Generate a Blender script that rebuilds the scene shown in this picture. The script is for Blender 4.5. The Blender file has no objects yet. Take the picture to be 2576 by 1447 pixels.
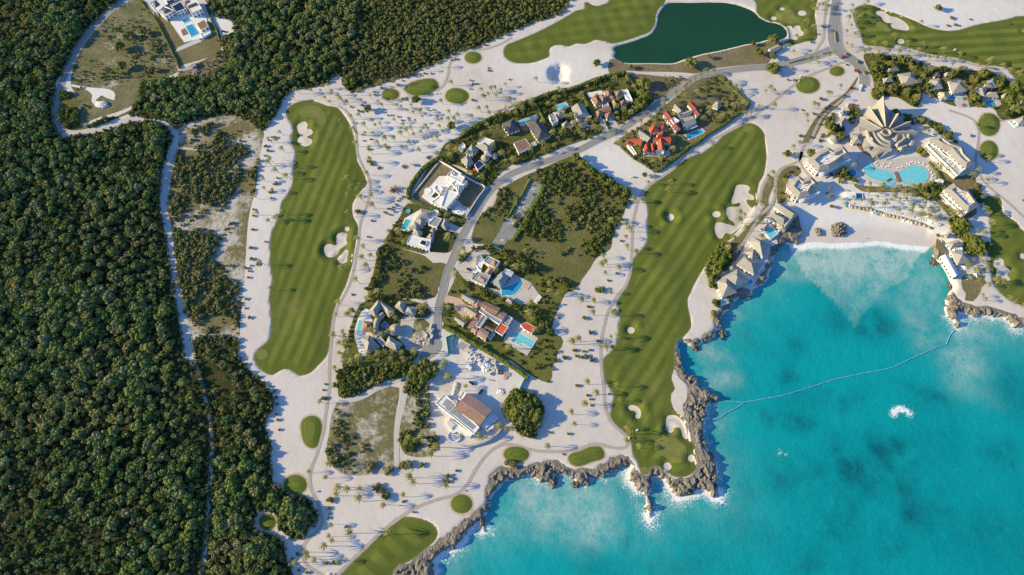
import bpy, bmesh, math, random
import numpy as np
from mathutils import Vector, Matrix
from mathutils.geometry import delaunay_2d_cdt

random.seed(7)
rng = np.random.default_rng(7)
SC = bpy.context.scene
COL = SC.collection

# ------------------------------------------------------------------ camera
CAM_H = 550.0                       # flying height in metres
TILT = math.radians(24.5)           # tilt of the view away from straight down
FPX = 1718.0                        # focal length in tracing units (picture is 2576 units wide)
cam = bpy.data.cameras.new("camera")
cam.sensor_fit = 'HORIZONTAL'
cam.angle = 2 * math.atan(1288.0 / FPX)
cam.clip_start = 1.0
cam.clip_end = 30000.0
cam_ob = bpy.data.objects.new("camera", cam)
cam_ob.location = (0, 0, CAM_H)
cam_ob.rotation_euler = (TILT, 0, 0)
COL.objects.link(cam_ob)
SC.camera = cam_ob

# ------------------------------------------------------------------ sky and sun
SUN_EL = math.radians(19.5)
world = bpy.data.worlds.new("World")
SC.world = world
world.use_nodes = True
wn = world.node_tree
sky = wn.nodes.new('ShaderNodeTexSky')
sky.sky_type = 'NISHITA'
sky.sun_disc = False
sky.sun_elevation = SUN_EL
sky.sun_rotation = math.radians(270)
sky.air_density = 1.0
sky.dust_density = 0.3
sky.ozone_density = 7.0
wn.links.new(sky.outputs[0], wn.nodes['Background'].inputs[0])
wn.nodes['Background'].inputs[1].default_value = 0.15
sun = bpy.data.lights.new("sun", 'SUN')
sun.energy = 5.0
sun.angle = math.radians(0.5)
sun.color = (1.0, 0.81, 0.41)
sun_ob = bpy.data.objects.new("sun", sun)
sun_ob.rotation_euler = Vector((math.cos(SUN_EL), 0.0, -math.sin(SUN_EL))).to_track_quat('-Z', 'Y').to_euler()
COL.objects.link(sun_ob)

SC.view_settings.view_transform = 'Standard'
SC.view_settings.look = 'None'
SC.view_settings.gamma = 1.0
SC.view_settings.use_curve_mapping = False
SC.view_settings.exposure = 0.76

# ------------------------------------------------------------------ survey: traced points -> metres on the ground
CA, SA = math.cos(TILT), math.sin(TILT)

def at(px, py, z=0.0):
    """Point of the place at height z that was surveyed at (px, py)."""
    x = (px - 1288.0) / FPX
    y = -(py - 723.5) / FPX
    dy = y * CA + SA
    dz = y * SA - CA
    t = (z - CAM_H) / dz
    return (x * t, dy * t, z)

def pts(s):
    out = []
    for tok in s.split():
        out.append(tuple(float(v) for v in tok.split(',')))
    return out

def T(c, r, s):
    """traced list on survey sheet (column, row) -> tracing units"""
    return [(644.0 * c + p[0] / 4.0, 361.75 * r + p[1] / 4.0) + tuple(p[2:]) for p in pts(s)]

def Z(nx, ny, sc, s):
    """traced list on an enlarged detail sheet"""
    k = 2576.0 / 4096.0
    return [((nx + p[0] / sc) * k, (ny + p[1] / sc) * k) + tuple(p[2:]) for p in pts(s)]

def W(poly, z=0.0):
    return [at(p[0], p[1], z)[:2] for p in poly]

def ell(c, r, cx, cy, rx, ry, n=20):
    return T(c, r, ' '.join('%.1f,%.1f' % (cx + rx * math.cos(2 * math.pi * i / n), cy + ry * math.sin(2 * math.pi * i / n)) for i in range(n)))

def catmull(P, closed=True, step=3.0):
    P = [np.array(p[:2], float) for p in P]
    n = len(P)
    out = []
    rngi = range(n) if closed else range(n - 1)
    for i in rngi:
        if closed:
            a, b, c, d = P[(i - 1) % n], P[i], P[(i + 1) % n], P[(i + 2) % n]
        else:
            a, b, c, d = P[max(i - 1, 0)], P[i], P[i + 1], P[min(i + 2, n - 1)]
        m = max(1, int(round(np.linalg.norm(c - b) / step)))
        for k in range(m):
            t = k / m
            out.append(0.5 * ((2 * b) + (-a + c) * t + (2 * a - 5 * b + 4 * c - d) * t * t + (-a + 3 * b - 3 * c + d) * t ** 3))
    if not closed:
        out.append(P[-1])
    return np.array(out)

def inside(P, poly):
    """P (n,2) in polygon (m,2)"""
    P = np.asarray(P, float); poly = np.asarray(poly, float)
    x, y = P[:, 0], P[:, 1]
    r = np.zeros(len(P), bool)
    mn, mx = poly.min(0), poly.max(0)
    sel = (x >= mn[0]) & (x <= mx[0]) & (y >= mn[1]) & (y <= mx[1])
    if not sel.any():
        return r
    xs, ys = x[sel], y[sel]
    rr = np.zeros(len(xs), bool)
    m = len(poly)
    for i in range(m):
        x1, y1 = poly[i]; x2, y2 = poly[(i + 1) % m]
        if y1 == y2:
            continue
        c = ((y1 > ys) != (y2 > ys)) & (xs < (x2 - x1) * (ys - y1) / (y2 - y1) + x1)
        rr ^= c
    r[sel] = rr
    return r

def pdist(P, line, closed=True):
    """distance of points to a polyline"""
    P = np.asarray(P, float); line = np.asarray(line, float)
    best = np.full(len(P), 1e18); idx = np.zeros(len(P), int)
    m = len(line)
    for i in range(m if closed else m - 1):
        a = line[i]; b = line[(i + 1) % m]
        ab = b - a
        L = float(ab @ ab) or 1e-9
        t = np.clip(((P - a) @ ab) / L, 0, 1)
        d = ((P - (a + t[:, None] * ab)) ** 2).sum(1)
        s = d < best
        best[s] = d[s]; idx[s] = i
    return np.sqrt(best), idx

def sdist(P, poly):
    d, i = pdist(P, poly)
    return np.where(inside(P, poly), d, -d)

def sstep(a, b, x):
    t = np.clip((x - a) / (b - a), 0, 1)
    return t * t * (3 - 2 * t)

# smooth value noise for numpy
_perm = rng.permutation(4096)
def vnoise(x, y, s=1.0, seed=0):
    x = np.asarray(x, float) * s + 1000.37 + seed * 17.3; y = np.asarray(y, float) * s + 1000.91 + seed * 5.7
    xi = np.floor(x).astype(int); yi = np.floor(y).astype(int)
    fx = x - xi; fy = y - yi
    fx = fx * fx * (3 - 2 * fx); fy = fy * fy * (3 - 2 * fy)
    def h(a, b):
        return _perm[(_perm[(a + seed * 131) % 4096] + b) % 4096] / 4095.0
    return (h(xi, yi) * (1 - fx) + h(xi + 1, yi) * fx) * (1 - fy) + (h(xi, yi + 1) * (1 - fx) + h(xi + 1, yi + 1) * fx) * fy

def fbm(x, y, s, o=4, seed=0):
    v = 0; a = 0.5; t = 0
    for k in range(o):
        v = v + a * vnoise(x, y, s * 2 ** k, seed + k); t += a; a *= 0.5
    return v / t

# ------------------------------------------------------------------ objects
def tag(o, label=None, cat=None, group=None, kind=None):
    if label: o['label'] = label
    if cat: o['category'] = cat
    if group: o['group'] = group
    if kind: o['kind'] = kind
    return o

def mesh_from(name, V, F, mat=None, smooth=False):
    me = bpy.data.meshes.new(name)
    me.from_pydata([tuple(v) for v in V], [], [tuple(f) for f in F])
    mats = mat if isinstance(mat, (list, tuple)) else [mat]
    for m in mats:
        if m: me.materials.append(m)
    if smooth:
        me.polygons.foreach_set('use_smooth', [True] * len(me.polygons))
    me.update()
    return me

def link(name, data, parent=None, loc=None):
    o = bpy.data.objects.new(name, data)
    COL.objects.link(o)
    if parent: o.parent = parent
    if loc: o.location = loc
    return o

def empty(name, loc=(0, 0, 0), rz=0.0):
    o = bpy.data.objects.new(name, None)
    o.empty_display_size = 0.5
    o.location = loc; o.rotation_euler = (0, 0, rz)
    COL.objects.link(o)
    return o

def fattr(me, name, vals):
    a = me.attributes.new(name, 'FLOAT', 'POINT')
    a.data.foreach_set('value', np.asarray(vals, np.float32))

FOOT = []          # footprints that planting keeps clear of
ROADS = []
def cdt_mesh(name, poly, spacing, zf, mat, smooth=True, jitter=0.0, attrs=None):
    """sheet: boundary polygon + inner grid points, triangulated; zf(P, d) -> heights, d = distance inside the edge"""
    B = np.asarray(poly, float)
    if name in ('driveway', 'plaza', 'airstrip', 'turning_circle', 'white_apron'): FOOT.append(B)
    mn, mx = B.min(0), B.max(0)
    gx = np.arange(mn[0] + spacing / 2, mx[0], spacing); gy = np.arange(mn[1] + spacing / 2, mx[1], spacing)
    if len(gx) and len(gy):
        G = np.stack(np.meshgrid(gx, gy), -1).reshape(-1, 2)
        G[:, 0] += ((np.arange(len(G)) // len(gx)) % 2) * spacing * 0.5
        if jitter: G += (rng.random(G.shape) - .5) * spacing * jitter
        G = G[inside(G, B)]
        if len(G):
            d, _ = pdist(G, B)
            G = G[d > spacing * 0.45]
    else:
        G = np.zeros((0, 2))
    P = np.vstack([B, G]) if len(G) else B
    n = len(B)
    vs, es, fs, *_ = delaunay_2d_cdt([Vector(p) for p in P], [(i, (i + 1) % n) for i in range(n)], [], 0, 1e-4)
    V = np.array([[v[0], v[1]] for v in vs])
    # keep only triangles whose centre is inside
    F = np.array([f for f in fs if len(f) == 3])
    if len(F):
        ctr = V[F].mean(1)
        F = F[inside(ctr, B)]
        a, b, c = V[F[:, 0]], V[F[:, 1]], V[F[:, 2]]
        cr = (b[:, 0] - a[:, 0]) * (c[:, 1] - a[:, 1]) - (b[:, 1] - a[:, 1]) * (c[:, 0] - a[:, 0])
        F[cr < 0] = F[cr < 0][:, ::-1]
    d, _ = pdist(V, B)
    d[~inside(V, B)] = 0
    z = zf(V, d) if callable(zf) else np.full(len(V), float(zf))
    me = mesh_from(name, np.column_stack([V, z]), F, mat, smooth)
    fattr(me, 'edge', d)
    if attrs:
        for k, f in attrs.items(): fattr(me, k, f(V, d))
    return me

def ribbon(name, line, width, z, mat, step=4.0):
    """strip of even or varying width along a line in metres"""
    L = catmull(line, False, step)
    n = len(L)
    ROADS.append((L, width if np.isscalar(width) else max(width)))
    if np.isscalar(width):
        w = np.full(n, width)
    else:
        w = np.interp(np.linspace(0, 1, n), np.linspace(0, 1, len(width)), width)
    t = np.gradient(L, axis=0); t /= np.linalg.norm(t, axis=1)[:, None] + 1e-9
    nn = np.column_stack([-t[:, 1], t[:, 0]])
    l = L + nn * w[:, None] / 2; r = L - nn * w[:, None] / 2
    V = [];
    for i in range(n):
        V += [(r[i][0], r[i][1], z), (l[i][0], l[i][1], z)]
    F = [(2 * i, 2 * i + 2, 2 * i + 3, 2 * i + 1) for i in range(n - 1)]
    me = mesh_from(name, V, F, mat)
    s = np.concatenate([[0], np.cumsum(np.linalg.norm(np.diff(L, axis=0), axis=1))])
    fattr(me, 'along', np.repeat(s, 2))
    fattr(me, 'across', np.array([v for i in range(n) for v in (-w[i] / 2, w[i] / 2)]))
    return me, L

def ico(sub=1):
    bm = bmesh.new(); bmesh.ops.create_icosphere(bm, subdivisions=sub, radius=1.0)
    V = np.array([v.co[:] for v in bm.verts]); F = [tuple(v.index for v in f.verts) for f in bm.faces]
    bm.free(); return V, F
ICO1 = ico(1); ICO2 = ico(2)

def trunk_geo(h, r0, r1, lean=(0, 0), n=6, seg=3, base=(0, 0, 0)):
    V, F = [], []
    for i in range(seg + 1):
        t = i / seg
        c = (base[0] + lean[0] * t * t, base[1] + lean[1] * t * t, base[2] + h * t)
        rr = r0 + (r1 - r0) * t
        for k in range(n):
            a = 2 * math.pi * k / n
            V.append((c[0] + rr * math.cos(a), c[1] + rr * math.sin(a), c[2]))
    for i in range(seg):
        for k in range(n):
            F.append((i * n + k, i * n + (k + 1) % n, (i + 1) * n + (k + 1) % n, (i + 1) * n + k))
    F.append(tuple(seg * n + k for k in range(n)))
    return V, F


def clear(P, pad=.6, roads=True):
    """points that stand free of buildings, pools, drives and roads"""
    P = np.asarray(P, float)[:, :2]; ok = np.ones(len(P), bool)
    for F_ in FOOT:
        F_ = np.asarray(F_); mn, mx = F_.min(0) - pad, F_.max(0) + pad
        sel = np.where(ok & (P[:, 0] > mn[0]) & (P[:, 0] < mx[0]) & (P[:, 1] > mn[1]) & (P[:, 1] < mx[1]))[0]
        if len(sel): ok[sel] &= sdist(P[sel], F_) < -pad
    if roads:
        for L, w in ROADS:
            mn, mx = L.min(0) - w, L.max(0) + w
            sel = np.where(ok & (P[:, 0] > mn[0]) & (P[:, 0] < mx[0]) & (P[:, 1] > mn[1]) & (P[:, 1] < mx[1]))[0]
            if len(sel): ok[sel] &= pdist(P[sel], L, False)[0] > w / 2 + pad
    return ok
# ------------------------------------------------------------------ materials
class NB:
    """small node builder"""
    def __init__(s, m):
        s.m = m; m.use_nodes = True; s.t = m.node_tree
        s.b = s.t.nodes['Principled BSDF']
        s._pos = None
    def new(s, k): return s.t.nodes.new(k)
    def put(s, sock, v):
        if hasattr(v, 'is_linked') or isinstance(v, bpy.types.NodeSocket): s.t.links.new(v, sock)
        elif isinstance(v, (tuple, list)) and len(v) == 3 and sock.type == 'RGBA': sock.default_value = (*v, 1)
        else: sock.default_value = v
    def pos(s):
        if s._pos is None: s._pos = s.new('ShaderNodeNewGeometry').outputs['Position']
        return s._pos
    def obj(s): return s.new('ShaderNodeTexCoord').outputs['Object']
    def attr(s, name):
        n = s.new('ShaderNodeAttribute'); n.attribute_name = name; return n.outputs['Fac']
    def rand(s): return s.new('ShaderNodeObjectInfo').outputs['Random']
    def noise(s, scale, detail=3, rough=.55, vec=None, dist=0.0):
        n = s.new('ShaderNodeTexNoise'); n.inputs['Scale'].default_value = scale; n.inputs['Detail'].default_value = detail
        n.inputs['Roughness'].default_value = rough; n.inputs['Distortion'].default_value = dist
        s.put(n.inputs['Vector'], vec if vec is not None else s.pos()); return n.outputs['Fac']
    def vor(s, scale, feat='F1', vec=None, rnd=1.0):
        n = s.new('ShaderNodeTexVoronoi'); n.feature = feat; n.inputs['Scale'].default_value = scale
        s.put(n.inputs['Vector'], vec if vec is not None else s.pos()); return n.outputs['Distance']
    def math(s, op, a, b=0.0, c=None, clamp=False):
        n = s.new('ShaderNodeMath'); n.operation = op; n.use_clamp = clamp
        s.put(n.inputs[0], a); s.put(n.inputs[1], b)
        if c is not None: s.put(n.inputs[2], c)
        return n.outputs[0]
    def mr(s, v, a, b, c=0.0, d=1.0, smooth=False):
        n = s.new('ShaderNodeMapRange'); n.interpolation_type = 'SMOOTHSTEP' if smooth else 'LINEAR'
        s.put(n.inputs['Value'], v)
        for k, x in zip(('From Min', 'From Max', 'To Min', 'To Max'), (a, b, c, d)): s.put(n.inputs[k], x)
        return n.outputs[0]
    def mix(s, f, a, b, mode='MIX'):
        n = s.new('ShaderNodeMix'); n.data_type = 'RGBA'; n.blend_type = mode
        s.put(n.inputs[0], f); s.put(n.inputs[6], a); s.put(n.inputs[7], b); return n.outputs[2]
    def ramp(s, f, stops, interp='LINEAR'):
        n = s.new('ShaderNodeValToRGB'); n.color_ramp.interpolation = interp
        e = n.color_ramp.elements
        while len(e) > 1: e.remove(e[-1])
        e[0].position = stops[0][0]; e[0].color = (*stops[0][1], 1)
        for p, c in stops[1:]:
            k = e.new(p); k.color = (*c, 1)
        s.put(n.inputs[0], f); return n.outputs[0]
    def sep(s, v):
        n = s.new('ShaderNodeSeparateXYZ'); s.put(n.inputs[0], v); return n.outputs
    def rot(s, ang, v=None):
        n = s.new('ShaderNodeVectorRotate'); n.rotation_type = 'Z_AXIS'; n.inputs['Angle'].default_value = ang
        s.put(n.inputs['Vector'], v if v is not None else s.pos()); return n.outputs[0]
    def scl(s, v, k):
        n = s.new('ShaderNodeVectorMath'); n.operation = 'MULTIPLY'; s.put(n.inputs[0], v); n.inputs[1].default_value = k; return n.outputs[0]
    def bump(s, h, dist=.1, strength=1.0, prev=None):
        n = s.new('ShaderNodeBump'); n.inputs['Distance'].default_value = dist; n.inputs['Strength'].default_value = strength
        s.put(n.inputs['Height'], h)
        if prev is not None: s.put(n.inputs['Normal'], prev)
        return n.outputs[0]
    def out(s, col, rough=.9, normal=None, spec=.2, metal=0.0):
        s.put(s.b.inputs['Base Color'], col); s.put(s.b.inputs['Roughness'], rough)
        s.b.inputs['Specular IOR Level'].default_value = spec; s.b.inputs['Metallic'].default_value = metal
        if normal is not None: s.put(s.b.inputs['Normal'], normal)
        return s.m

def M(name): return NB(bpy.data.materials.new(name))

def m_plain(name, col, rough=.8, var=.12, scale=.6, bump=0.0, spec=.25, metal=0.0):
    n = M(name)
    f = n.noise(scale, 4)
    lo = tuple(c * (1 - var) for c in col); hi = tuple(min(1, c * (1 + var)) for c in col)
    c = n.ramp(f, [(.3, lo), (.7, hi)])
    nm = n.bump(n.noise(scale * 6, 3), bump) if bump else None
    return n.out(c, rough, nm, spec, metal)

def m_sand():
    n = M('sand')
    big = n.noise(.012, 4, .6); mid = n.noise(.09, 5, .65); fine = n.noise(.9, 4, .7)
    c = n.ramp(big, [(.32, (.535, .47, .42)), (.5, (.58, .52, .475)), (.68, (.615, .56, .52))])
    c = n.mix(n.mr(mid, .35, .75, 0, .55), c, (.66, .615, .585))
    c = n.mix(n.mr(fine, .5, .8, 0, .35), c, (.50, .43, .375))
    # raked and driven streaks
    st = n.noise(.05, 5, .7, n.scl(n.rot(.5), (1, 9, 1)), 1.5)
    c = n.mix(n.mr(st, .55, .75, 0, .3), c, (.74, .69, .665))
    # thin dead grass and leaf litter
    lit = n.math('MULTIPLY', n.mr(n.noise(.035, 4, .7), .57, .72), n.mr(n.noise(1.6, 3, .7), .5, .62))
    c = n.mix(n.math('MULTIPLY', lit, .45), c, (.33, .27, .19))
    c = n.mix(n.math('MULTIPLY', n.attr('white'), n.mr(mid, .2, .6, .6, 1.0)), c, (.70, .675, .65))
    c = n.mix(n.math('MULTIPLY', n.attr('wet'), .6), c, (.53, .465, .405))
    nb = n.bump(n.noise(.12, 4, .6), .28)
    nb = n.bump(n.noise(.7, 4, .7), .07, 1.0, nb)
    return n.out(c, .95, nb, .1)

def m_grass(name, ang, width, light=(.160, .190, .036), dark=(.088, .118, .020), strength=1.0, check=None, dry=.5, rings=0.0):
    """mown turf: stripes of the nap, dry patches, ring cuts along the edge"""
    n = M(name)
    x = n.sep(n.rot(ang))[0]
    wob = n.math('MULTIPLY', n.math('SUBTRACT', n.noise(.02, 2), .5), width * .9)
    def stripe(v, w):
        s_ = n.math('SINE', n.math('MULTIPLY', n.math('ADD', v, wob), math.pi / w))
        return n.mr(s_, -.55, .55, 0, 1, True)
    st = stripe(x, width)
    if check is not None:
        y = n.sep(n.rot(check))[0]
        st = n.math('ADD', n.math('MULTIPLY', st, .5), n.math('MULTIPLY', stripe(y, width * 1.15), .5))
    e = n.attr('edge')
    inn = n.mr(e, 4.0, 8.5, 0, 1, True)
    ring = n.mr(n.math('SINE', n.math('MULTIPLY', e, math.pi / 1.6)), -.5, .5, 0, 1, True)
    if rings: st = n.math('ADD', n.math('MULTIPLY', st, n.mr(e, 5, 8)), n.math('MULTIPLY', ring, n.mr(e, 8, 5, 0, rings)))
    else: st = n.math('ADD', n.math('MULTIPLY', st, inn), n.math('MULTIPLY', n.math('SUBTRACT', 1.0, inn), .25))
    amt = n.mr(n.noise(.03, 3), .3, .65, .45, 1.0)
    st = n.mr(st, 0, 1, .5 - .5 * strength, .5 + .5 * strength)
    c = n.mix(n.math('MULTIPLY', st, amt), dark, light)
    p = n.noise(.028, 5, .65)
    c = n.mix(n.mr(p, .54, .74, 0, dry), c, (.235, .20, .075))
    c = n.mix(n.mr(n.noise(.22, 4, .65), .45, .75, 0, .35), c, (.06, .09, .016))
    c = n.mix(n.mr(n.noise(1.7, 3, .6), .35, .75, 0, .35), c, (.17, .175, .05))
    c = n.mix(n.math('MULTIPLY', n.mr(e, 1.2, .2, 0, 1), n.mr(n.noise(.5, 3), .4, .6)), c, (.30, .24, .13))
    nb = n.bump(n.noise(1.2, 3), .08)
    return n.out(c, .95, nb, .08)

def m_green(name, light=(.16, .20, .036), dark=(.09, .125, .022), pale=(.215, .22, .07)):
    n = M(name)
    e = n.attr('edge')
    ring = n.mr(n.math('SINE', n.math('MULTIPLY', e, math.pi / 1.25)), -.4, .4, 0, 1, True)
    w = n.mr(e, 7.5, 6.5)
    c = n.mix(n.math('MULTIPLY', ring, w), dark, light)
    mid = n.mix(n.mr(n.noise(.25, 4), .4, .65), light, pale)
    c = n.mix(n.mr(e, 5.0, 6.4, 0, 1), c, mid)
    c = n.mix(n.mr(n.noise(1.5, 3), .4, .8, 0, .3), c, (.19, .18, .07))
    return n.out(c, .95, n.bump(n.noise(1.4, 3), .06), .08)

def m_scrub(name, cols, sandy=0.0, scale=.06, sand_at=.58):
    """rough vegetated soil: brown and green mottling with bare sandy patches"""
    n = M(name)
    a = n.noise(scale, 6, .7); b = n.noise(scale * 7, 5, .7); d = n.noise(1.1, 3, .7)
    c = n.ramp(a, [(.32, cols[0]), (.48, cols[1]), (.62, cols[2])])
    c = n.mix(n.mr(b, .42, .68, 0, .7), c, cols[3] if len(cols) > 3 else cols[0])
    c = n.mix(n.mr(d, .5, .75, 0, .5), c, tuple(v * .45 for v in cols[0]))
    if sandy:
        s = n.math('ADD', n.math('MULTIPLY', n.noise(scale * .6, 5, .65), .7), n.math('MULTIPLY', n.noise(scale * 6, 4, .7), .3))
        c = n.mix(n.mr(s, sand_at - .05, sand_at + .05, 0, sandy), c, (.56, .51, .46))
    nb = n.bump(n.noise(.5, 5, .75), .9)
    return n.out(c, 1.0, nb, .05)

def m_asphalt():
    n = M('asphalt')
    c = n.ramp(n.noise(.4, 5, .7), [(.3, (.25, .245, .235)), (.7, (.32, .31, .295))])
    a = n.attr('across')
    ab = n.math('ABSOLUTE', n.math('ABSOLUTE', a), 0)
    tr = n.mr(n.math('ABSOLUTE', n.math('SUBTRACT', ab, 1.7)), .2, .9, .35, 0)
    c = n.mix(tr, c, (.16, .16, .16))
    c = n.mix(n.mr(n.noise(.06, 4), .5, .7, 0, .4), c, (.33, .32, .30))
    return n.out(c, .9, n.bump(n.noise(4, 2), .02), .15)

def m_track(name, c1, c2, rut):
    n = M(name)
    c = n.ramp(n.noise(.25, 5, .7), [(.3, c1), (.7, c2)])
    ab = n.math('ABSOLUTE', n.attr('across'), 0)
    tr = n.mr(n.math('ABSOLUTE', n.math('SUBTRACT', ab, .95)), .15, .7, .6, 0)
    c = n.mix(tr, c, rut)
    c = n.mix(n.mr(n.noise(1.3, 3), .5, .8, 0, .4), c, tuple(v * .7 for v in c1))
    return n.out(c, .95, n.bump(n.noise(.8, 4), .1), .1)

def m_leaf(name, stops, tint=.5, spec=.12, inner=True):
    """foliage: colour per plant from its own random number, mottled inside the crown"""
    n = M(name)
    gain = 1.38 if name in ('jungle_leaves', 'olive_leaves') else 1.15
    stops = [(p, tuple(v * gain for v in c_)) for p, c_ in stops]
    c = n.ramp(n.rand(), stops)
    f = n.noise(.55, 3, .6)
    c = n.mix(n.mr(f, .35, .7, 0, tint), c, tuple(v * 1.55 for v in stops[len(stops) // 2][1]))
    g = n.noise(.012, 3, .6)
    c = n.mix(n.mr(g, .50, .70, 0, .5), c, (.15, .13, .045))
    m = n.out(c, .75, None, spec)
    return m

def m_thatch(name='thatch', a=(.29, .27, .24), b=(.44, .415, .375)):
    n = M(name)
    f = n.noise(.9, 5, .7); g = n.noise(.12, 3)
    c = n.ramp(f, [(.3, a), (.7, b)])
    c = n.mix(n.mr(g, .45, .7, 0, .4), c, (.28, .245, .205))
    z = n.sep(n.pos())[2]
    lay = n.math('SINE', n.math('MULTIPLY', n.math('ADD', z, n.math('MULTIPLY', f, .5)), 9.0))
    c = n.mix(n.mr(lay, .5, 1, 0, .35), c, (.22, .19, .15))
    return n.out(c, 1.0, n.bump(n.noise(2.2, 4, .7), .25), .05)

def m_tile(name, a, b):
    """clay or shingle roof: courses and single tiles of uneven colour"""
    n = M(name)
    v = n.new('ShaderNodeTexVoronoi'); v.inputs['Scale'].default_value = 1.3; n.put(v.inputs['Vector'], n.pos())
    r = n.sep(v.outputs['Color'])[0]
    c = n.ramp(r, [(.1, a), (.9, b)])
    c = n.mix(n.mr(n.noise(.18, 4), .45, .7, 0, .4), c, tuple(x * .65 for x in a))
    z = n.sep(n.pos())[2]
    lay = n.math('SINE', n.math('MULTIPLY', z, 16.0))
    c = n.mix(n.mr(lay, .6, 1, 0, .35), c, tuple(x * .5 for x in a))
    return n.out(c, .85, n.bump(lay, .03), .15)

def m_water(name, c1, c2, rough=.08, scale=.5):
    n = M(name)
    c = n.ramp(n.noise(scale, 3), [(.35, c1), (.65, c2)])
    return n.out(c, rough, n.bump(n.noise(1.2, 3), .04), .4)

def m_rock():
    n = M('coral_rock')
    a = n.noise(.12, 6, .7); b = n.noise(.9, 5, .75)
    c = n.ramp(a, [(.3, (.30, .27, .235)), (.5, (.22, .185, .145)), (.7, (.13, .105, .075))])
    c = n.mix(n.mr(b, .4, .62, 0, .8), c, (.36, .325, .285))
    v = n.vor(.45, 'DISTANCE_TO_EDGE')
    c = n.mix(n.mr(v, .0, .10, .6, 0), c, (.09, .075, .055))
    z = n.sep(n.pos())[2]
    c = n.mix(n.mr(z, -2.2, -3.7, 0, .85), c, (.085, .055, .03))
    c = n.mix(n.math('MULTIPLY', n.mr(n.noise(.07, 4), .56, .68), .5), c, (.17, .15, .06))
    nb = n.bump(n.noise(.6, 6, .8), 1.3)
    nb = n.bump(v, .8, .8, nb)
    return n.out(c, 1.0, nb, .1)

def m_sea():
    n = M('sea_water')
    sandy = n.attr('sandy'); dark = n.attr('dark'); foam = n.attr('foam'); deep = n.attr('deep')
    w1 = n.noise(.02, 6, .62); w2 = n.noise(.075, 5, .65); w3 = n.noise(.45, 4, .6)
    c = n.mix(deep, (.002, .315, .335), (.0, .185, .215))  # darker with offshore depth and with the painted corner vignette
    c = n.mix(n.mr(w1, .42, .68, 0, .55), c, (.0, .215, .245))
    d = n.math('MULTIPLY', dark, n.mr(w2, .28, .62), clamp=True)
    c = n.mix(n.math('MULTIPLY', d, .75), c, (.002, .075, .10))
    s = n.math('MULTIPLY', sandy, n.mr(n.math('ADD', n.math('MULTIPLY', w2, .65), n.math('MULTIPLY', w3, .35)), .3, .62), clamp=True)
    c = n.mix(s, c, (.34, .50, .47))
    c = n.mix(n.mr(w3, .5, .8, 0, .10), c, (.10, .42, .43))
    # streaks of foam and small whitecaps
    f1 = n.noise(.35, 6, .75, None, 1.2); f2 = n.vor(.55, 'DISTANCE_TO_EDGE')
    web = n.mr(f2, .10, .0, 0, .35)
    fo = n.mr(n.math('ADD', n.math('ADD', f1, web), n.math('MULTIPLY', foam, .75)), .98, 1.12)
    fo = n.math('MULTIPLY', fo, n.mr(foam, .03, .25))
    cap = n.mr(n.noise(.22, 2, .5, n.scl(n.rot(.12), (1.0, .22, 1))), .80, .86, 0, .45)
    c = n.mix(n.math('MAXIMUM', fo, cap), c, (.78, .80, .80))
    nb = n.bump(n.noise(.12, 5, .6), .5)
    nb = n.bump(n.noise(.7, 4, .6), .12, 1.0, nb)
    rough = n.mix(fo, (.22, .22, .22), (.8, .8, .8))
    return n.out(c, n.sep(rough)[0], nb, .3)

MAT = {}
MAT['sand'] = m_sand()
MAT['bunker_sand'] = m_plain('bunker_sand', (.62, .545, .47), .95, .07, .25, .08, .1)
MAT['white_sand'] = m_plain('white_sand', (.70, .66, .63), .95, .06, .1, .1, .1)
MAT['fair_west'] = m_grass('fairway_west', .22, 5.0, check=None, dry=.55)
MAT['fair_mid'] = m_grass('fairway_mid', .62, 5.2, dry=.35)
MAT['fair_south'] = m_grass('fairway_south', -.95, 6.5, dry=.5)
MAT['fair_lake'] = m_grass('fairway_lake', 1.45, 7.0, check=-.25, dry=.2)
MAT['fair_east'] = m_grass('fairway_east', 1.5, 6.0, dry=.25)
MAT['fair_plain'] = m_grass('fairway_plain', .8, 6.0, strength=.5, dry=.4)
MAT['green'] = m_green('tee_turf', (.125, .16, .028), (.098, .132, .022), (.16, .18, .042))
MAT['green_flat'] = m_green('putting_green', (.185, .195, .052), (.165, .18, .045), (.20, .205, .062))
MAT['lawn'] = m_scrub('lawn', [(.085, .095, .028), (.115, .12, .035), (.16, .145, .055), (.10, .105, .03)], 0, .05)
MAT['lawn_dry'] = m_scrub('dry_lawn', [(.16, .14, .065), (.20, .17, .085), (.25, .20, .11), (.17, .155, .07)], 0, .05)
MAT['lawn_lush'] = m_scrub('lush_lawn', [(.125, .135, .034), (.15, .155, .042), (.185, .175, .06), (.125, .14, .036)], 0, .04)
MAT['scrub'] = m_scrub('scrub_soil', [(.14, .135, .05), (.19, .165, .075), (.25, .21, .12), (.13, .14, .045)], .9, .04, .53)
MAT['scrub_dense'] = m_scrub('scrub_dense_soil', [(.115, .12, .036), (.155, .145, .055), (.205, .175, .085), (.105, .125, .034)], .5, .04, .68)
MAT['dry_field'] = m_scrub('dry_field', [(.17, .135, .075), (.22, .175, .105), (.27, .22, .145), (.145, .13, .06)], .5, .05, .66)
MAT['meadow'] = m_scrub('meadow', [(.13, .14, .055), (.18, .165, .085), (.26, .225, .15), (.12, .14, .045)], .8, .05, .60)
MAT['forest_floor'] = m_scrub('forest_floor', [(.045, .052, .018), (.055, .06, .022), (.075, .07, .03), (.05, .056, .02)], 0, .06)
MAT['asphalt'] = m_asphalt()
MAT['dirt_track'] = m_track('dirt_track', (.44, .40, .37), (.55, .51, .48), (.60, .57, .545))
MAT['cart_path'] = m_track('cart_path', (.37, .315, .265), (.46, .40, .345), (.43, .37, .32))
MAT['kerb'] = m_plain('kerb_concrete', (.50, .47, .43), .9, .1, .8)
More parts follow.
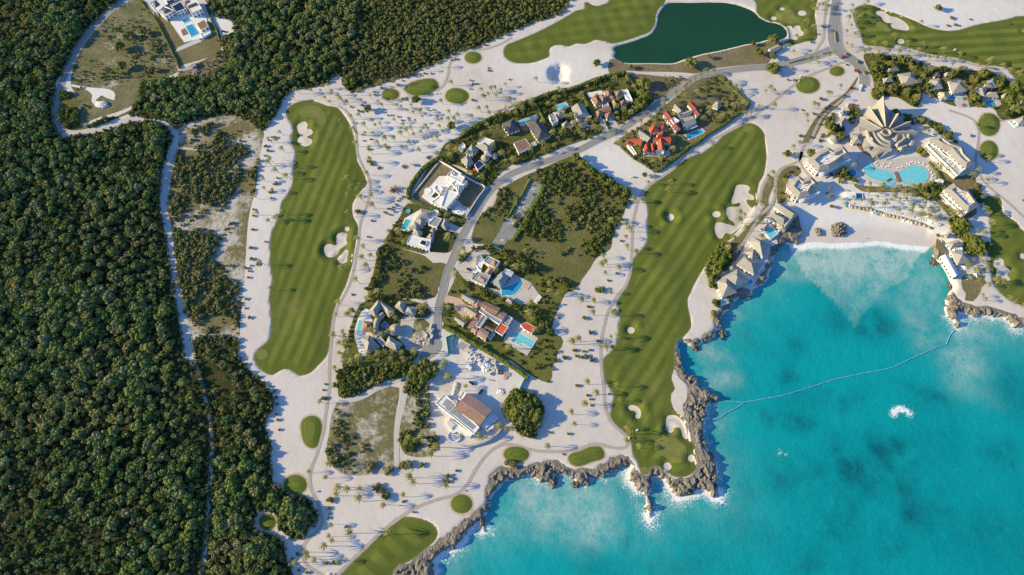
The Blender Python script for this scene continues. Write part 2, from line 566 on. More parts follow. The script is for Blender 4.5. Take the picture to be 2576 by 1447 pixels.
MAT['paving'] = m_plain('pale_paving', (.52, .47, .42), .85, .12, .5)
MAT['grey_paving'] = m_plain('grey_paving', (.36, .355, .345), .85, .12, .5)
MAT['pink_paving'] = m_plain('pink_paving', (.55, .395, .30), .85, .12, .6)
MAT['wood_deck'] = m_plain('wood_deck', (.25, .15, .09), .8, .2, 1.0)
MAT['collar'] = m_plain('sandy_collar', (.52, .40, .30), .95, .12, .4, .05, .1)
MAT['white_wall'] = m_plain('white_render', (.80, .775, .745), .85, .05, .3, .01)
MAT['cream_wall'] = m_plain('cream_render', (.66, .58, .48), .85, .07, .3)
MAT['concrete'] = m_plain('concrete', (.40, .385, .36), .9, .14, .4)
MAT['flat_roof'] = m_plain('grey_flat_roof', (.29, .30, .31), .9, .12, .35)
MAT['white_roof'] = m_plain('white_flat_roof', (.72, .70, .675), .85, .07, .3)
MAT['glass'] = m_plain('window_glass', (.02, .03, .04), .1, .2, 1, 0, .5)
MAT['dark_opening'] = m_plain('dark_opening', (.03, .03, .03), .8)
MAT['thatch'] = m_thatch()
MAT['thatch_edge'] = m_plain('thatch_ridge', (.50, .41, .30), 1.0, .2, 1.2, .1, .05)
MAT['slate'] = m_tile('slate_shingles', (.085, .08, .085), (.15, .14, .14))
MAT['brown_tile'] = m_tile('brown_tiles', (.24, .145, .11), (.35, .225, .175))
MAT['pink_tile'] = m_tile('pink_clay_tiles', (.36, .215, .165), (.50, .33, .26))
MAT['dark_red_tile'] = m_tile('dark_red_tiles', (.25, .065, .05), (.35, .105, .08))
MAT['red_tile'] = m_tile('red_tiles', (.42, .085, .045), (.55, .125, .065))
MAT['red_roof'] = m_plain('red_painted_roof', (.55, .085, .05), .7, .12, .5)
MAT['orange_roof'] = m_plain('orange_red_roof', (.62, .12, .055), .7, .1, .5)
MAT['solar'] = m_plain('solar_panel', (.02, .035, .09), .2, .2, 1, 0, .5)
MAT['pool_blue'] = m_water('pool_water_blue', (.02, .27, .46), (.04, .36, .55))
MAT['pool_light'] = m_water('pool_water_light', (.13, .52, .60), (.19, .60, .66))
MAT['pool_green'] = m_water('pool_water_green', (.05, .38, .38), (.08, .46, .45))
MAT['lagoon'] = m_water('lagoon_water', (.002, .042, .014), (.003, .052, .018), .6, .02)
MAT['rock'] = m_rock()
MAT['boulder'] = m_plain('pale_boulder', (.47, .42, .36), 1.0, .25, .8, .3, .1)
MAT['sea'] = m_sea()
MAT['tree_leaf'] = m_leaf('jungle_leaves', [(0, (.045, .078, .02)), (.22, (.07, .105, .022)), (.42, (.105, .132, .026)), (.6, (.15, .16, .036)), (.72, (.06, .11, .042)), (.82, (.175, .17, .045)), (.92, (.115, .135, .07)), (1, (.22, .18, .085))], .5)
MAT['olive_leaf'] = m_leaf('olive_leaves', [(0, (.095, .115, .028)), (.35, (.14, .15, .038)), (.6, (.185, .175, .06)), (.8, (.115, .145, .036)), (1, (.225, .19, .10))], .4)
MAT['brush_leaf'] = m_leaf('brush_leaves', [(0, (.075, .105, .022)), (.35, (.11, .13, .032)), (.65, (.15, .15, .05)), (1, (.21, .18, .085))], .4)
MAT['bush_leaf'] = m_leaf('shrub_leaves', [(0, (.07, .08, .02)), (.5, (.11, .11, .03)), (1, (.17, .13, .055))], .3)
MAT['garden_leaf'] = m_leaf('garden_leaves', [(0, (.06, .085, .016)), (.5, (.10, .12, .024)), (1, (.16, .155, .04))], .35)
MAT['hedge_leaf'] = m_leaf('hedge_leaves', [(0, (.045, .07, .014)), (1, (.08, .10, .024))], .35)
MAT['palm_leaf'] = m_leaf('palm_fronds', [(0, (.10, .115, .024)), (.5, (.15, .15, .036)), (1, (.22, .19, .07))], .3, .25)
MAT['bare_twig'] = m_plain('bare_twigs', (.30, .215, .18), 1.0, .2, .8)
MAT['bark'] = m_plain('bark', (.17, .13, .095), 1.0, .2, 1.0)
MAT['palm_trunk'] = m_plain('palm_trunk', (.27, .235, .195), .95, .2, 1.5)
MAT['float_blue'] = m_plain('float_plastic', (.16, .38, .62), .5, .08, .5)
MAT['white_fabric'] = m_plain('white_fabric', (.80, .79, .77), .8, .04, .5)
MAT['teal_fabric'] = m_plain('teal_fabric', (.06, .42, .46), .8, .06, .5)
MAT['white_paint'] = m_plain('white_paint', (.78, .77, .75), .4, .03, .5, 0, .5)
MAT['black_paint'] = m_plain('black_paint', (.025, .027, .03), .3, .1, .5, 0, .5)
MAT['red_paint'] = m_plain('red_paint', (.45, .03, .025), .3, .1, .5, 0, .5)
MAT['tyre'] = m_plain('tyre_rubber', (.02, .02, .02), .9)
MAT['mark'] = m_plain('faded_marking', (.66, .64, .60), .9, .15, 1.5)
MAT['flower'] = m_plain('red_flowers', (.42, .07, .05), .9, .3, 1.5)
MAT['skin'] = m_plain('skin', (.42, .26, .18), .6, .05)
# ------------------------------------------------------------------ coast line (surveyed), with exposure to the swell; 9 = beach
COAST_SEG = [
 (.8, T(3, 2, "2900,330 2700,380 2576,400 2540,415 2490,425 2445,400 2440,360 2400,330 2340,295 2250,300 2150,300 2060,300 2010,270 1950,250 1915,260 1915,320 1950,390 1930,415 1890,410 1865,375 1860,340 1815,300")),
 (.15, T(3, 2, "1780,260 1770,200 1775,130 1780,90 1790,75") + T(3, 1, "1850,1440 1830,1390 1790,1320 1750,1250 1700,1180 1650,1130 1640,1080")),
 (9, T(3, 1, "1640,1040 1480,1022 1300,1000 1150,972 1050,965 950,978 850,992 720,1000 600,1000 500,992 390,1005 300,1025")),
 (.35, T(3, 1, "200,1010 150,1040 90,1120 50,1200 30,1300 5,1380") + T(2, 1, "2540,1420 2490,1440")),
 (.3, T(2, 2, "2440,20 2420,90 2370,130 2280,110 2230,150 2190,230 2150,270 2110,330 2120,420 2060,450 2050,500 1990,545 1900,560 1880,600 1820,600 1760,590 1720,570 1680,540")),
 (.12, T(2, 2, "1690,590 1710,640 1720,720 1740,800 1780,860 1840,880 1880,930 1900,970 1960,1010 2020,1050 2080,1080 2110,1130")),
 (.6, T(2, 2, "2090,1150 2030,1165 1980,1190 1960,1240 1955,1310 1950,1380 1920,1440")),
 (.55, T(2, 3, "1930,20 1960,100 1990,180 2040,260 2075,350 2085,450")),
 (1.0, T(2, 3, "2085,560 2085,660 2060,680 2000,650 1920,600 1840,640 1760,670 1660,690 1640,640 1590,600 1550,560")),
 (.5, T(2, 3, "1530,520 1480,490 1440,490 1430,520 1400,580 1390,640")),
 (1.0, T(2, 3, "1410,720 1440,760 1430,800 1410,860 1400,910 1370,880 1340,830 1310,750 1340,710 1320,640 1250,600 1230,560 1170,510 1165,420 1175,370")),
 (.5, T(2, 3, "1190,350 1120,360 1060,390 1000,430 930,490 870,500 800,480 790,560 760,570 700,560 640,540 620,500 560,440 500,460 420,450 430,520 370,530 330,510 290,530 240,500 180,480 120,470 90,500 10,500")),
 (.3, T(1, 3, "2540,500 2490,540 2440,590 2400,640 2390,720 2340,800 2310,870")),
 (.9, T(1, 3, "2310,920 2340,1030 2280,1030 2260,960 2220,960 2160,1000 2120,1060 2060,1130 1990,1190 1920,1220 1850,1270 1810,1300 1800,1380 1810,1446 1780,1560 1700,1700")),
]
cp, ce = [], []
for e, seg in COAST_SEG:
    for p in seg:
        cp.append(at(p[0], p[1], -3.0)[:2]); ce.append(e)
COAST = np.array(cp); CEXP = np.array(ce)
# finer, uneven coast
fc, fe = [], []
for i in range(len(COAST) - 1):
    m = max(1, int(np.linalg.norm(COAST[i + 1] - COAST[i]) / 3.0))
    for k in range(m):
        q = COAST[i] + (COAST[i + 1] - COAST[i]) * k / m
        fc.append(q); fe.append(CEXP[i])
fc.append(COAST[-1]); fe.append(CEXP[-1])
FC = np.array(fc); FE = np.array(fe)
jit = np.where(FE == 9, 0.15, 1.0)
FC += (rng.random(FC.shape) - .5) * 1.8 * jit[:, None]
LAND = np.vstack([[[9000, FC[0][1] - 200]], FC, [[FC[-1][0] - 60, -9000], [-9000, -9000], [-9000, 9000], [9000, 9000]]])
SEA_Z = -3.6

def coast_d(P):
    """signed distance to the coast (inside land > 0), exposure and beach weight of the nearest piece"""
    P = np.asarray(P, float)
    d, i = pdist(P, FC, False)
    s = np.where(inside(P, LAND), d, -d)
    e = FE[np.minimum(i, len(FE) - 1)]
    return s, e

BEACH = FC[FE == 9]
def land_z(P):
    s, e = coast_d(P)
    db, _ = pdist(P, BEACH, False)
    wb = np.where(e == 9, 1.0, sstep(28, 6, db) * (s > 0))
    cliff = -9 + 9 * sstep(-3.0, 3.5, s)
    beach = SEA_Z + np.clip(s * .075, -4, 10)
    beach = np.where(beach > -.6, -.6 + .6 * np.tanh((beach + .6) / .6), beach)
    return cliff * (1 - wb) + np.minimum(beach, 0) * wb, s

# ------------------------------------------------------------------ traced zones
FAIR = {
 'west': (T(1, 0, "300,1130 320,1090 370,1050 450,1020 540,1010 640,1035 720,1065 810,1080 870,1140 930,1230 970,1320 1000,1446") +
   T(1, 1, "1010,90 1020,170 1060,250 1100,340 1115,410 1060,470 1010,540 975,600 970,680 980,740 1020,810 1025,880 1010,960 990,1060 975,1170 960,1250 930,1350 900,1440") +
   T(1, 2, "880,30 840,110 800,190 770,290 750,420 740,560 720,670 680,730 620,790 560,850 500,880 450,890 400,870 350,835 290,820 230,845 170,880 110,870 50,830 5,780 -20,720 -12,670 20,620 60,590 110,550 140,500 150,440 150,340 145,260 140,180 135,60 150,0") +
   T(1, 1, "165,1400 160,1330 145,1250 140,1150 145,1000 150,920 180,840 215,770 240,690 245,630 260,580 300,530 350,450 370,370 370,290 380,200 395,120 385,60 360,0") +
   T(1, 0, "350,1380 370,1310 350,1240 310,1180"), 'fair_west', 'long striped fairway with two greens between sand belts'),
 'mid': (T(2, 0, "2050,1446 2120,1370 2200,1310 2290,1260 2380,1240 2440,1250 2500,1290 2540,1350") +
   T(2, 1, "2545,-30 2560,100 2555,200 2530,320 2490,390 2465,500 2480,570 2450,640 2420,690 2380,760 2300,860 2250,920 2190,965 2140,1000 2060,1060 1990,1150 1930,1250 1870,1350 1820,1446") +
   T(2, 2, "1800,50 1770,110 1770,180 1785,260 1800,340 1800,400 1770,450 1720,500 1670,530 1650,580 1640,680 1635,800 1620,860 1605,920 1640,1000 1640,1030 1605,1070 1600,1130 1620,1210 1660,1260 1720,1310 1760,1370 1780,1430") +
   T(2, 3, "1800,20 1810,100 1850,200 1865,290 1850,380 1790,440 1700,465 1620,450 1560,420 1500,370 1430,352 1380,375 1370,430 1320,440 1290,410 1275,340 1240,270 1205,190 1200,110 1170,50 1130,0") +
   T(2, 2, "1100,1430 1050,1390 990,1310 995,1240 1015,1150 1020,1080 1000,1040 960,980 935,940 930,880 920,800 915,720 940,690 990,650 1020,620 1045,570 1065,470 1070,380 1085,300 1075,220 1055,160 1080,100 1130,30") +
   T(2, 1, "1160,1440 1180,1350 1200,1260 1215,1170 1260,1110 1320,1050 1355,980 1365,880 1360,760 1370,680 1355,610 1330,560 1325,510 1380,440 1480,360 1560,310 1640,250 1720,180 1800,130 1920,90 2000,30"), 'fair_mid', ''),
 'south': (T(1, 3, "700,1620 850,1446 950,1340 1080,1210 1200,1090 1300,980 1400,900 1480,862 1560,860 1660,880 1750,915 1810,970 1830,1030 1810,1090 1750,1150 1680,1210 1590,1280 1500,1330 1430,1360 1390,1400 1360,1500 1300,1640"), 'fair_south', ''),
 'lake': (T(2, 0, "0,430 100,390 240,330 400,250 560,160 640,110 690,100 740,80 725,30 760,20 810,50 860,60 930,40 975,15 1000,-120 1560,-120 1540,20 1480,90 1450,160 1440,240 1390,320 1300,360 1180,400 1030,440 970,430 900,410 830,405 780,430 720,445 650,440 570,470 520,460 450,455 390,480 375,520 375,570 300,605 200,635 100,640 30,635 -46,600 -86,540 -76,480 -36,440"), 'fair_lake', ''),
 'lakegreen': (T(3, 0, "-130,-120 460,-120 470,150 495,380 380,420 270,450 190,450 150,430 210,400 215,360 190,290 130,240 60,220 0,210 -76,170 -116,120 -116,50"), 'fair_plain', ''),
 'east': (T(3, 0, "860,110 900,70 960,50 1040,50 1120,80 1200,110 1300,140 1400,180 1500,220 1570,255 1650,285 1750,305 1850,310 1950,295 2080,255 2200,230 2320,210 2420,190 2500,165 2576,160 2800,120 2800,900 2576,840 2500,800 2440,730 2400,690 2300,665 2200,660 2100,640 1980,610 1870,580 1720,560 1600,540 1500,510 1440,490 1330,460 1290,455 1240,485 1180,480 1100,465 1000,460 950,420 940,350 900,270 870,200"), 'fair_east', ''),
 'shore': (T(3, 1, "2170,570 2200,530 2270,525 2330,540 2355,600 2350,650 2370,700 2420,740 2500,790 2540,850 2576,880 2800,980 2800,1720") + T(3, 2, "2576,190 2500,160 2430,130 2380,90 2330,40 2290,0") + T(3, 1, "2270,1400 2250,1330 2230,1250 2200,1180 2215,1100 2240,1000 2240,900 2235,800 2220,700 2190,640"), 'fair_plain', ''),
}
BUNK = [  # traced outline, owner fairway, depth
 (T(1, 0, "410,1280 420,1250 460,1228 495,1222 518,1250 510,1295 545,1297 570,1325 560,1350 510,1382 560,1400 565,1430 540,1461 490,1474 440,1450 415,1415 428,1388 447,1365 420,1320"), 'west', 1.0, 'two-lobed white bunker beside the upper green of the long fairway'),
 (T(1, 1, "860,890 900,895 920,915 905,960 915,1000 880,1030 840,1060 810,1110 770,1140 720,1135 690,1105 680,1060 700,1015 740,1005 790,1018 810,1000 800,950 820,910"), 'west', 1.5, ''),
 (ell(1, 1, 917, 857, 25, 22, 10), 'west', .9, ''),
 (T(1, 1, "905,1060 928,1075 925,1110 915,1150 915,1180 880,1200 840,1195 818,1160 825,1130 860,1110 880,1080"), 'west', 1.2, ''),
 (T(2, 1, "2260,420 2320,408 2380,420 2398,450 2380,490 2430,520 2440,550 2420,565 2365,560 2370,600 2400,630 2430,665 2410,700 2380,740 2350,790 2300,840 2250,880 2200,910 2150,900 2115,950 2080,950 2050,910 2040,850 2055,800 2100,795 2160,810 2240,825 2225,790 2180,760 2155,700 2160,650 2200,635 2270,632 2300,610 2290,590 2220,605 2210,570 2235,500"), 'mid', .8, ''),
 (ell(2, 1, 1600, 730, 36, 37, 12), 'mid', 2.2, ''),
 (ell(2, 1, 2058, 712, 42, 33, 12), 'mid', 1.0, ''),
 (ell(2, 2, 1200, 427, 37, 33, 12), 'mid', 1.3, ''),
 (T(2, 2, "1170,1200 1190,1178 1240,1185 1280,1210 1300,1260 1290,1310 1260,1318 1238,1300 1250,1270 1235,1240 1200,1235 1175,1225"), 'mid', 1.6, ''),
 (T(2, 2, "1560,1300 1600,1280 1650,1285 1700,1320 1740,1370 1757,1420 1770,1490 1775,1520 1750,1525 1725,1510 1710,1470 1700,1425 1670,1405 1640,1410 1622,1446 1600,1450 1560,1440 1550,1400"), 'mid', 1.1, ''),
 (ell(2, 3, 1593, -8, 26, 22, 10), 'mid', .9, ''),
 (ell(2, 3, 1567, 352, 42, 42, 12), 'mid', 1.0, ''),
 (ell(2, 3, 1808, 270, 35, 38, 12), 'mid', 1.0, ''),
 (ell(3, 0, 143, 90, 26, 16, 10), 'lakegreen', .8, ''),
 (ell(3, 0, 60, 182, 30, 20, 10), 'lakegreen', .8, ''),
 (ell(3, 0, 343, 135, 45, 28, 12), 'lakegreen', .8, ''),
 (T(3, 0, "170,270 235,258 250,285 275,260 320,260 335,305 360,320 355,350 310,370 290,400 225,392 222,360 205,310"), 'lakegreen', .8, ''),
 (T(3, 0, "1090,115 1130,105 1180,120 1230,155 1300,170 1370,210 1410,250 1425,290 1400,303 1330,295 1260,280 1235,250 1250,230 1200,225 1160,200 1140,165 1095,140"), 'east', 1.2, ''),
 (ell(3, 0, 1340, 415, 35, 25, 10), 'east', .7, ''),
 (ell(3, 0, 2572, 305, 15, 20, 8), 'east', .7, ''),
 (T(3, 1, "2290,1160 2330,1150 2370,1170 2380,1220 2430,1260 2440,1290 2410,1320 2440,1350 2430,1375 2380,1380 2330,1360 2300,1320 2305,1270 2270,1220"), 'shore', 1.0, ''),
 (ell(3, 1, 2222, 1158, 25, 18, 10), 'shore', .7, ''),
 (ell(3, 1, 2562, 1130, 28, 30, 10), 'shore', .7, ''),
]
GREEN = [  # outline, owner fairway or None (tee island on the sand)
 (T(1, 0, "430,1120 470,1085 540,1065 610,1070 660,1100 700,1150 710,1210 690,1260 640,1270 600,1240 550,1190 490,1180 440,1160"), 'west'),
 (ell(1, 2, 65, 675, 60, 52, 16), 'west'),
 (T(2, 3, "1560,60 1640,70 1720,120 1760,200 1740,290 1680,320 1600,300 1540,260 1460,220 1430,150 1440,60 1500,30"), 'mid'),
 (ell(2, 3, 1335, 388, 40, 34, 14), 'mid'),
 (ell(2, 0, 2385, 1300, 62, 40, 14), 'mid'),
 (T(3, 0, "85,130 120,105 190,105 270,130 330,180 325,220 270,240 190,235 120,200 85,160"), 'lakegreen'),
 (T(3, 0, "1000,170 1060,150 1120,170 1160,220 1230,270 1240,310 1200,325 1130,300 1080,260 1020,220"), 'east'),
 (ell(1, 0, 2185, 580, 85, 60), None), (T(1, 0, "1500,900 1530,850 1620,810 1750,790 1810,810 1838,860 1810,910 1740,950 1640,965 1540,945"), None),
 (ell(1, 0, 1355, 952, 88, 60), None), (T(1, 0, "1905,960 1925,920 1970,892 2030,887 2090,905 2130,935 2143,970 2125,1010 2080,1035 2010,1043 1950,1025 1915,1000"), None),
 (ell(3, 0, 695, 717, 75, 50), None), (ell(3, 0, 402, 857, 120, 85), None), (ell(3, 0, 2225, 1255, 110, 115), None), (ell(3, 1, 2222, 70, 94, 102), None),
 (T(1, 2, "450,1400 470,1330 530,1295 590,1292 640,1320 665,1380 660,1450 640,1550 610,1605 560,1618 510,1595 470,1530"), None),
 (ell(1, 3, 397, 537, 118, 102), None), (ell(1, 3, 2070, 730, 110, 98), None), (ell(1, 3, 115, 912, 88, 85), None), (ell(2, 3, 45, 232, 130, 86), None),
 (T(2, 3, "565,260 600,220 680,200 760,165 830,150 890,155 925,200 930,260 880,290 800,310 740,335 670,355 610,340 575,305"), None),
]
LAGOON = T(2, 0, "1040,520 1020,560 1060,600 1150,635 1400,636 1620,638 1720,605 1900,550 2100,510 2350,450 2500,425 2576,400") + T(3, 0, "60,410 140,400 200,370 205,330 180,280 130,240 60,220 0,210") + T(2, 0, "2500,170 2440,110 2330,60 2200,25 2000,12 1800,18 1640,15 1560,25 1500,90 1465,160 1455,240 1405,325 1310,370 1190,412 1060,450 1010,490")

fair_w = {k: catmull(W(v[0]), True, 3.0) for k, v in FAIR.items()}
bunk_w = [(catmull(W(b[0]), True, 1.6), b[1], b[2]) for b in BUNK]
green_w = [(catmull(W(g[0]), True, 2.2), g[1]) for g in GREEN]
lagoon_w = catmull(W(LAGOON), True, 4.0)

# rocks: inner edge (sand side) + outer edge (the coast itself)
ROCK_INNER = {
 'south': T(1, 3, "1330,1600 1390,1446 1400,1390 1430,1350 1500,1335 1560,1305 1700,1205 1830,1085 1960,1000 2080,920 2100,880 2180,820 2270,740 2310,660 2290,600 2340,510 2350,430 2430,370 2480,350") + T(2, 3, "30,370 100,350 180,335 300,300 440,285 560,360 640,375 760,370 850,360 940,320 1000,270 1080,250 1160,260 1200,310 1250,350 1285,430 1330,452 1378,445 1385,385 1430,362 1500,380 1555,430 1640,465 1740,455 1850,395 1875,330 1870,250 1855,200 1815,100 1800,20") + T(2, 2, "1785,1446 1765,1370 1735,1310 1725,1250 1720,1180 1755,1140 1765,1060 1750,970 1720,930 1650,850 1642,720 1655,620 1672,545"),
 'point': T(2, 2, "1672,540 1740,528 1820,522 1900,512 1980,455 2040,400 2030,330 2075,265 2090,200 2100,150 2150,60") + T(2, 1, "2400,1440 2440,1400 2500,1330 2560,1240") + T(3, 1, "20,1100 60,1000 180,900 200,800 300,720 330,800 330,900 300,960"),
 'east': T(3, 1, "1700,1000 1740,1060 1720,1120 1790,1230 1830,1330 1870,1400") + T(3, 2, "1880,20 1890,90 1960,150 2050,170 2150,190 2250,190 2350,220 2450,260 2576,300 2760,260"),
}

def bowl(P, owner, mine=None):
    """sinking of the turf round and inside the bunkers"""
    z = np.zeros(len(P)); ins = np.zeros(len(P), bool)
    for poly, ow, dep in bunk_w:
        if ow != owner: continue
        mn, mx = poly.min(0) - 9, poly.max(0) + 9
        sel = (P[:, 0] > mn[0]) & (P[:, 0] < mx[0]) & (P[:, 1] > mn[1]) & (P[:, 1] < mx[1])
        if not sel.any(): continue
        s = sdist(P[sel], poly)
        dz = -dep * sstep(-4.6, 1.0, s) + .35 * np.exp(-((s + 6.0) / 2.2) ** 2) * dep
        z[sel] += dz
        ii = ins[sel]; ii |= s > .3; ins[sel] = ii
    return z, ins

def turf_z(P, owner, d=None):
    if d is None:
        d, _ = pdist(P, fair_w[owner])
    f = sstep(0, 14, d)
    m = (fbm(P[:, 0], P[:, 1], .035, 3, 3) - .35) * 2.6
    b, ins = bowl(P, owner)
    return .06 + f * np.maximum(m, 0.0) * .8 + b * sstep(-1, 3.5, d), ins

# ------------------------------------------------------------------ ground: one sheet to the horizon
def axis(lo, hi, step):
    a = list(np.arange(lo, hi + .1, step))
    return np.array([-9000, -5000, -2500, -1400, -950] + [v for v in a] + [950, 1400, 2500, 5000, 9000]) if lo < -500 else np.array([-9000, -5000, -2500, -1000, -400, -150] + a + [900, 1400, 2500, 5000, 9000])

gx = axis(-650, 650, 2.5); gy = axis(-50, 700, 2.5)
GX, GY = np.meshgrid(gx, gy)
GP = np.column_stack([GX.ravel(), GY.ravel()])
gz, gs = land_z(GP)
near = (np.abs(GP[:, 0]) < 700) & (GP[:, 1] > -120) & (GP[:, 1] < 750)
for k, poly in fair_w.items():
    ii = inside(GP, poly); idx = np.where(ii)[0]
    d, _ = pdist(GP[idx], poly)
    gz[idx] -= 3.2 * sstep(1.8, 2.6, d)
ii = np.where(inside(GP, lagoon_w))[0]
d, _ = pdist(GP[ii], lagoon_w)
gz[ii] -= 3.0 * sstep(-1, 4, d)
rock_w = {}
for k, inner in ROCK_INNER.items():
    a = catmull(W(inner), False, 4.0)
    a += (rng.random(a.shape) - .5) * 3.0
    d0 = np.linalg.norm(FC - a[0], axis=1).argmin(); d1 = np.linalg.norm(FC - a[-1], axis=1).argmin()
    seg = FC[min(d0, d1):max(d0, d1) + 1]
    if d1 > d0: seg = seg[::-1]
    if np.linalg.norm(seg[0] - a[-1]) > np.linalg.norm(seg[-1] - a[-1]): seg = seg[::-1]
    rock_w[k] = np.vstack([a, seg])
    ii = np.where(inside(GP, rock_w[k]))[0]
    if len(ii):
        d, _ = pdist(GP[ii], rock_w[k])
        gz[ii] -= 2.6 * sstep(1.0, 3.0, d)
# sink-hole north of the villas
hole = np.array(at(*T(2, 0, "480,740")[0])[:2])
dh = np.linalg.norm((GP - hole) / np.array([1.0, 1.15]), axis=1)
gz -= 4.5 * sstep(12, 5, dh + 5 * (fbm(GP[:, 0], GP[:, 1], .12, 3, 9) - .5) * 2)
nx, ny = len(gx), len(gy)
ii = np.arange(nx * ny).reshape(ny, nx)
quads = np.stack([ii[:-1, :-1], ii[:-1, 1:], ii[1:, 1:], ii[1:, :-1]], -1).reshape(-1, 4)
me = bpy.data.meshes.new('ground')
me.vertices.add(nx * ny); me.vertices.foreach_set('co', np.column_stack([GP, gz]).astype(np.float32).ravel())
me.loops.add(len(quads) * 4); me.loops.foreach_set('vertex_index', quads.ravel().astype(np.int32))
me.polygons.add(len(quads)); me.polygons.foreach_set('loop_start', (np.arange(len(quads)) * 4).astype(np.int32))
me.update(calc_edges=True); me.validate()
me.polygons.foreach_set('use_smooth', [True] * len(me.polygons))
me.materials.append(MAT['sand'])
wht = np.zeros(len(GP))
for (px_, py_, rx_, ry_, a_) in ((2220, 545, 270, 110, 1.25), (1000, 340, 260, 110, .75), (660, 480, 60, 240, .6), (2340, 30, 330, 70, .8), (1540, 410, 110, 60, .9), (1400, 170, 170, 70, .7), (1200, 950, 130, 110, .5), (2420, 300, 160, 140, .5), (2280, 460, 200, 160, .5)):
    c_ = at(px_, py_); wht = np.maximum(wht, a_ * np.exp(-(((GP[:, 0] - c_[0]) / (rx_ * .37)) ** 2 + ((GP[:, 1] - c_[1]) / (ry_ * .42)) ** 2) ** 1.5))
fattr(me, 'white', wht)
dbx, _ = pdist(GP, BEACH, False)
fattr(me, 'wet', np.where((gs > -3) & (gz < -.05), sstep(22, 8, dbx) * sstep(-.9, -1.9, gz), 0))
tag(link('ground', me), kind='structure')

# ------------------------------------------------------------------ sea
sxs = np.array([-9000, -4000, -1500, -600, -250] + list(np.arange(-110, 640, 3.0)) + [700, 900, 1500, 4000, 9000])
sys_ = np.array([-9000, -4000, -1500, -500, -150] + list(np.arange(-60, 420, 3.0)) + [470, 600, 900, 2000])
SX, SY = np.meshgrid(sxs, sys_)
SP = np.column_stack([SX.ravel(), SY.ravel()])
ss, se = coast_d(SP)
off = np.clip(-ss, 0, None)
n1 = fbm(SP[:, 0], SP[:, 1], .05, 4, 21); n2 = fbm(SP[:, 0], SP[:, 1], .016, 4, 31)
foam = np.where(se == 9, sstep(11, 1.0, off) * 1.15, np.exp(-off / (3.0 + 5.0 * n1)) * np.minimum(se, 1) * sstep(.30, .52, n1 + .14 * se))
foam = np.where(off > 40, 0, foam)
sandy = np.where(se == 9, 1.45 * np.exp(-np.maximum(off - 22, 0) / 30.0), .45 * np.exp(-off / 14.0) * np.clip(se * 1.6, .3, 1))
def blobs(lst, P):
    v = np.zeros(len(P))
    for (px, py, rx, ry, a) in lst:
        c = at(px, py, SEA_Z)
        v = np.maximum(v, a * np.exp(-(((P[:, 0] - c[0]) / (rx * .335)) ** 2 + ((P[:, 1] - c[1]) / (ry * .36)) ** 2) ** 1.3))
    return v
warp = np.column_stack([(fbm(SP[:, 0], SP[:, 1], .03, 3, 41) - .5) * 55, (fbm(SP[:, 0], SP[:, 1], .03, 3, 51) - .5) * 55])
PL = [(1360, 1255, 75, 70, 1.0), (1430, 1235, 70, 60, .9), (1480, 1290, 60, 60, .95), (1570, 1200, 60, 40, .8), (1690, 1270, 60, 35, .6), (1740, 1250, 50, 25, .5), (1310, 1210, 50, 40, .6),
      (1780, 885, 45, 40, .75), (1810, 960, 50, 35, .7), (1800, 1060, 40, 30, .45), (1860, 770, 45, 30, .5), (1890, 720, 40, 40, .6), (1960, 680, 70, 40, .6), (2000, 640, 90, 40, .85), (2260, 640, 120, 40, .7), (2330, 720, 50, 80, .6),
      (2450, 830, 80, 70, .8), (2440, 920, 60, 60, .8), (2530, 800, 60, 50, .7), (2300, 800, 40, 60, .5), (2210, 760, 60, 30, .3), (2340, 850, 50, 30, .5), (1290, 1310, 60, 60, .45), (1130, 1400, 40, 60, .35)]
DK = [(2107, 805, 35, 35, .9), (2214, 835, 60, 35, 1), (2120, 770, 30, 30, .6), (2012, 863, 28, 22, .7), (1975, 935, 32, 32, .8), (2044, 1005, 60, 35, .6), (2177, 1008, 22, 26, .9), (2142, 1028, 22, 30, .8), (1944, 1045, 22, 30, .8), (2005, 1062, 40, 30, .9),
      (2350, 985, 60, 30, .8), (2300, 965, 40, 30, .6), (2267, 1100, 25, 24, 1.1), (2230, 1128, 26, 36, 1.1), (2140, 1188, 40, 28, 1), (1960, 1188, 18, 26, .9), (2095, 1122, 30, 26, .7), (2294, 1170, 16, 18, .9), (2287, 1216, 30, 30, .8), (2322, 1298, 40, 42, .9),
      (2507, 1127, 55, 32, .8), (2257, 1385, 55, 35, .8), (2032, 1420, 70, 40, .7), (2370, 1310, 40, 30, .6), (1553, 1348, 16, 18, .9), (1790, 890, 30, 25, .5), (1900, 850, 45, 25, .4), (2080, 1330, 60, 30, .4), (1700, 1420, 90, 30, .4), (1880, 1350, 70, 30, .35), (2480, 1350, 80, 50, .4), (2560, 1000, 60, 60, .5), (1880, 1240, 30, 30, .4)]
sandy = np.maximum(sandy, blobs(PL, SP + warp * .5)) * (ss < 8)
dark = blobs(DK, SP + warp * .55) * .9 + np.clip((n2 - .52) * 2.2, 0, .5) * sstep(25, 70, off)
deep = sstep(40, 420, off) * .8 + .2 * sstep(150, 420, SP[:, 0]) * sstep(260, 30, SP[:, 1])  # offshore depth, plus a lens vignette painted into the lower right sea
fp = at(2268, 1043, SEA_Z)
q = SP - np.array(fp[:2])
ring = np.exp(-((np.hypot(q[:, 0], q[:, 1] * 1.25 + .0) - 6.0) / 4.0) ** 2) * sstep(-5, 3, q[:, 1] + .35 * np.abs(q[:, 0]) - 1)
foam = np.maximum(foam, ring * 1.0)
for px, py, r in ((1963, 1140, 2.2), (1976, 1147, 1.5), (2163, 1238, 1.2)):
    c = at(px, py, SEA_Z); foam = np.maximum(foam, np.exp(-((SP[:, 0] - c[0]) ** 2 + (SP[:, 1] - c[1]) ** 2) / (r * r)))
nx, ny = len(sxs), len(sys_)
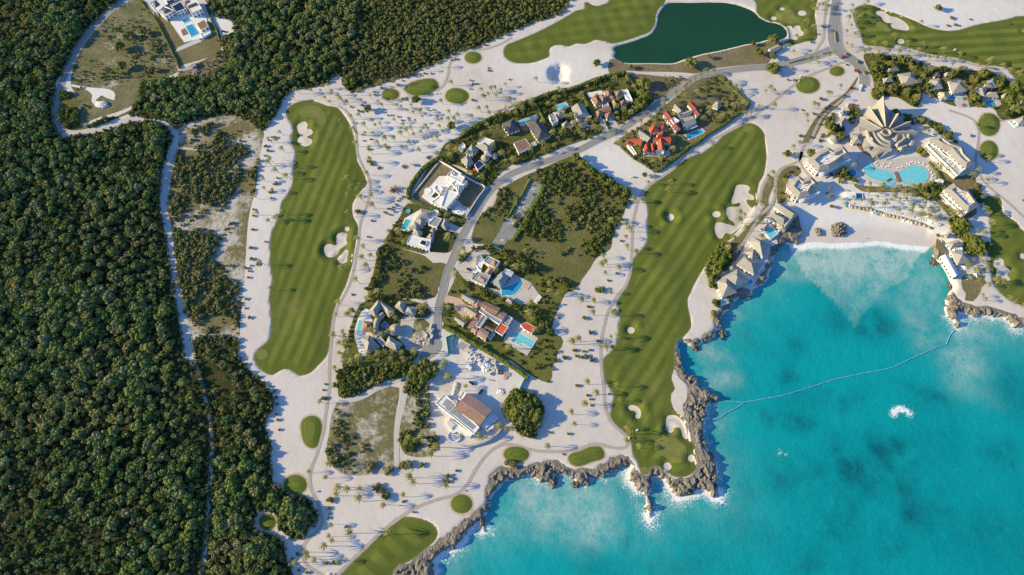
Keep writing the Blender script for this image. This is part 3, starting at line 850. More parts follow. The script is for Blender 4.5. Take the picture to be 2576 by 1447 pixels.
ii = np.arange(nx * ny).reshape(ny, nx)
quads = np.stack([ii[:-1, :-1], ii[:-1, 1:], ii[1:, 1:], ii[1:, :-1]], -1).reshape(-1, 4)
keep = (ss[quads] < 40).any(1)
quads = quads[keep]
sz = np.full(len(SP), SEA_Z) + (fbm(SP[:, 0], SP[:, 1], .06, 3, 61) - .5) * .35 * (np.abs(SP[:, 0]) < 650)
me = mesh_from('sea', np.column_stack([SP, sz]), quads, MAT['sea'], True)
for k, v in (('foam', foam), ('sandy', sandy), ('dark', dark), ('deep', deep)): fattr(me, k, v)
tag(link('sea', me), kind='structure')

# ------------------------------------------------------------------ craggy shore
def rock_z(P, d):
    s, e = coast_d(P)
    r1 = np.abs(fbm(P[:, 0], P[:, 1], .16, 4, 71) - .5) * 2
    r2 = fbm(P[:, 0], P[:, 1], .45, 3, 81)
    cr = np.abs(fbm(P[:, 0], P[:, 1], .09, 3, 91) - .5) * 2
    top = .1 + sstep(0, 5, d) * ((1 - r1) * 2.0 - .9 + (r2 - .5) * 2.4) - 2.6 * sstep(.10, .0, cr) * sstep(0, 6, d)
    drop = sstep(-.8, 4.2, s + (r2 - .5) * 5.0)
    return -6.5 + (6.5 + top) * drop
for k, poly in rock_w.items():
    me = cdt_mesh('rocky_shore', poly, 1.35, rock_z, MAT['rock'], False, .5)
    o = tag(link('rocky_shore', me), kind='structure')

# ------------------------------------------------------------------ turf, greens, bunkers, lagoon
for k, poly in fair_w.items():
    def zf(P, d, k=k):
        z, ins = turf_z(P, k, d)
        return np.where(ins, z - .45, z)
    tag(link('fairway', cdt_mesh('fairway', poly, 2.6, zf, MAT[FAIR[k][1]])), kind='structure')
for poly, ow, dep in bunk_w:
    def zf(P, d, ow=ow):
        dd, _ = pdist(P, fair_w[ow])
        inn = inside(P, fair_w[ow])
        z, _ = turf_z(P, ow, np.where(inn, dd, 0))
        return z + .05 - .12 * sstep(0, 2.5, d)
    tag(link('bunker', cdt_mesh('bunker', poly, 1.6, zf, MAT['bunker_sand'])), kind='structure')
for poly, ow in green_w:
    if ow:
        def zf(P, d, ow=ow): return turf_z(P, ow)[0] + .12
    else:
        def zf(P, d): return .06 + .75 * sstep(0, 5.5, d)
    if not ow:
        t_ = poly + (poly - poly.mean(0)) / np.linalg.norm(poly - poly.mean(0), axis=1)[:, None] * (.6 + 1.6 * fbm(poly[:, 0], poly[:, 1], .2, 2, 4))[:, None]
        tag(link('collar', cdt_mesh('collar', t_, 8, .05, MAT['collar'])), kind='structure')
    tag(link('green', cdt_mesh('green', poly, 2.2, zf, MAT['green_flat' if ow else 'green'])), kind='structure')
me = cdt_mesh('lagoon', lagoon_w, 25, -1.0, MAT['lagoon'])
tag(link('lagoon', me), kind='structure')
# waste sand between the seaside fairway and the rocks
me = cdt_mesh('waste_bunker', catmull(W(T(2, 2, "1630,850 1690,920 1745,970 1762,1060 1752,1140 1718,1180 1722,1250 1735,1300 1700,1290 1650,1240 1615,1190 1600,1130 1605,1070 1640,1020 1610,920")), True, 3), 6, .16, MAT['bunker_sand'])
tag(link('waste_bunker', me), kind='structure')

# ------------------------------------------------------------------ patches of soil, field, lawn, forest floor
PATCH = [
 ('forest_floor', 'forest_floor', T(0, 0, "-500,-300 1150,-300 1180,0 1080,90 960,210 870,300 790,410 720,530 670,640 600,770 545,850 552,900 525,1080 520,1200 556,1290 596,1350 590,1400 750,1370 950,1350 1150,1290 1300,1240 1420,1230 1560,1235 1650,1260 1710,1330 1725,1446") + T(0, 1, "1700,20 1670,150 1630,280 1612,420 1605,550 1612,680 1640,800 1660,950 1685,1100 1712,1250 1735,1400") + T(0, 2, "1745,50 1770,150 1798,300 1820,420 1835,560 1845,690 1860,740 1945,770 2000,900 2038,1050 2070,1200 2100,1350 2110,1446") + T(0, 3, "2112,60 2112,200 2098,450 2085,700 2068,900 2048,1150 2030,1300 2000,1446 1980,1800 -500,1800"), .05),
 ('forest_floor', 'forest_floor', T(0, 2, "1930,540 2000,495 2330,500 2400,540 2390,680 2450,760 2500,830 2576,900") + T(1, 2, "50,930 100,1000 160,1080 180,1150 160,1250 110,1280 90,1446") + T(1, 3, "100,0 150,120 140,250 150,400 180,540 250,580 350,650 480,645 550,700 560,760 600,800 625,870 560,930 520,1000 450,1080 400,1085 300,1040 240,990 220,890 180,800 100,780 30,800 -20,880 -40,960 0,990 150,1040 270,1130 300,1280 340,1380 380,1446 450,1800") + T(0, 3, "2010,1800 2060,1446 2090,1150 2110,900 2140,450 2150,100") + T(0, 2, "2130,1400 2070,1100 1990,800 1970,680"), .05),
 ('forest_floor', 'forest_floor', T(0, 0, "2080,-300 2080,0 2130,120 2200,180 2320,210 2370,260 2330,360 2240,400 2260,550 2280,640 2100,760 1830,780 1420,850 1440,950 1380,1060 1300,1150 1450,1180 1650,1215 1780,1300 1850,1250 2050,1190 2300,1150") + T(1, 0, "-100,1200 70,1310 120,1240 220,1120 270,990 380,905 520,885 700,845 770,765 870,775 875,850 960,930 1050,905 1250,835 1400,795 1550,755 1700,675 1900,595 2060,505 2200,482 2400,392 2576,312") + T(2, 0, "100,275 250,215 400,175 500,115 570,20 590,-300"), .05),
 ('scrub_ground', 'scrub', T(0, 0, "1790,1330 1850,1250 2050,1190 2300,1150 2480,1210") + T(1, 0, "70,1310") + T(1, 1, "60,0 20,250 0,440") + T(0, 1, "2520,650 2490,850 2470,1150 2455,1400") + T(0, 2, "2445,0 2430,200 2415,400 2400,520 2330,495 2000,485 1925,475 1885,400 1840,100") + T(0, 1, "1805,1400 1785,1250 1745,950 1695,650 1700,480 1790,60"), .05),
 ('meadow', 'meadow', T(0, 0, "1310,0 1390,-60 1450,0 1560,200 1700,450 1780,680 1800,720 1600,800 1420,840 1420,950 1350,1050 1200,1120 1000,1180 780,1240 780,1000 720,880 715,780 760,600 820,480 900,380 1000,260 1150,120"), .045),
 ('hedge_bank', 'scrub_dense', T(0, 0, "640,920 720,920 790,1020 780,1230 900,1250 1150,1180 1350,1080 1420,950 1440,850 1480,880 1420,1040 1300,1140 1100,1220 900,1290 700,1310 600,1200 590,1050"), .06),
 ('lawn', 'lawn_dry', T(0, 0, "1560,200 1700,450 1790,680 1850,650 2060,590 2220,500 2230,340 2150,250 1900,100 1600,80"), .055),
 ('field', 'dry_field', T(0, 0, "1800,720 2060,600 2230,500 2290,640 2200,740 2000,780 1830,780"), .065),
 ('scrub_ground', 'scrub_dense', T(2, 1, "130,320 300,250 500,160 640,115 760,190 860,280 960,340 1070,430 1180,470 1200,520 1160,570 1130,700 1060,820 1010,960 990,1060 850,1150 790,1250 700,1370 640,1446 300,1446 100,1250 -60,1100 -180,1020 -390,1000 -400,900 -380,830 -300,700 -170,600 -140,480 -20,400"), .05),
 ('scrub_ground', 'scrub_dense', T(1, 1, "1240,1040 1300,1000 1480,1060 1700,1130 1780,1200 1920,1210 1850,1446") + T(1, 2, "1830,0 1800,100 1500,110 1240,90 1100,20") + T(1, 1, "1120,1446 1180,1300"), .05),
 ('scrub_ground', 'scrub_dense', T(1, 2, "850,820 1000,785 1270,800 1450,785 1560,760 1540,860 1480,900 1300,940 1200,980 1100,1050 960,1100 830,1100 820,1000 840,900"), .05),
 ('scrub_ground', 'scrub', T(1, 2, "820,1150 1000,1120 1180,1060 1350,990 1440,1010 1440,1100 1400,1300 1390,1446") + T(1, 3, "1390,150 1390,280 1390,400 1100,440 900,440 800,380 720,290 700,200 740,0") + T(1, 2, "740,1400 770,1250"), .05),
 ('scrub_ground', 'scrub', T(1, 2, "1510,960 1720,960 1740,1200 1750,1446") + T(1, 3, "1800,0 1850,150 1700,260 1620,260 1500,230 1450,130 1450,0") + T(1, 2, "1450,1300 1500,1150"), .05),
 ('field', 'dry_field', T(2, 0, "980,600 1030,590 1150,645 1400,645 1600,650 1720,620 1900,560 2100,520 2350,460 2500,435 2576,410") + T(3, 0, "60,420 150,430 150,480 60,560 0,640") + T(2, 0, "2576,650 2300,660 2050,690 1850,740 1700,730 1150,720 980,740"), .05),
 ('field', 'dry_field', T(2, 0, "1160,750 1740,780 1600,900 1440,1000 1200,830"), .05),
 ('garden', 'lawn', T(1, 0, "1900,1446 2100,1350 2250,1250 2400,1180 2576,1130") + T(2, 0, "200,1020 450,930 680,880 900,800 1150,740 1250,870 1420,1000 1390,1060 1150,1220 950,1320 700,1420") + T(2, 1, "480,50 240,155 90,200 0,215") + T(1, 1, "2440,320 2330,430 2100,250 1840,170 1850,100"), .045),
 ('garden', 'lawn_dry', T(2, 0, "2050,755 2150,770 2250,900 2390,1030 2350,1100 2200,1200 2080,1270 1900,1420") + T(2, 1, "1700,130 1550,230 1440,300 1380,250 1200,140 1090,30 1020,0") + T(2, 0, "1030,1430 1170,1340 1370,1220 1520,1080 1720,910 1870,810"), .045),
 ('garden', 'lawn', T(1, 1, "1530,600 1700,640 1950,700 2120,760 2090,850 2030,950 1950,1090 1780,1090 1500,1060 1300,1000 1290,980 1350,880 1450,730"), .05),
 ('building_plot', 'dry_field', T(1, 1, "1840,180 2300,440 2110,740 1960,690 1680,590 1580,540 1640,400"), .05),
 ('garden', 'lawn_lush', T(1, 2, "1050,170 1240,100 1500,120 1700,180 1780,300 1650,350 1500,620 1650,640 1600,720 1300,770 1000,780 880,720 900,600 960,370"), .055),
 ('garden', 'lawn_lush', T(2, 2, "540,60 420,330 400,420 430,470 490,490 515,540 500,600 450,650 455,730 400,800 405,900 370,960 300,940 150,860 0,740") + T(1, 2, "2500,720 2300,600 1900,390 1890,170 1960,0") + T(1, 1, "1985,1400 2060,1180 2200,1060 2400,1050") + T(2, 1, "100,1200 350,1320 640,1446"), .06),
 ('garden', 'lawn_dry', T(2, 1, "2500,520 2540,600 2480,720 2380,820 2250,960 2150,1010 2050,1110 2100,1200 2250,1180 2400,900 2560,720") + T(3, 1, "0,560 60,420 60,340 0,300") , .05),
 ('garden', 'lawn_dry', T(3, 1, "100,330 180,240 300,220 340,280 300,330 240,310 180,420 190,560 100,600 90,480"), .05),
 ('garden', 'lawn', T(3, 0, "960,560 1100,540 1400,590 1500,640 1900,700 2200,720 2400,800 2576,900 2700,1000 2700,1300 2576,1200 2350,1200 2250,1080 2000,1080 1880,1070 1700,1000 1580,900 1500,1080 1300,980 1100,960 1050,780"), .045),
 ('garden', 'lawn_dry', T(3, 1, "1600,150 1700,250 1900,330 2050,300 2100,400 2080,600 2100,700 1900,800 1750,640 1680,570 1740,460 1640,380 1690,330 1620,200"), .05),
 ('garden', 'lawn_dry', T(3, 1, "860,400 950,420 1100,430 1250,420 1350,400 1500,440 1560,500 1300,490 950,480"), .05),
 ('garden', 'lawn_dry', T(3, 1, "1700,950 1740,980 1780,1060 1790,1110 1740,1110 1690,1050"), .06),
 ('garden', 'lawn_dry', T(3, 1, "1950,1340 2100,1300 2200,1400 2150,1446") + T(3, 2, "2130,60 2060,140 1980,130 1990,60 1960,20"), .06),
 ('garden', 'lawn_dry', T(3, 0, "830,870 910,760 880,850 800,960 740,1040 640,1120 560,1220 480,1380 400,1446 340,1446 420,1280 520,1140 640,1030 760,950"), .05),
 ('garden', 'lawn', T(2, 2, "0,1050 130,1050 250,1100 310,1220 290,1330 240,1420 240,1500 100,1480 0,1350 -76,1300 -60,1150"), .05),
 ('white_apron', 'white_sand', T(0, 0, "2080,-40 2120,90 2200,160 2320,190 2370,260 2330,360 2250,400 2210,330 2180,230 2130,150 2090,60"), .07),
 ('white_apron', 'white_sand', T(1, 0, "560,-60 570,10 620,45 760,40 940,20 950,-60"), .07),
 ('white_apron', 'white_sand', T(0, 0, "720,850 900,880 1100,900 1160,950 1150,1010 1080,990 1020,960 960,1010 1100,1060 1060,1090 960,1070 920,1020 930,960 860,900 720,870"), .08),
]
MOUND = []
for name, mk, poly, z in PATCH:
    pw = catmull(W(poly), True, 6.0)
    tag(link(name, cdt_mesh(name, pw, 14.0, z, MAT[mk])), kind='structure')

# ------------------------------------------------------------------ roads, tracks and paths
def road(name, poly, width, mat, z=.12, kerb=False, step=4.0):
    line = W(poly)
    me, L = ribbon(name, line, width, z, MAT[mat], step)
    o = tag(link(name, me), kind='structure')
    if kerb:
        w = np.full(len(L), width) if np.isscalar(width) else np.interp(np.linspace(0, 1, len(L)), np.linspace(0, 1, len(width)), width)
        t = np.gradient(L, axis=0); t /= np.linalg.norm(t, axis=1)[:, None] + 1e-9
        nn = np.column_stack([-t[:, 1], t[:, 0]])
        for sgn in (-1, 1):
            a = L + nn * (sgn * w / 2)[:, None]; b = L + nn * (sgn * (w / 2 + .3))[:, None]
            V = []
            for i in range(len(L)):
                V += [(a[i][0], a[i][1], .0), (a[i][0], a[i][1], .24), (b[i][0], b[i][1], .24), (b[i][0], b[i][1], .0)]
            F = []
            for i in range(len(L) - 1):
                for j in range(3):
                    F.append((4 * i + j, 4 * i + j + 1, 4 * i + 5 + j, 4 * i + 4 + j))
            k = link('kerb', mesh_from('kerb', V, F, MAT['kerb']), o)
    return o, L

road('road', T(0, 0, "1380,-130 1250,-20 1120,100 960,260 850,380 765,520 710,640 650,770 605,880 570,990 552,1130 560,1230 600,1310 640,1345"), [8, 8, 8, 8.5, 9, 8.5, 7, 6, 6.5, 7], 'asphalt', .13, True)
road('dirt_road', T(0, 0, "600,1330 700,1345 800,1345 950,1320 1120,1270 1280,1215 1420,1200 1560,1205 1680,1230 1750,1310 1770,1400 1760,1446") + T(0, 1, "1750,20 1720,150 1680,280 1655,420 1645,550 1650,680 1680,800 1700,950 1725,1100 1750,1250 1770,1400") + T(0, 2, "1785,50 1810,150 1840,300 1860,420 1890,560 1910,690 1918,745"), [6, 6, 6, 6.5, 7, 7, 7, 7.5, 8, 9.5], 'dirt_track', .11)
road('dirt_track', T(0, 2, "1930,720 1975,800 2010,900 2050,1050 2085,1200 2115,1350 2125,1446") + T(0, 3, "2130,60 2130,200 2115,450 2100,700 2085,900 2065,1150 2050,1300 2020,1446 1990,1700"), 3.0, 'dirt_track', .10)
road('dirt_track', T(0, 1, "1790,40 1900,50 2000,60 2100,55 2250,20 2400,-20 2576,-80"), 2.2, 'dirt_track', .10)
road('dirt_track', T(0, 2, "1900,500 1980,480 2150,480 2330,490 2420,500"), 2.0, 'dirt_track', .10)
road('dirt_track', T(1, 2, "830,1135 950,1135 1080,1100 1200,1030 1320,960 1450,930 1520,900 1570,830 1620,760"), 3.6, 'dirt_track', .10)
road('dirt_track', T(1, 2, "1480,930 1500,1030 1470,1200 1430,1350 1415,1446") + T(1, 3, "1415,80 1415,300 1420,420"), 4.5, 'dirt_track', .10)
road('road', T(3, 0, "640,500 600,520 480,565 330,610 170,645 0,675") + T(2, 0, "2500,680 2350,690 2150,715 2000,740 1850,780 1700,870 1560,980 1430,1080 1300,1170 1150,1270 1000,1350 850,1420") + T(2, 1, "700,50 550,110 400,160 250,210 100,260 0,300") + T(1, 1, "2500,350 2430,400 2350,480 2280,570 2220,680 2160,780 2090,900 2040,1000 1990,1130 1940,1250 1900,1380") + T(1, 2, "1880,30 1850,140 1830,250 1825,350 1815,450 1800,540 1760,610"), [10, 8, 7, 6.4, 6.4, 6.4, 6.4, 6.4], 'asphalt', .13, True)
road('road', T(3, 0, "700,-130 690,-30 680,100 672,250 675,400 700,490 760,550 840,600 905,655 950,720 972,790 965,860"), [9, 9, 10, 12, 15, 15, 13, 11, 10], 'asphalt', .135, True)
tag(link('turning_circle', cdt_mesh('turning_circle', catmull(W(T(1, 2, "1830,500 1870,560 1850,640 1780,700 1690,740 1645,730 1660,660 1700,590 1760,530")), True, 3), 8, .125, MAT['asphalt'])), kind='structure')
PATHS = [
 T(1, 0, "2576,380 2450,450 2300,495 2180,510 2080,535 1990,590 1945,660 1935,740 1905,830 1860,890 1780,930 1680,968 1560,980 1430,1000 1330,1025"),
 T(1, 0, "820,1070 900,1110 990,1250 1012,1400") + T(1, 1, "1022,100 1075,230 1135,350 1150,450 1132,560 1095,680 1062,760 1042,850 1028,1000 1006,1120 986,1250 944,1400") + T(1, 2, "896,60 826,180 784,300 768,420 757,560 742,700 737,850 740,1000 720,1150 697,1300 680,1440") + T(1, 3, "655,80 605,250 552,380 542,500 562,600 622,720 660,840 665,930 600,1020 520,1090 470,1180 480,1300 550,1380 660,1446 760,1560"),
 T(3, 0, "800,620 720,640 600,690 420,760 300,830 180,920 60,1020 0,1070") + T(2, 0, "2500,1120 2350,1230 2150,1340 1970,1430") + T(2, 1, "1850,60 1700,180 1600,270 1450,370 1350,440 1290,530 1250,640 1225,760 1210,900 1205,1050 1200,1180 1185,1320 1135,1440") + T(2, 2, "1075,60 1010,160 960,260 930,380 905,480 895,600 893,720 903,850 923,1000 930,1130 945,1230 985,1330 1050,1410") + T(2, 3, "1105,10 1160,60 1180,120 1140,160 1060,170 950,150 860,125 780,140 700,170 600,195 420,205 240,195 100,160 0,135") + T(1, 3, "2500,130 2400,170 2300,260 2200,400 2120,540 2000,640 1850,680 1700,730 1550,800 1400,905 1250,1025 1100,1170 950,1310 820,1440 720,1560"),
 T(3, 0, "1820,1110 2000,1170 2090,1230 2120,1300 2115,1446") + T(3, 1, "2105,60 2090,200 2150,350 2190,400 2300,500 2450,620 2576,740 2750,880"),
 T(3, 0, "600,-60 570,200 560,380 520,450 490,500 480,530"),
 T(3, 0, "880,530 1000,490 1200,500 1400,515 1650,570 1870,600 2100,660 2300,700 2420,790"),
 T(3, 1, "340,80 300,180 150,240 85,320 70,450 60,560 0,650") + T(2, 1, "2500,720 2420,850 2340,980 2250,1100"),
 T(3, 0, "880,870 800,960 700,1040 560,1160 480,1300 420,1446") + T(3, 1, "380,0 340,80 330,200 420,330"),
 T(2, 1, "2576,330 2520,440 2500,560 2540,640"),
]
for p in PATHS: road('cart_path', p, 2.6, 'cart_path', .10)
road('gravel_path', T(2, 0, "1150,725 1300,735 1500,755 1700,770 1800,775"), 3.5, 'dirt_track', .10)
# ------------------------------------------------------------------ building kit
def cc(P):
    """counter-clockwise copy"""
    P = [tuple(p[:2]) for p in P]
    a = sum(P[i][0] * P[(i + 1) % len(P)][1] - P[(i + 1) % len(P)][0] * P[i][1] for i in range(len(P)))
    return P if a > 0 else P[::-1]

def inset(P, d):
    P = np.array(cc(P)); n = len(P); out = []
    for i in range(n):
        a, b, c = P[i - 1], P[i], P[(i + 1) % n]
        e1 = (b - a) / (np.linalg.norm(b - a) + 1e-9); e2 = (c - b) / (np.linalg.norm(c - b) + 1e-9)
        n1 = np.array([-e1[1], e1[0]]); n2 = np.array([-e2[1], e2[0]])
        m = n1 + n2; L = m @ m
        m = m / L * 2 if L > .3 else n1
        m = m * min(1, 2.0 / (np.linalg.norm(m) + 1e-9))
        out.append(tuple(b + m * d))
    return out

def fan_cap(P):
    """triangulate a simple polygon"""
    vs = [Vector((p[0], p[1], 0)) for p in P]
    from mathutils.geometry import tessellate_polygon
    return [tuple(t) for t in tessellate_polygon([vs])]

def prism_geo(P, z0, z1, cap=True):
    P = cc(P); n = len(P)
    if abs(P[0][0]) > 30 or abs(P[0][1]) > 30: FOOT.append(np.array(P))
    V = [(p[0], p[1], z0) for p in P] + [(p[0], p[1], z1) for p in P]
    F = [(i, (i + 1) % n, n + (i + 1) % n, n + i) for i in range(n)]
    if cap:
        for t in fan_cap(P):
            a, b, c = (P[i] for i in t)
            cr = (b[0] - a[0]) * (c[1] - a[1]) - (b[1] - a[1]) * (c[0] - a[0])
            t = t if cr > 0 else t[::-1]
            F.append(tuple(n + i for i in t))
    return V, F

def wall_ring_geo(P, z0, z1, th):
    P = cc(P); Q = inset(P, th); n = len(P)
    V = [(p[0], p[1], z0) for p in P] + [(p[0], p[1], z1) for p in P] + [(p[0], p[1], z1) for p in Q] + [(p[0], p[1], z0) for p in Q]
    F = []
    for i in range(n):
        j = (i + 1) % n
        F += [(i, j, n + j, n + i), (n + i, n + j, 2 * n + j, 2 * n + i), (2 * n + i, 2 * n + j, 3 * n + j, 3 * n + i)]
    return V, F

_wb = None
def unit_box():
    global _wb
    if _wb is None:
        V = [(x, y, z) for x in (-.5, .5) for y in (-.5, .5) for z in (0, 1)]
        F = [(0, 1, 3, 2), (4, 6, 7, 5), (0, 4, 5, 1), (2, 3, 7, 6), (0, 2, 6, 4), (1, 5, 7, 3)]
        _wb = (V, F)
    return _wb
WIN = {}
def win_mesh(mk):
    if mk not in WIN:
        V, F = unit_box(); WIN[mk] = mesh_from('window', V, F, MAT[mk])
    return WIN[mk]

class Thing:
    def __init__(s, name, label, cat, ref, group=None):
        c = at(ref[0], ref[1], 0)
        s.o = empty(name, (c[0], c[1], 0)); s.c = c
        tag(s.o, label, cat, group)
    def add(s, name, V, F, mk, parent=None, smooth=False):
        V = [(v[0] - s.c[0], v[1] - s.c[1], v[2]) for v in V]
        m = MAT[mk] if isinstance(mk, str) else [MAT[k] for k in mk]
        return link(name, mesh_from(name, V, F, m, smooth), parent or s.o)
    def windows(s, P, z0, z1, wall, mk='glass', pitch=3.4, w=1.7):
        P = cc(P); n = len(P)
        levels = max(1, int((z1 - z0) / 3.0))
        for i in range(n):
            a = np.array(P[i]); b = np.array(P[(i + 1) % n]); L = np.linalg.norm(b - a)
            if L < 3.2: continue
            t = (b - a) / L; nr = np.array([t[1], -t[0]])
            if nr[1] > .45: continue                       # faces away from every view of the photograph
            m = max(1, int(L / pitch))
            for k in range(m):
                p = a + t * L * (k + .5) / m + nr * .02
                for lv in range(levels):
                    h = 1.5 if lv else 1.9
                    zz = z0 + lv * (z1 - z0) / levels + (.9 if lv else .5)
                    if zz + h > z1 - .2: continue
                    o = link('window', win_mesh(mk), wall, (p[0] - s.c[0], p[1] - s.c[1], zz))
                    o.rotation_euler = (0, 0, math.atan2(t[1], t[0])); o.scale = (min(w, L / m * .62), .12, h)
    def walls(s, P, z1, mk='white_wall', z0=0, ins=.6, win=True):
        Q = inset(P, ins)
        V, F = prism_geo(Q, z0, z1)
        o = s.add('wall', V, F, mk)
        if win: s.windows(Q, z0, z1, o)
        return o
    def hip(s, pts4, eave, rise, mk, wall='white_wall', ov=.7, win=True, ridge=.5, thick=.35, walls=True):
        """hipped roof over four corners surveyed at eave height"""
        P = cc([at(p[0], p[1], eave)[:2] for p in pts4]); P = [np.array(p) for p in P]
        l01 = np.linalg.norm(P[1] - P[0]); l12 = np.linalg.norm(P[2] - P[1])
        if l01 < l12: P = P[1:] + P[:1]; l01, l12 = l12, l01
        m1 = (P[1] + P[2]) / 2; m2 = (P[3] + P[0]) / 2
        ax = (m1 - m2); L = np.linalg.norm(ax); ax = ax / L
        k = min(l12 * ridge, L * .46)
        r1 = m1 - ax * k; r2 = m2 + ax * k
        if walls: s.walls([tuple(p) for p in P], eave, wall, 0, ov, win)
        V = [(p[0], p[1], eave) for p in P] + [(r1[0], r1[1], eave + rise), (r2[0], r2[1], eave + rise)] + [(p[0], p[1], eave - thick) for p in P]
        F = [(0, 1, 4, 5), (1, 2, 4), (2, 3, 5, 4), (3, 0, 5), (6, 7, 1, 0), (7, 8, 2, 1), (8, 9, 3, 2), (9, 6, 0, 3), (9, 8, 7, 6)]
        o = s.add('roof', V, F, mk)
        rp = [r1, r2]
        d = np.array([-ax[1], ax[0]]) * .22
        V = []
        for q in (r2, r1):
            V += [(q[0] - d[0], q[1] - d[1], eave + rise - .05), (q[0], q[1], eave + rise + .16), (q[0] + d[0], q[1] + d[1], eave + rise - .05)]
        s.add('ridge_cap', V, [(0, 3, 4, 1), (1, 4, 5, 2), (0, 1, 2), (3, 5, 4)], 'thatch_edge' if mk == 'thatch' else mk, o)
        return o
    def gable(s, pts4, eave, rise, mk, wall='white_wall', mk2=None, win=True, ov=.5):
        """ridge parallel to the first side"""
        P = [np.array(at(p[0], p[1], eave)[:2]) for p in pts4]
        r1 = (P[1] + P[2]) / 2; r2 = (P[3] + P[0]) / 2
        s.walls([tuple(p) for p in P], eave, wall, 0, ov, win)
        z = eave + rise
        for a, b, c, d, m in ((P[0], P[1], r1, r2, mk), (P[2], P[3], r2, r1, mk2 or mk)):
            V = [(a[0], a[1], eave), (b[0], b[1], eave), (c[0], c[1], z), (d[0], d[1], z), (a[0], a[1], eave - .3), (b[0], b[1], eave - .3), (c[0], c[1], z - .3), (d[0], d[1], z - .3)]
            F = [(0, 1, 2, 3), (7, 6, 5, 4), (4, 5, 1, 0), (5, 6, 2, 1), (6, 7, 3, 2), (7, 4, 0, 3)]
            s.add('roof_slope', V, F, m)
        cen = sum(P) / 4
        f = lambda p: p + (cen - p) / (np.linalg.norm(cen - p) + 1e-9) * ov * 1.4
        for (u, v, w) in ((P[1], P[2], r1), (P[3], P[0], r2)):
            u2, v2, w2 = f(u), f(v), f(w)
            s.add('gable_wall', [(u2[0], u2[1], eave - .02), (v2[0], v2[1], eave - .02), (w2[0], w2[1], z - .35)], [(0, 1, 2)], wall)
    def flat(s, pn, h, mk='white_roof', wall='white_wall', par=.55, win=True, z0=0):
        P = cc([at(p[0], p[1], h)[:2] for p in pn])
        V, F = prism_geo(P, z0, h)
        w = s.add('wall', V, F, wall)
        if win: s.windows(P, z0, h, w)
        Q = inset(P, .32)
        V, F = prism_geo(Q, h, h + .06); s.add('roof', V, F, mk)
        if par:
            V, F = wall_ring_geo(P, h, h + par, .3); s.add('parapet', V, F, wall)
        return w
    def slab(s, name, pn, z0, z1, mk, parent=None):
        P = [at(p[0], p[1], z1)[:2] for p in pn]
        V, F = prism_geo(P, z0, z1); return s.add(name, V, F, mk, parent)
    def deck(s, pn, z=.3, mk='paving', name='terrace'):
        return s.slab(name, pn, 0, z, mk)
    def pool(s, pn, mk='pool_blue', z=.3, rim='white_wall', smooth=False):
        P = [at(p[0], p[1], z)[:2] for p in pn]
        if smooth: P = [tuple(p) for p in catmull(P, True, 2.0)]
        V, F = prism_geo(inset(P, .05), 0, z + .06); o = s.add('pool', V, F, mk)
        V, F = wall_ring_geo(inset(P, -.45), 0, z + .16, .45); s.add('pool_rim', V, F, rim, o)
    def cone(s, c, r, eave, rise, mk='thatch', wall='white_wall', n=16):
        c = at(c[0], c[1], eave)
        P = [(c[0] + r * math.cos(2 * math.pi * i / n), c[1] + r * math.sin(2 * math.pi * i / n)) for i in range(n)]
        if wall: s.walls(P, eave, wall, 0, r * .18, False)
        V = [(p[0], p[1], eave) for p in P] + [(c[0], c[1], eave + rise)] + [(p[0], p[1], eave - .35) for p in P]
        F = [(i, (i + 1) % n, n) for i in range(n)] + [(n + 1 + i, n + 1 + (i + 1) % n, (i + 1) % n, i) for i in range(n)]
        return s.add('roof', V, F, mk)
    def posts(s, pn, h, r=.14, mk='white_wall'):
        for p in pn:
            c = at(p[0], p[1], 0)
            V, F = trunk_geo(h, r, r, (0, 0), 6, 1, (c[0], c[1], 0)); s.add('post', V, F, mk)
    def slats(s, pts4, z, n, mk, w=.5, name='slat'):
        """parallel beams across a quad, p0-p1 is the direction they are spread along"""
        P = [np.array(at(p[0], p[1], z)[:2]) for p in pts4]
        for k in range(n):
            t = (k + .5) / n
            a = P[0] + (P[1] - P[0]) * t; b = P[3] + (P[2] - P[3]) * t
            d = (b - a) / np.linalg.norm(b - a); nn = np.array([-d[1], d[0]]) * w / 2
            V, F = prism_geo([tuple(a - nn), tuple(b - nn), tuple(b + nn), tuple(a + nn)], z - .2, z); s.add(name, V, F, mk)
    def arc_roof(s, line, width, z, rise, mk='thatch', edge=None, name='roof'):
        L = catmull([at(p[0], p[1], z)[:2] for p in line], False, 2.0)
        t = np.gradient(L, axis=0); t /= np.linalg.norm(t, axis=1)[:, None]
        nn = np.column_stack([-t[:, 1], t[:, 0]])
        V, F = [], []
        for i in range(len(L)):
            for a, b in ((-.5, 0), (-.1, 1), (.1, 1), (.5, 0), (.5, -.5), (-.5, -.5)):
                V.append((L[i][0] + nn[i][0] * a * width, L[i][1] + nn[i][1] * a * width, z + b * rise))
        for i in range(len(L) - 1):
            for j in range(6): F.append((6 * i + j, 6 * (i + 1) + j, 6 * (i + 1) + (j + 1) % 6, 6 * i + (j + 1) % 6))
        F += [(0, 1, 2, 3, 4, 5), tuple(6 * (len(L) - 1) + j for j in (5, 4, 3, 2, 1, 0))]
        return s.add(name, V, F, mk)
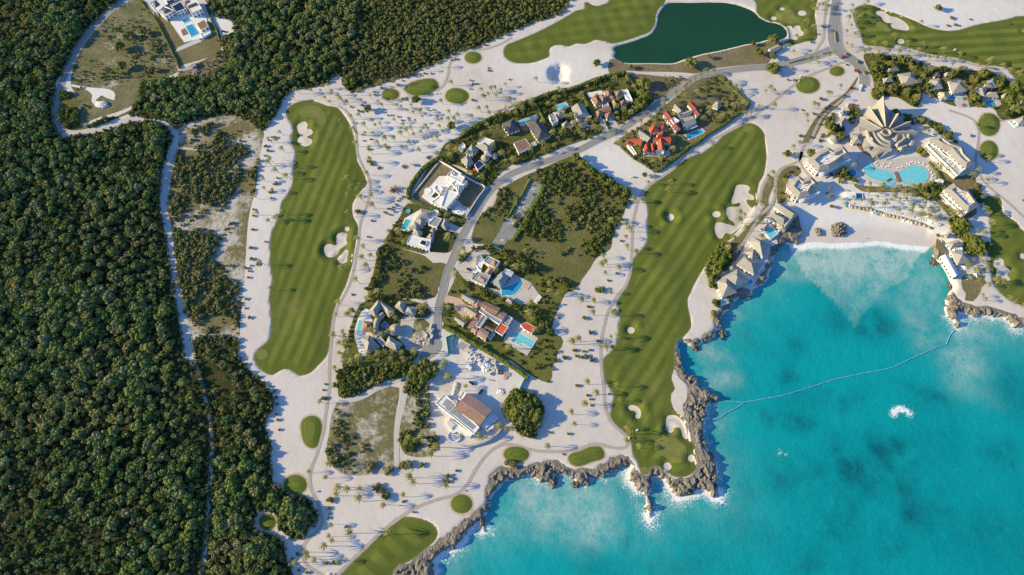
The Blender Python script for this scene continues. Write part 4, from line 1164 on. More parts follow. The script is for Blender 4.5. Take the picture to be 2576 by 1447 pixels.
    def thatch_ring(s, pn, eave, rise, width, terr='white_roof', wall='white_wall', floor=None):
        """thatched skirt roof round an open roof terrace"""
        P = cc([at(p[0], p[1], eave)[:2] for p in pn]); Q = inset(P, width); R_ = inset(P, width + 1.0)
        n = len(P); fz = (floor if floor is not None else eave + .3)
        w = s.walls(P, eave, wall, 0, .8, False)
        s.windows(inset(P, .8), 0, eave, w, 'dark_opening', 3.6, 2.6)
        for i in range(n):
            j = (i + 1) % n
            V = [(*P[i], eave), (*P[j], eave), (*Q[j], eave + rise), (*Q[i], eave + rise), (*R_[j], eave + rise * .75), (*R_[i], eave + rise * .75), (*P[i], eave - .4), (*P[j], eave - .4), (*R_[j], fz), (*R_[i], fz)]
            o = s.add('roof_slope', V, [(0, 1, 2, 3), (6, 7, 1, 0), (5, 4, 8, 9)], 'thatch')
            s.add('ridge_cap', [(*Q[i], eave + rise + .02), (*Q[j], eave + rise + .02), (*R_[j], eave + rise * .75), (*R_[i], eave + rise * .75)], [(0, 1, 2, 3)], 'thatch_edge', o)
        V, F = prism_geo(R_, fz - .3, fz); s.add('roof_terrace', V, F, terr)
        return R_, fz

def S(key):
    nx, ny, sc = {'k1': (1380, 1160, 5.023), 'k2': (1760, 1160, 5.023), 'k3': (1700, 1500, 5.023), 'k4': (1740, 980, 2.84), 'k5': (1560, 620, 2.84), 'k6': (1540, 800, 2.84), 'k7': (1940, 400, 2.84), 'k8': (2340, 340, 2.84), 'k9': (3360, 360, 2.84), 'k10': (3120, 540, 2.84), 'k11': (3584, 500, 2.84), 'k12': (3380, 760, 2.84), 'k13': (2800, 780, 2.84), 'k14': (2780, 980, 2.84), 'k15': (3584, 220, 2.84), 'k16': (540, 0, 2.84), 'k17': (3620, 900, 3.0525), 'k18': (1960, 690, 5.68), 'k19': (1940, 820, 5.68), 'k20': (1760, 1380, 3.786), 'k21': (2560, 1640, 5.68)}[key]
    return lambda s_: Z(nx, ny, sc, s_)

# ---- round thatched villa
k = S('k1')
t = Thing('thatched_villa', 'villa of linked thatched roofs round a courtyard with crescent pool', 'villa', k("700,750")[0])
t.deck(k("410,355 480,400 560,640 620,900 420,1320 310,1350 230,1070 190,930 200,780 260,580 330,440"), .5, 'white_roof')
t.hip(k("450,450 670,188 770,310 615,550"), 4.5, 4.2, 'thatch')
t.hip(k("690,200 1000,400 890,560 690,330"), 4.3, 4.0, 'thatch')
t.hip(k("978,352 1085,220 1228,238 1190,475"), 4.5, 3.6, 'thatch')
t.hip(k("1225,305 1462,352 1400,555 1182,470"), 4.0, 3.4, 'thatch')
t.hip(k("370,618 592,640 528,852 330,836"), 3.4, 3.0, 'brown_tile', 'cream_wall')
t.arc_roof(k("770,470 660,590 612,740 622,850 665,935"), 5.2, 3.6, 2.2)
t.cone(k("1010,800")[0], 5.6, 3.2, 3.6)
t.hip(k("310,958 490,905 705,1140 430,1290"), 4.6, 4.4, 'thatch')
t.hip(k("800,1112 880,920 1150,1080 1040,1240"), 4.4, 4.0, 'thatch')
t.flat(k("600,970 700,915 815,1060 765,1145"), 4.0, 'flat_roof')
t.pool(k("290,605 365,620 330,830 232,882 258,700"), 'pool_light', .62)
t.pool(k("225,880 205,890 235,740 285,606 255,700"), 'pool_green', .60)
t.pool(k("730,710 800,640 880,720 760,740"), 'pool_blue', .4); t.pool(k("704,830 840,830 790,900 712,930"), 'pool_blue', .4)
t.slats(k("700,745 920,750 910,810 700,800"), 2.6, 12, 'wood_deck', .7, 'bridge_plank')
V_ = k("1120,600 1200,520 1400,560 1640,560 1790,420 1800,800 1760,960 1640,1080 1500,1260 1200,1120 1050,960 1110,800")
tag(link('driveway', cdt_mesh('driveway', np.array(W(V_)), 12, .14, MAT['paving'])), kind='structure')
tag(link('planted_island', cdt_mesh('planted_island', catmull(W(k("1400,620 1560,580 1720,720 1740,900 1680,1060 1500,1080 1310,960 1370,850")), True, 2), 3, lambda P, d: .2 + .8 * sstep(0, 4, d), MAT['scrub'])), kind='structure')

# ---- red and white villa
k = S('k2')
t = Thing('courtyard_villa', 'white villa with brown, pink and orange-red roofs beside a long pool', 'villa', k("1000,620")[0])
t.gable(k("480,65 740,200 660,300 420,150"), 3.4, 2.2, 'thatch')
t.gable(k("540,320 760,450 700,552 470,390"), 3.2, 2.0, 'thatch')
t.gable(k("330,530 530,630 462,742 280,592"), 3.2, 2.0, 'thatch')
t.hip(k("670,312 760,190 862,250 742,362"), 3.4, 1.6, 'pink_tile')
t.gable(k("890,225 1215,370 1120,512 800,332"), 5.6, .9, 'brown_tile')
t.gable(k("1245,420 1350,475 1250,620 1125,520"), 5.0, .7, 'brown_tile')
t.flat(k("870,500 952,545 802,762 720,730"), 5.0, 'flat_roof'); t.flat(k("780,430 838,378 1250,622 1190,692"), 4.6, 'flat_roof')
t.flat(k("730,480 850,512 800,592 698,562"), 3.2, 'red_roof', par=.2)
t.gable(k("670,582 792,622 720,722 540,762"), 4.2, .6, 'pink_tile')
t.gable(k("690,715 768,770 700,890 612,802"), 4.6, .8, 'pink_tile'); t.gable(k("822,752 996,856 910,1010 730,892"), 5.8, .9, 'pink_tile')
t.gable(k("930,710 1090,800 1052,852 868,762"), 4.0, .6, 'brown_tile')
t.flat(k("1095,822 1220,660 1376,742 1250,916"), 4.2, 'orange_roof'); t.flat(k("1246,622 1350,502 1462,572 1370,712"), 3.8, 'flat_roof')
t.flat(k("960,950 1060,850 1100,880 1010,1000"), 3.0, 'flat_roof')
t.deck(k("1460,572 1650,690 1930,760 1880,900 1980,970 1750,1322 1270,1030 1372,762"), .35, 'paving')
t.pool(k("1540,842 1912,1032 1832,1166 1472,962"), 'pool_light', .38)
t.pool(k("1466,972 1540,1014 1490,1066 1412,1016"), 'pool_blue', .38); t.pool(k("1556,1018 1628,1060 1590,1112 1522,1080"), 'pool_light', .38)
t = Thing('pool_pavilion', 'small white pool pavilion with a bright red flat roof', 'pavilion', k("1780,780")[0])
t.flat(k("1612,702 1730,650 1922,742 1842,882 1692,792"), 3.4, 'red_roof', par=.25)
tag(link('driveway', cdt_mesh('driveway', np.array(W(k("112,100 400,172 520,300 640,330 760,400 700,500 600,600 480,560 300,400 280,280 60,272"))), 10, .14, MAT['pink_paving'])), kind='structure')

# ---- unfinished villa with the tiled gable roof
k = S('k3')
t = Thing('gabled_villa', 'large unfinished white villa with mottled clay gable roof above the shore', 'villa', k("780,760")[0])
t.gable(k("880,365 1350,710 1100,1022 580,662"), 6.2, 2.2, 'pink_tile', mk2='brown_tile')
t.flat(k("215,572 400,382 1092,1052 982,1192"), 5.4, 'white_roof')
for q in ("400,660 520,530 600,590 470,720", "490,740 590,632 652,682 542,782", "560,790 642,692 732,802 662,862", "672,880 732,806 902,940 822,1002", "842,1012 904,944 1012,1032 942,1092", "340,600 430,482 512,532 430,632"):
    t.slab('roof_panel', k(q), 5.5, 5.75, 'flat_roof')
t.deck(k("450,862 650,972 960,1190 900,1262 760,1200 640,1140 560,1180 440,1010"), 2.0, 'white_roof')
cx = k("590,1232")[0]
rg = [(cx[0] + 17 * math.cos(a), cx[1] + 15 * math.sin(a)) for a in np.linspace(0, 2 * math.pi, 20, endpoint=False)]
P_ = [at(p[0], p[1], 1.0)[:2] for p in rg]
V_, F_ = wall_ring_geo(P_, 0, 1.2, .5); t.add('pool_shell', V_, F_, 'white_wall')
V_, F_ = prism_geo(inset(P_, .6), 0, .25); t.add('pool_floor', V_, F_, 'white_roof')
t.cone(k("578,1112")[0], 2.6, 1.2, .2, 'concrete', 'white_wall')
t.flat(k("1120,1012 1322,762 1472,862 1200,1092"), 3.6, 'white_roof'); t.flat(k("1192,1092 1382,1002 1372,1062 1252,1132"), 3.0, 'white_roof')
t.flat(k("560,520 610,500 650,540 600,590"), 6.6, 'concrete')
t.slats(k("440,892 602,1002 512,1112 372,962"), 3.0, 16, 'white_wall', .3, 'pergola_beam')
t.slab('entrance_ramp', k("482,420 560,260 590,142 642,172 600,300 552,472"), .2, 1.4, 'white_roof')
t.flat(k("668,470 770,332 832,366 740,520"), 5.8, 'white_roof', win=False)
tag(link('driveway', cdt_mesh('driveway', np.array(W(k("320,-60 450,-60 470,40 560,150 480,420 282,462 222,270 362,200"))), 8, .14, MAT['paving'])), kind='structure')

def wall_line(name, label, line, h, th, mk, cat='wall', z0=0):
    L = catmull(W(line), False, 3.0)
    t_ = np.gradient(L, axis=0); t_ /= np.linalg.norm(t_, axis=1)[:, None] + 1e-9
    nn = np.column_stack([-t_[:, 1], t_[:, 0]]) * th / 2
    V, F = [], []
    for i in range(len(L)):
        a, b = L[i] + nn[i], L[i] - nn[i]
        V += [(a[0], a[1], z0), (a[0], a[1], h), (b[0], b[1], h), (b[0], b[1], z0)]
    for i in range(len(L) - 1):
        for j in range(3): F.append((4 * i + j, 4 * i + j + 1, 4 * i + 5 + j, 4 * i + 4 + j))
    F += [(0, 3, 2, 1), tuple(4 * (len(L) - 1) + j for j in range(4))]
    return tag(link(name, mesh_from(name, V, F, MAT[mk])), label, cat)
wall_line('stone_wall', 'curved rubble stone wall on the sea side of the unfinished villa', k("860,1445 1040,1400 1200,1350 1330,1280 1440,1200 1510,1110 1560,1060"), 2.6, 1.6, 'boulder')
wall_line('net_fence', 'dark blue net fence between the building site and the trees', k("2030,40 1960,160 1900,290"), 2.2, .3, 'pool_green', 'fence')

# ---- pink hip roofed villa with lagoon pool
k = S('k4')
t = Thing('garden_villa', 'tall white villa with small pink hip roofs and a free-form pool', 'villa', k("620,320")[0])
t.flat(k("550,190 602,125 736,190 682,266"), 6.4, 'flat_roof'); t.hip(k("622,222 672,165 722,200 682,256"), 6.6, 1.4, 'pink_tile', walls=False)
t.hip(k("550,332 616,240 692,270 602,362"), 5.0, 1.6, 'pink_tile')
t.flat(k("410,392 482,300 632,350 562,462"), 6.0, 'flat_roof'); t.hip(k("470,392 512,350 602,392 562,442"), 6.2, 1.4, 'pink_tile', walls=False)
t.flat(k("460,232 512,112 562,172 522,282"), 2.8, 'white_roof', win=False); t.flat(k("430,300 470,250 530,300 490,320"), 3.6, 'white_roof')
t.hip(k("620,422 762,300 842,372 752,502"), 4.0, 2.4, 'flat_roof'); t.flat(k("768,322 800,265 897,310 862,362"), 3.4, 'white_roof')
t.deck(k("560,470 740,520 900,330 1090,430 1182,560 1122,652 952,682 782,602 600,520"), .3, 'paving')
t.pool(k("760,580 770,490 860,460 980,400 1002,420 962,500 882,572 802,572"), 'pool_blue', .34, smooth=True)
t.slab('sunken_lounge', k("975,472 1010,420 1092,450 1052,512"), .1, .6, 'pink_paving')
t.slab('garden_stair', k("1120,640 1180,560 1215,590 1160,670"), .1, .7, 'white_roof')
t2 = Thing('thatched_hut', 'small pointed thatched hut by the free-form pool', 'hut', k("845,640")[0]); t2.hip(k("796,640 842,590 892,640 872,672"), 2.6, 2.0, 'thatch', 'cream_wall')
tag(link('driveway', cdt_mesh('driveway', catmull(W(k("242,242 330,190 450,60 560,50 632,110 500,115 455,240 402,432 330,380 262,302")), True, 4), 9, .14, MAT['paving'])), kind='structure')

# ---- unfinished cubic white house
k = S('k5')
t = Thing('white_shell_house', 'unfinished white cubic house inside a walled plot', 'house', k("640,420")[0])
t.deck(k("360,470 560,240 640,240 700,300 860,330 720,560 600,612 480,560"), 1.0, 'white_roof')
t.flat(k("645,236 690,180 850,256 816,322"), 7.0, 'white_roof', par=.8); t.flat(k("700,330 745,285 880,300 778,420"), 6.0, 'white_roof', par=.8)
t.flat(k("500,382 532,345 602,386 562,452"), 3.6, 'white_roof', par=.9); t.flat(k("582,582 642,402 792,432 642,602"), 5.6, 'white_roof', par=.8)
t.flat(k("470,540 560,470 612,500 580,600"), 3.4, 'white_roof'); t.flat(k("690,200 720,190 740,215 710,230"), 7.9, 'concrete', win=False)
t.flat(k("640,400 700,330 740,370 690,430"), 4.4, 'concrete'); t.flat(k("748,350 768,330 785,380 770,420"), 8.5, 'white_roof', win=False)
t.slab('stair_well', k("470,470 520,420 560,450 500,490"), .2, 1.1, 'dark_opening')
t.slab('yard', k("640,600 740,490 840,580 900,600 880,680 780,640"), .1, .18, 'paving')
c_ = at(*k("430,408")[0], 1.2); V_, F_ = prism_geo([(c_[0] + 3.4 * math.cos(a), c_[1] + 3.4 * math.sin(a)) for a in np.linspace(0, 6.28, 14, endpoint=False)], 0, 1.5); t.add('round_tub', V_, F_, 'white_wall')
wall_line('boundary_wall', 'white boundary wall round the unfinished cubic house', k("560,75 700,155 850,250 960,312 1075,377 1010,480 940,590 866,705"), 2.4, .5, 'white_wall')
wall_line('retaining_wall', 'rough pale retaining wall left of the unfinished cubic house', k("560,80 500,150 430,240 350,340 270,440"), 1.2, 1.4, 'boulder')

# ---- green pool villa
k = S('k6')
t = Thing('green_pool_villa', 'white villa with thatched roofs and a green plunge pool', 'villa', k("420,330")[0])
t.hip(k("338,236 402,95 562,130 502,212"), 4.4, 3.0, 'thatch'); t.hip(k("330,242 420,180 472,262 402,292"), 4.2, 2.6, 'thatch')
t.hip(k("255,326 340,240 442,290 362,347"), 4.0, 2.8, 'thatch'); t.hip(k("306,392 340,320 432,360 386,422"), 5.6, 3.6, 'thatch'); t.hip(k("468,432 502,375 562,385 546,472"), 4.0, 2.4, 'thatch')
t.flat(k("245,490 290,402 522,452 502,562"), 5.4, 'white_roof'); t.flat(k("390,500 420,455 480,470 460,530"), 5.9, 'glass', win=False)
t.flat(k("450,242 562,110 612,130 542,282"), 3.6, 'white_roof'); t.flat(k("490,276 566,190 647,216 586,312"), 4.6, 'flat_roof'); t.hip(k("620,302 662,200 732,226 692,342"), 3.2, 2.4, 'thatch')
t.hip(k("505,350 540,320 580,340 545,372"), 3.0, 1.8, 'thatch')
t.deck(k("172,342 224,208 400,110 420,130 330,240 270,362"), .4, 'white_roof'); t.pool(k("192,332 232,216 292,230 242,346"), 'pool_green', .46)
tag(link('driveway', cdt_mesh('driveway', np.array(W(k("690,345 730,250 840,310 890,312 850,382 770,362"))), 8, .14, MAT['paving'])), kind='structure')
c_ = at(*k("265,130")[0]); tr = empty('trampoline', (c_[0], c_[1], 0)); tag(tr, 'round blue trampoline on the lawn of the green pool villa', 'trampoline')
ring = [(2.2 * math.cos(a), 2.2 * math.sin(a)) for a in np.linspace(0, 6.28, 18, endpoint=False)]
V_, F_ = wall_ring_geo(ring, .7, .85, .55); link('pad', mesh_from('pad', V_, F_, MAT['float_blue']), tr)
V_, F_ = prism_geo(inset(ring, .5), .70, .76); link('jumping_mat', mesh_from('jumping_mat', V_, F_, MAT['teal_fabric']), tr)
for a in np.linspace(0, 6.28, 6, endpoint=False):
    V_, F_ = trunk_geo(.72, .06, .06, (0, 0), 5, 1, (2 * math.cos(a), 2 * math.sin(a), 0)); link('leg', mesh_from('leg', V_, F_, MAT['concrete']), tr)

# ---- slate roofed pair
k = S('k7')
t = Thing('slate_villa', 'villa with two dark slate hip roofs and a narrow pool between', 'villa', k("480,330")[0])
t.hip(k("185,272 325,210 402,332 260,387"), 4.6, 4.6, 'slate'); t.hip(k("455,242 610,185 752,407 600,467"), 4.8, 4.0, 'slate')
t.deck(k("362,240 592,158 602,190 560,230 490,350 420,352 400,300"), .35, 'wood_deck'); t.pool(k("386,242 570,175 590,195 470,250 440,290 402,286"), 'pool_light', .42)
t = Thing('brown_roof_house', 'low white house with flat brown tiled roof by the road', 'house', k("430,520")[0])
t.flat(k("325,492 460,440 532,537 385,607"), 3.6, 'brown_tile', par=.25); t.slats(k("510,490 572,465 592,512 530,532"), 3.0, 7, 'white_wall', .35, 'pergola_beam'); t.posts(k("512,492 590,512"), 3.0)

# ---- thatched villa with rectangular pool
t = Thing('upper_thatched_villa', 'thatched villa with white cube and bright rectangular pool', 'villa', k("960,200")[0])
t.pool(k("798,66 920,28 952,80 832,117"), 'pool_light', .3)
t.gable(k("1110,40 1182,160 1022,192 980,80"), 4.4, 3.0, 'thatch'); t.hip(k("768,142 850,125 922,180 832,222"), 4.0, 2.8, 'thatch'); t.hip(k("858,272 930,235 972,290 890,322"), 3.4, 2.8, 'thatch')
t.flat(k("725,176 790,155 832,240 770,272"), 6.0, 'flat_roof'); t.hip(k("1058,272 1160,250 1192,300 1080,322"), 3.4, 2.0, 'thatch'); t.flat(k("1012,168 1150,150 1212,192 1050,222"), 3.4, 'white_roof'); t.hip(k("840,120 880,85 930,95 900,140"), 3.2, 2.2, 'thatch')
t.hip(k("940,270 990,235 1040,265 1000,300"), 3.0, 2.0, 'thatch'); t.hip(k("1040,200 1170,190 1180,250 1060,270"), 3.6, 1.6, 'slate')

# ---- brown hip roofed villa
k = S('k8')
t = Thing('many_hipped_villa', 'large villa with a cluster of brown pyramid roofs', 'villa', k("260,190")[0])
for q, e in (("60,146 136,110 192,220 120,242", 5), ("134,124 206,98 252,180 192,216", 5.4), ("200,70 276,55 326,130 252,152", 5.2), ("258,170 292,106 352,150 330,182", 4.6), ("325,76 400,55 442,110 360,137", 5.8), ("385,196 440,160 492,210 415,237", 5.0), ("300,172 332,165 377,240 330,267", 4.4), ("120,300 166,280 197,350 140,372", 3.8), ("210,326 290,300 347,350 250,392", 3.8)):
    t.hip(k(q), e, 3.0, 'brown_tile')
t.gable(k("155,266 275,235 302,295 195,322"), 4.6, .8, 'brown_tile'); t.flat(k("395,62 480,50 542,180 492,170 430,92"), 5.4, 'white_roof'); t.flat(k("180,182 242,170 272,237 200,247"), 4.4, 'flat_roof')
t.deck(k("12,92 190,58 212,110 52,152"), .4, 'white_roof')
for q in ("150,372 210,380 282,540 210,562", "255,392 330,380 402,492 310,522"):
    tag(link('driveway', cdt_mesh('driveway', np.array(W(k(q))), 8, .14, MAT['paving'])), kind='structure')

# ---- dark red roofed villa
t = Thing('red_gabled_villa', 'white villa with long dark red gable roof and blue pool', 'villa', k("1080,380")[0])
t.gable(k("945,290 1097,490 1033,527 890,330"), 6.0, 2.0, 'dark_red_tile'); t.flat(k("970,396 1012,368 1072,410 1010,447"), 7.6, 'white_roof', win=False)
t.gable(k("1220,190 1292,265 1225,297 1160,222"), 5.2, 1.8, 'dark_red_tile'); t.gable(k("1275,265 1322,315 1270,367 1232,312"), 4.8, 1.6, 'dark_red_tile')
t.gable(k("1030,200 1117,300 1058,327 995,262"), 4.2, 2.4, 'thatch'); t.gable(k("1050,332 1200,280 1212,330 1080,382"), 4.4, 1.4, 'thatch'); t.gable(k("1080,382 1222,350 1267,432 1130,492"), 4.4, 1.8, 'thatch')
t.slats(k("1135,490 1270,445 1282,470 1160,522"), 2.8, 12, 'white_wall', .4, 'pergola_beam')
t.pool(k("1135,570 1310,500 1352,545 1180,617"), 'pool_blue', .3)
t = Thing('gazebo', 'square thatched gazebo alone on the lawn', 'gazebo', T(2, 0, "2065,1065")[0]); t.hip(T(2, 0, "2006,1072 2060,1015 2122,1060 2070,1104"), 3.0, 3.0, 'thatch', win=False)

# ---- bright red roofed villa
t = Thing('scarlet_villa', 'villa with steep bright red roofs and a thatched wing', 'villa', k("800,620")[0])
t.hip(k("728,490 790,440 852,520 740,557"), 5.0, 3.0, 'red_tile'); t.hip(k("830,460 900,420 952,500 870,532"), 4.4, 2.2, 'dark_red_tile')
t.gable(k("815,552 870,525 882,620 820,642"), 5.4, 2.4, 'red_tile'); t.gable(k("870,588 975,590 972,672 880,642"), 5.2, 2.4, 'red_tile'); t.gable(k("882,602 912,747 830,747 820,640"), 5.6, 2.8, 'red_tile'); t.gable(k("770,600 842,590 832,642 775,637"), 4.6, 1.4, 'red_tile')
t.gable(k("480,612 645,615 642,687 480,677"), 3.8, 1.2, 'orange_roof'); t.gable(k("715,655 747,770 670,772 665,700"), 5.0, 1.8, 'red_tile'); t.gable(k("775,655 802,780 747,770 745,680"), 4.6, 1.4, 'red_tile')
t.gable(k("620,490 757,595 710,642 595,572"), 4.2, 2.6, 'thatch'); t.flat(k("478,682 532,700 592,792 562,792"), 2.8, 'white_roof', win=False); t.flat(k("800,745 900,748 890,790 805,785"), 3.0, 'white_roof')
t.deck(k("680,770 960,740 970,800 900,818 690,810"), .3, 'paving')

# ---- grey thatched villa above the road bend
t = Thing('blue_glass_villa', 'thatched villa with a blue glass pergola beside the road bend', 'villa', T(1, 1, "2220,110")[0])
for q in ("2100,92 2170,5 2242,62 2182,122", "2205,20 2300,-30 2402,40 2332,102", "2058,162 2132,102 2192,190 2120,232", "2290,62 2365,72 2380,130 2300,120"): t.hip(T(1, 1, q), 4.4, 2.8, 'thatch')
t.flat(T(1, 1, "2195,212 2250,165 2302,205 2232,267"), 3.4, 'solar', par=.3); t.cone(T(1, 1, "2308,142")[0], 4.4, 3.0, 3.0); t.cone(T(1, 1, "2400,120")[0], 3.6, 2.8, 2.4)
t.flat(T(1, 0, "2228,1440 2300,1385 2402,1420 2332,1475"), 5.4, 'white_roof'); t.flat(T(1, 1, "2040,40 2090,-10 2110,30 2070,70"), 3.2, 'white_roof'); t.slab('red_terrace', T(1, 1, "2180,250 2200,240 2230,270 2190,278"), .1, .6, 'red_roof')

# ---- white solar panel villa
k = S('k16')
t = Thing('modern_villa', 'large white modern villa with roof solar panels and two pools', 'villa', k("480,120")[0])
t.deck(k("440,150 640,150 800,180 862,372 762,432 560,482 400,252"), .4, 'white_roof')
t.flat(k("165,36 330,-40 382,60 240,142"), 5.6, 'white_roof'); t.flat(k("265,130 330,68 442,120 340,190"), 6.6, 'white_roof'); t.flat(k("400,60 522,8 582,100 470,142"), 6.2, 'white_roof'); t.flat(k("545,15 682,-14 762,102 640,152"), 6.8, 'white_roof')
t.hip(k("195,20 240,8 282,60 230,92"), 5.7, 1.4, 'slate', walls=False); t.hip(k("295,106 330,85 432,120 340,162"), 6.8, 1.6, 'slate', walls=False); t.hip(k("580,72 690,25 722,60 600,102"), 7.0, 1.6, 'brown_tile', walls=False); t.hip(k("540,10 612,-2 620,30 560,60"), 7.0, 1.2, 'pink_tile', walls=False)
t.slats(k("430,70 512,25 562,92 472,132"), 6.6, 6, 'solar', 1.9, 'solar_panel'); t.slats(k("330,68 500,-12 530,6 345,82"), 6.5, 9, 'solar', 2.0, 'solar_panel'); t.slats(k("360,20 430,-10 450,5 380,40"), 6.4, 5, 'solar', 1.6, 'solar_panel')
t.pool(k("535,236 610,205 642,235 560,267"), 'pool_blue', .46); t.pool(k("575,302 652,275 732,380 642,422"), 'pool_blue', .46)
t.slab('lounge_deck', k("520,342 565,320 602,385 545,402"), .2, .7, 'wood_deck'); t.flat(k("700,272 790,225 837,300 750,347"), 3.2, 'wood_deck', par=.3); t.flat(k("745,385 860,350 860,378 770,432"), 2.0, 'white_roof')
for i in range(8):
    a = i / 8.0
    t.slab('step', k("%.0f,%.0f %.0f,%.0f %.0f,%.0f %.0f,%.0f" % (490 - 40 * a, 540 + 60 * a, 715 + 50 * a, 438 + 32 * a, 715 + 50 * (a + .07), 438 + 32 * (a + .07), 490 - 40 * (a + .07), 540 + 60 * (a + .07))), 0, .9 - .1 * i, 'white_wall')
t = Thing('service_hut', 'small grey roofed hut below the white solar panel villa', 'hut', k("655,740")[0]); t.gable(k("615,722 660,700 697,740 642,772"), 2.8, .6, 'concrete'); t.slab('concrete_pad', k("510,800 600,750 690,760 560,810"), 0, .2, 'concrete')

# ---- small house by the lagoon
t = Thing('lagoon_house', 'small white house with pale roof beside the green lagoon', 'house', T(3, 0, "60,490")[0]); t.gable(T(3, 0, "0,495 95,450 127,490 30,532"), 3.4, 1.4, 'thatch')

# ------------------------------------------------------------------ resort
k = S('k9')
t = Thing('pinwheel_pavilion', 'huge fan of folded thatched roofs radiating like a shell', 'pavilion', k("525,500")[0])
tips = [("90,430", 5.0), ("232,308", 9.0), ("330,187", 12.0), ("490,68", 19.0), ("668,266", 12.5), ("808,357", 9.0), ("884,476", 7.5)]
vals = ["215,500", "248,328", "352,208", "572,245", "695,345", "805,422", "835,545"]
inner = at(*k("520,490")[0], 6.0)
IP = []
n_ = len(tips)
vv = [at(*k(v)[0], 3.2) for v in vals]
for i, (p, h) in enumerate(tips):
    if i == 0: continue
    tp = at(*k(p)[0], h)
    ang = math.atan2(tp[1] - inner[1], tp[0] - inner[0])
    ic = (inner[0] + 6 * math.cos(ang), inner[1] + 6 * math.sin(ang), 8.5)
    a, b = vv[i - 1], vv[i]
    # two sloping sheets, each its own mesh, and a ridge roll
    for q, nm in ((a, 'roof_sheet'), (b, 'roof_sheet')):
        inn = (ic[0] * .62 + q[0] * .38, ic[1] * .62 + q[1] * .38, 4.8)
        m1 = tuple(np.array(tp) * .5 + np.array(q) * .5 - np.array([0, 0, h * .12]))
        V_ = [tp, m1, q, inn, ic]
        V_ += [(v[0], v[1], v[2] - .5) for v in V_]
        F_ = [(0, 1, 2, 3, 4), (9, 8, 7, 6, 5)] + [(j, (j + 1) % 5, 5 + (j + 1) % 5, 5 + j) for j in range(5)]
        o = t.add(nm, V_, F_, 'thatch')
    d = np.array(tp) - np.array(ic); sd = np.cross(d, [0, 0, 1]); sd /= np.linalg.norm(sd)
    V_ = []
    for q in (ic, tp):
        V_ += [tuple(np.array(q) - sd * .7 - np.array([0, 0, .3])), tuple(np.array(q) + np.array([0, 0, .45])), tuple(np.array(q) + sd * .7 - np.array([0, 0, .3]))]
    t.add('ridge_roll', V_, [(0, 3, 4, 1), (1, 4, 5, 2), (0, 1, 2), (5, 4, 3)], 'thatch_edge')
core = [(inner[0] + 13 * math.cos(a), inner[1] + 12 * math.sin(a)) for a in np.linspace(0, 6.28, 18, endpoint=False)]
V_, F_ = prism_geo(core, 0, 3.6); t.add('wall', V_, F_, 'cream_wall')
V_, F_ = wall_ring_geo([(inner[0] + 5 * math.cos(a), inner[1] + 4.5 * math.sin(a)) for a in np.linspace(0, 6.28, 16, endpoint=False)], 3.4, 7.5, 1.2); t.add('light_well', V_, F_, 'thatch_edge')
t.arc_roof(k("435,492 470,535 510,570 566,592"), 3.4, 6.4, 1.2, 'thatch'); t.arc_roof(k("375,480 410,545 470,605 570,637"), 3.8, 5.4, 1.2, 'thatch'); t.arc_roof(k("305,465 335,560 420,640 582,680"), 4.0, 6.0, 1.8, 'thatch')
# big lower skirt with pointed lobes
sk_in = [at(*p, 6.0) for p in k("300,468 318,530 350,585 400,630 470,660 530,672 582,682")]
sk_out = [at(*p, 3.4) for p in k("225,470 243,570 265,665 345,715 372,770 452,778 540,735")]
for i in range(6):
    mid = tuple((np.array(sk_out[i]) * .62 + np.array(sk_in[i + 1]) * .38)[:2]) + (3.6,)
    V_ = [sk_in[i], sk_in[i + 1], sk_out[i + 1] if i % 2 else mid, sk_out[i]]
    V_ += [(v[0], v[1], v[2] - .5) for v in V_]
    t.add('roof_lobe', V_, [(3, 2, 1, 0), (4, 5, 6, 7), (0, 1, 5, 4), (1, 2, 6, 5), (2, 3, 7, 6), (3, 0, 4, 7)], 'thatch')
t.hip(k("85,495 252,498 252,602 150,612"), 4.0, 2.6, 'thatch', 'cream_wall')
for q in ("560,520 640,500 740,520 640,580", "620,610 740,530 762,570 645,662", "690,420 752,480 742,560 660,500", "650,650 760,620 790,660 690,700", "745,470 800,465 790,560 750,540"): t.hip(k(q), 4.2, 2.2, 'thatch', 'cream_wall')
for q in ("790,572 850,572 845,600 800,606", "778,600 838,602 832,632 790,636", "755,622 815,640 808,668 760,655"): t.hip(k(q), 3.0, 1.2, 'thatch_edge', 'cream_wall', win=False)
t.deck(k("165,612 245,602 262,690 330,720 420,762 425,795 330,745 250,700"), .35, 'wood_deck')
tag(link('plaza', cdt_mesh('plaza', catmull(W(T(3, 1, "900,130 960,60 1150,120 1250,160 1400,140 1600,140 1660,240 1695,330 1655,410 1520,425 1350,430 1230,450 1150,430 1000,365 935,290 880,260 880,180")), True, 4), 14, .13, MAT['paving'])), kind='structure')
t = Thing('resort_pool', 'two rounded turquoise resort pools joined by a narrow bridge', 'pool', T(3, 1, "1300,310")[0])
t.pool(T(3, 1, "965,230 1000,203 1040,203 1062,237 1140,260 1235,285 1280,325 1280,355 1245,362 1200,388 1100,368 1000,330 972,290"), 'pool_light', .3, 'paving', True)
t.pool(T(3, 1, "1315,292 1400,243 1480,218 1560,242 1608,290 1610,340 1570,388 1500,394 1420,356 1335,348"), 'pool_light', .3, 'paving', True)
t.pool(T(3, 1, "1190,400 1240,375 1290,368 1262,405 1230,438 1195,432 1165,410"), 'pool_light', .25, 'paving', True); t.pool(T(3, 1, "1340,358 1430,370 1510,412 1500,440 1420,415 1350,392"), 'pool_light', .25, 'paving', True)
t.slats(T(3, 1, "1268,285 1310,385 1340,378 1298,278"), .9, 9, 'wood_deck', 1.1, 'bridge_plank')
t.slab('planter', T(3, 1, "1190,370 1235,342 1252,360 1205,385"), .2, .7, 'garden_leaf')
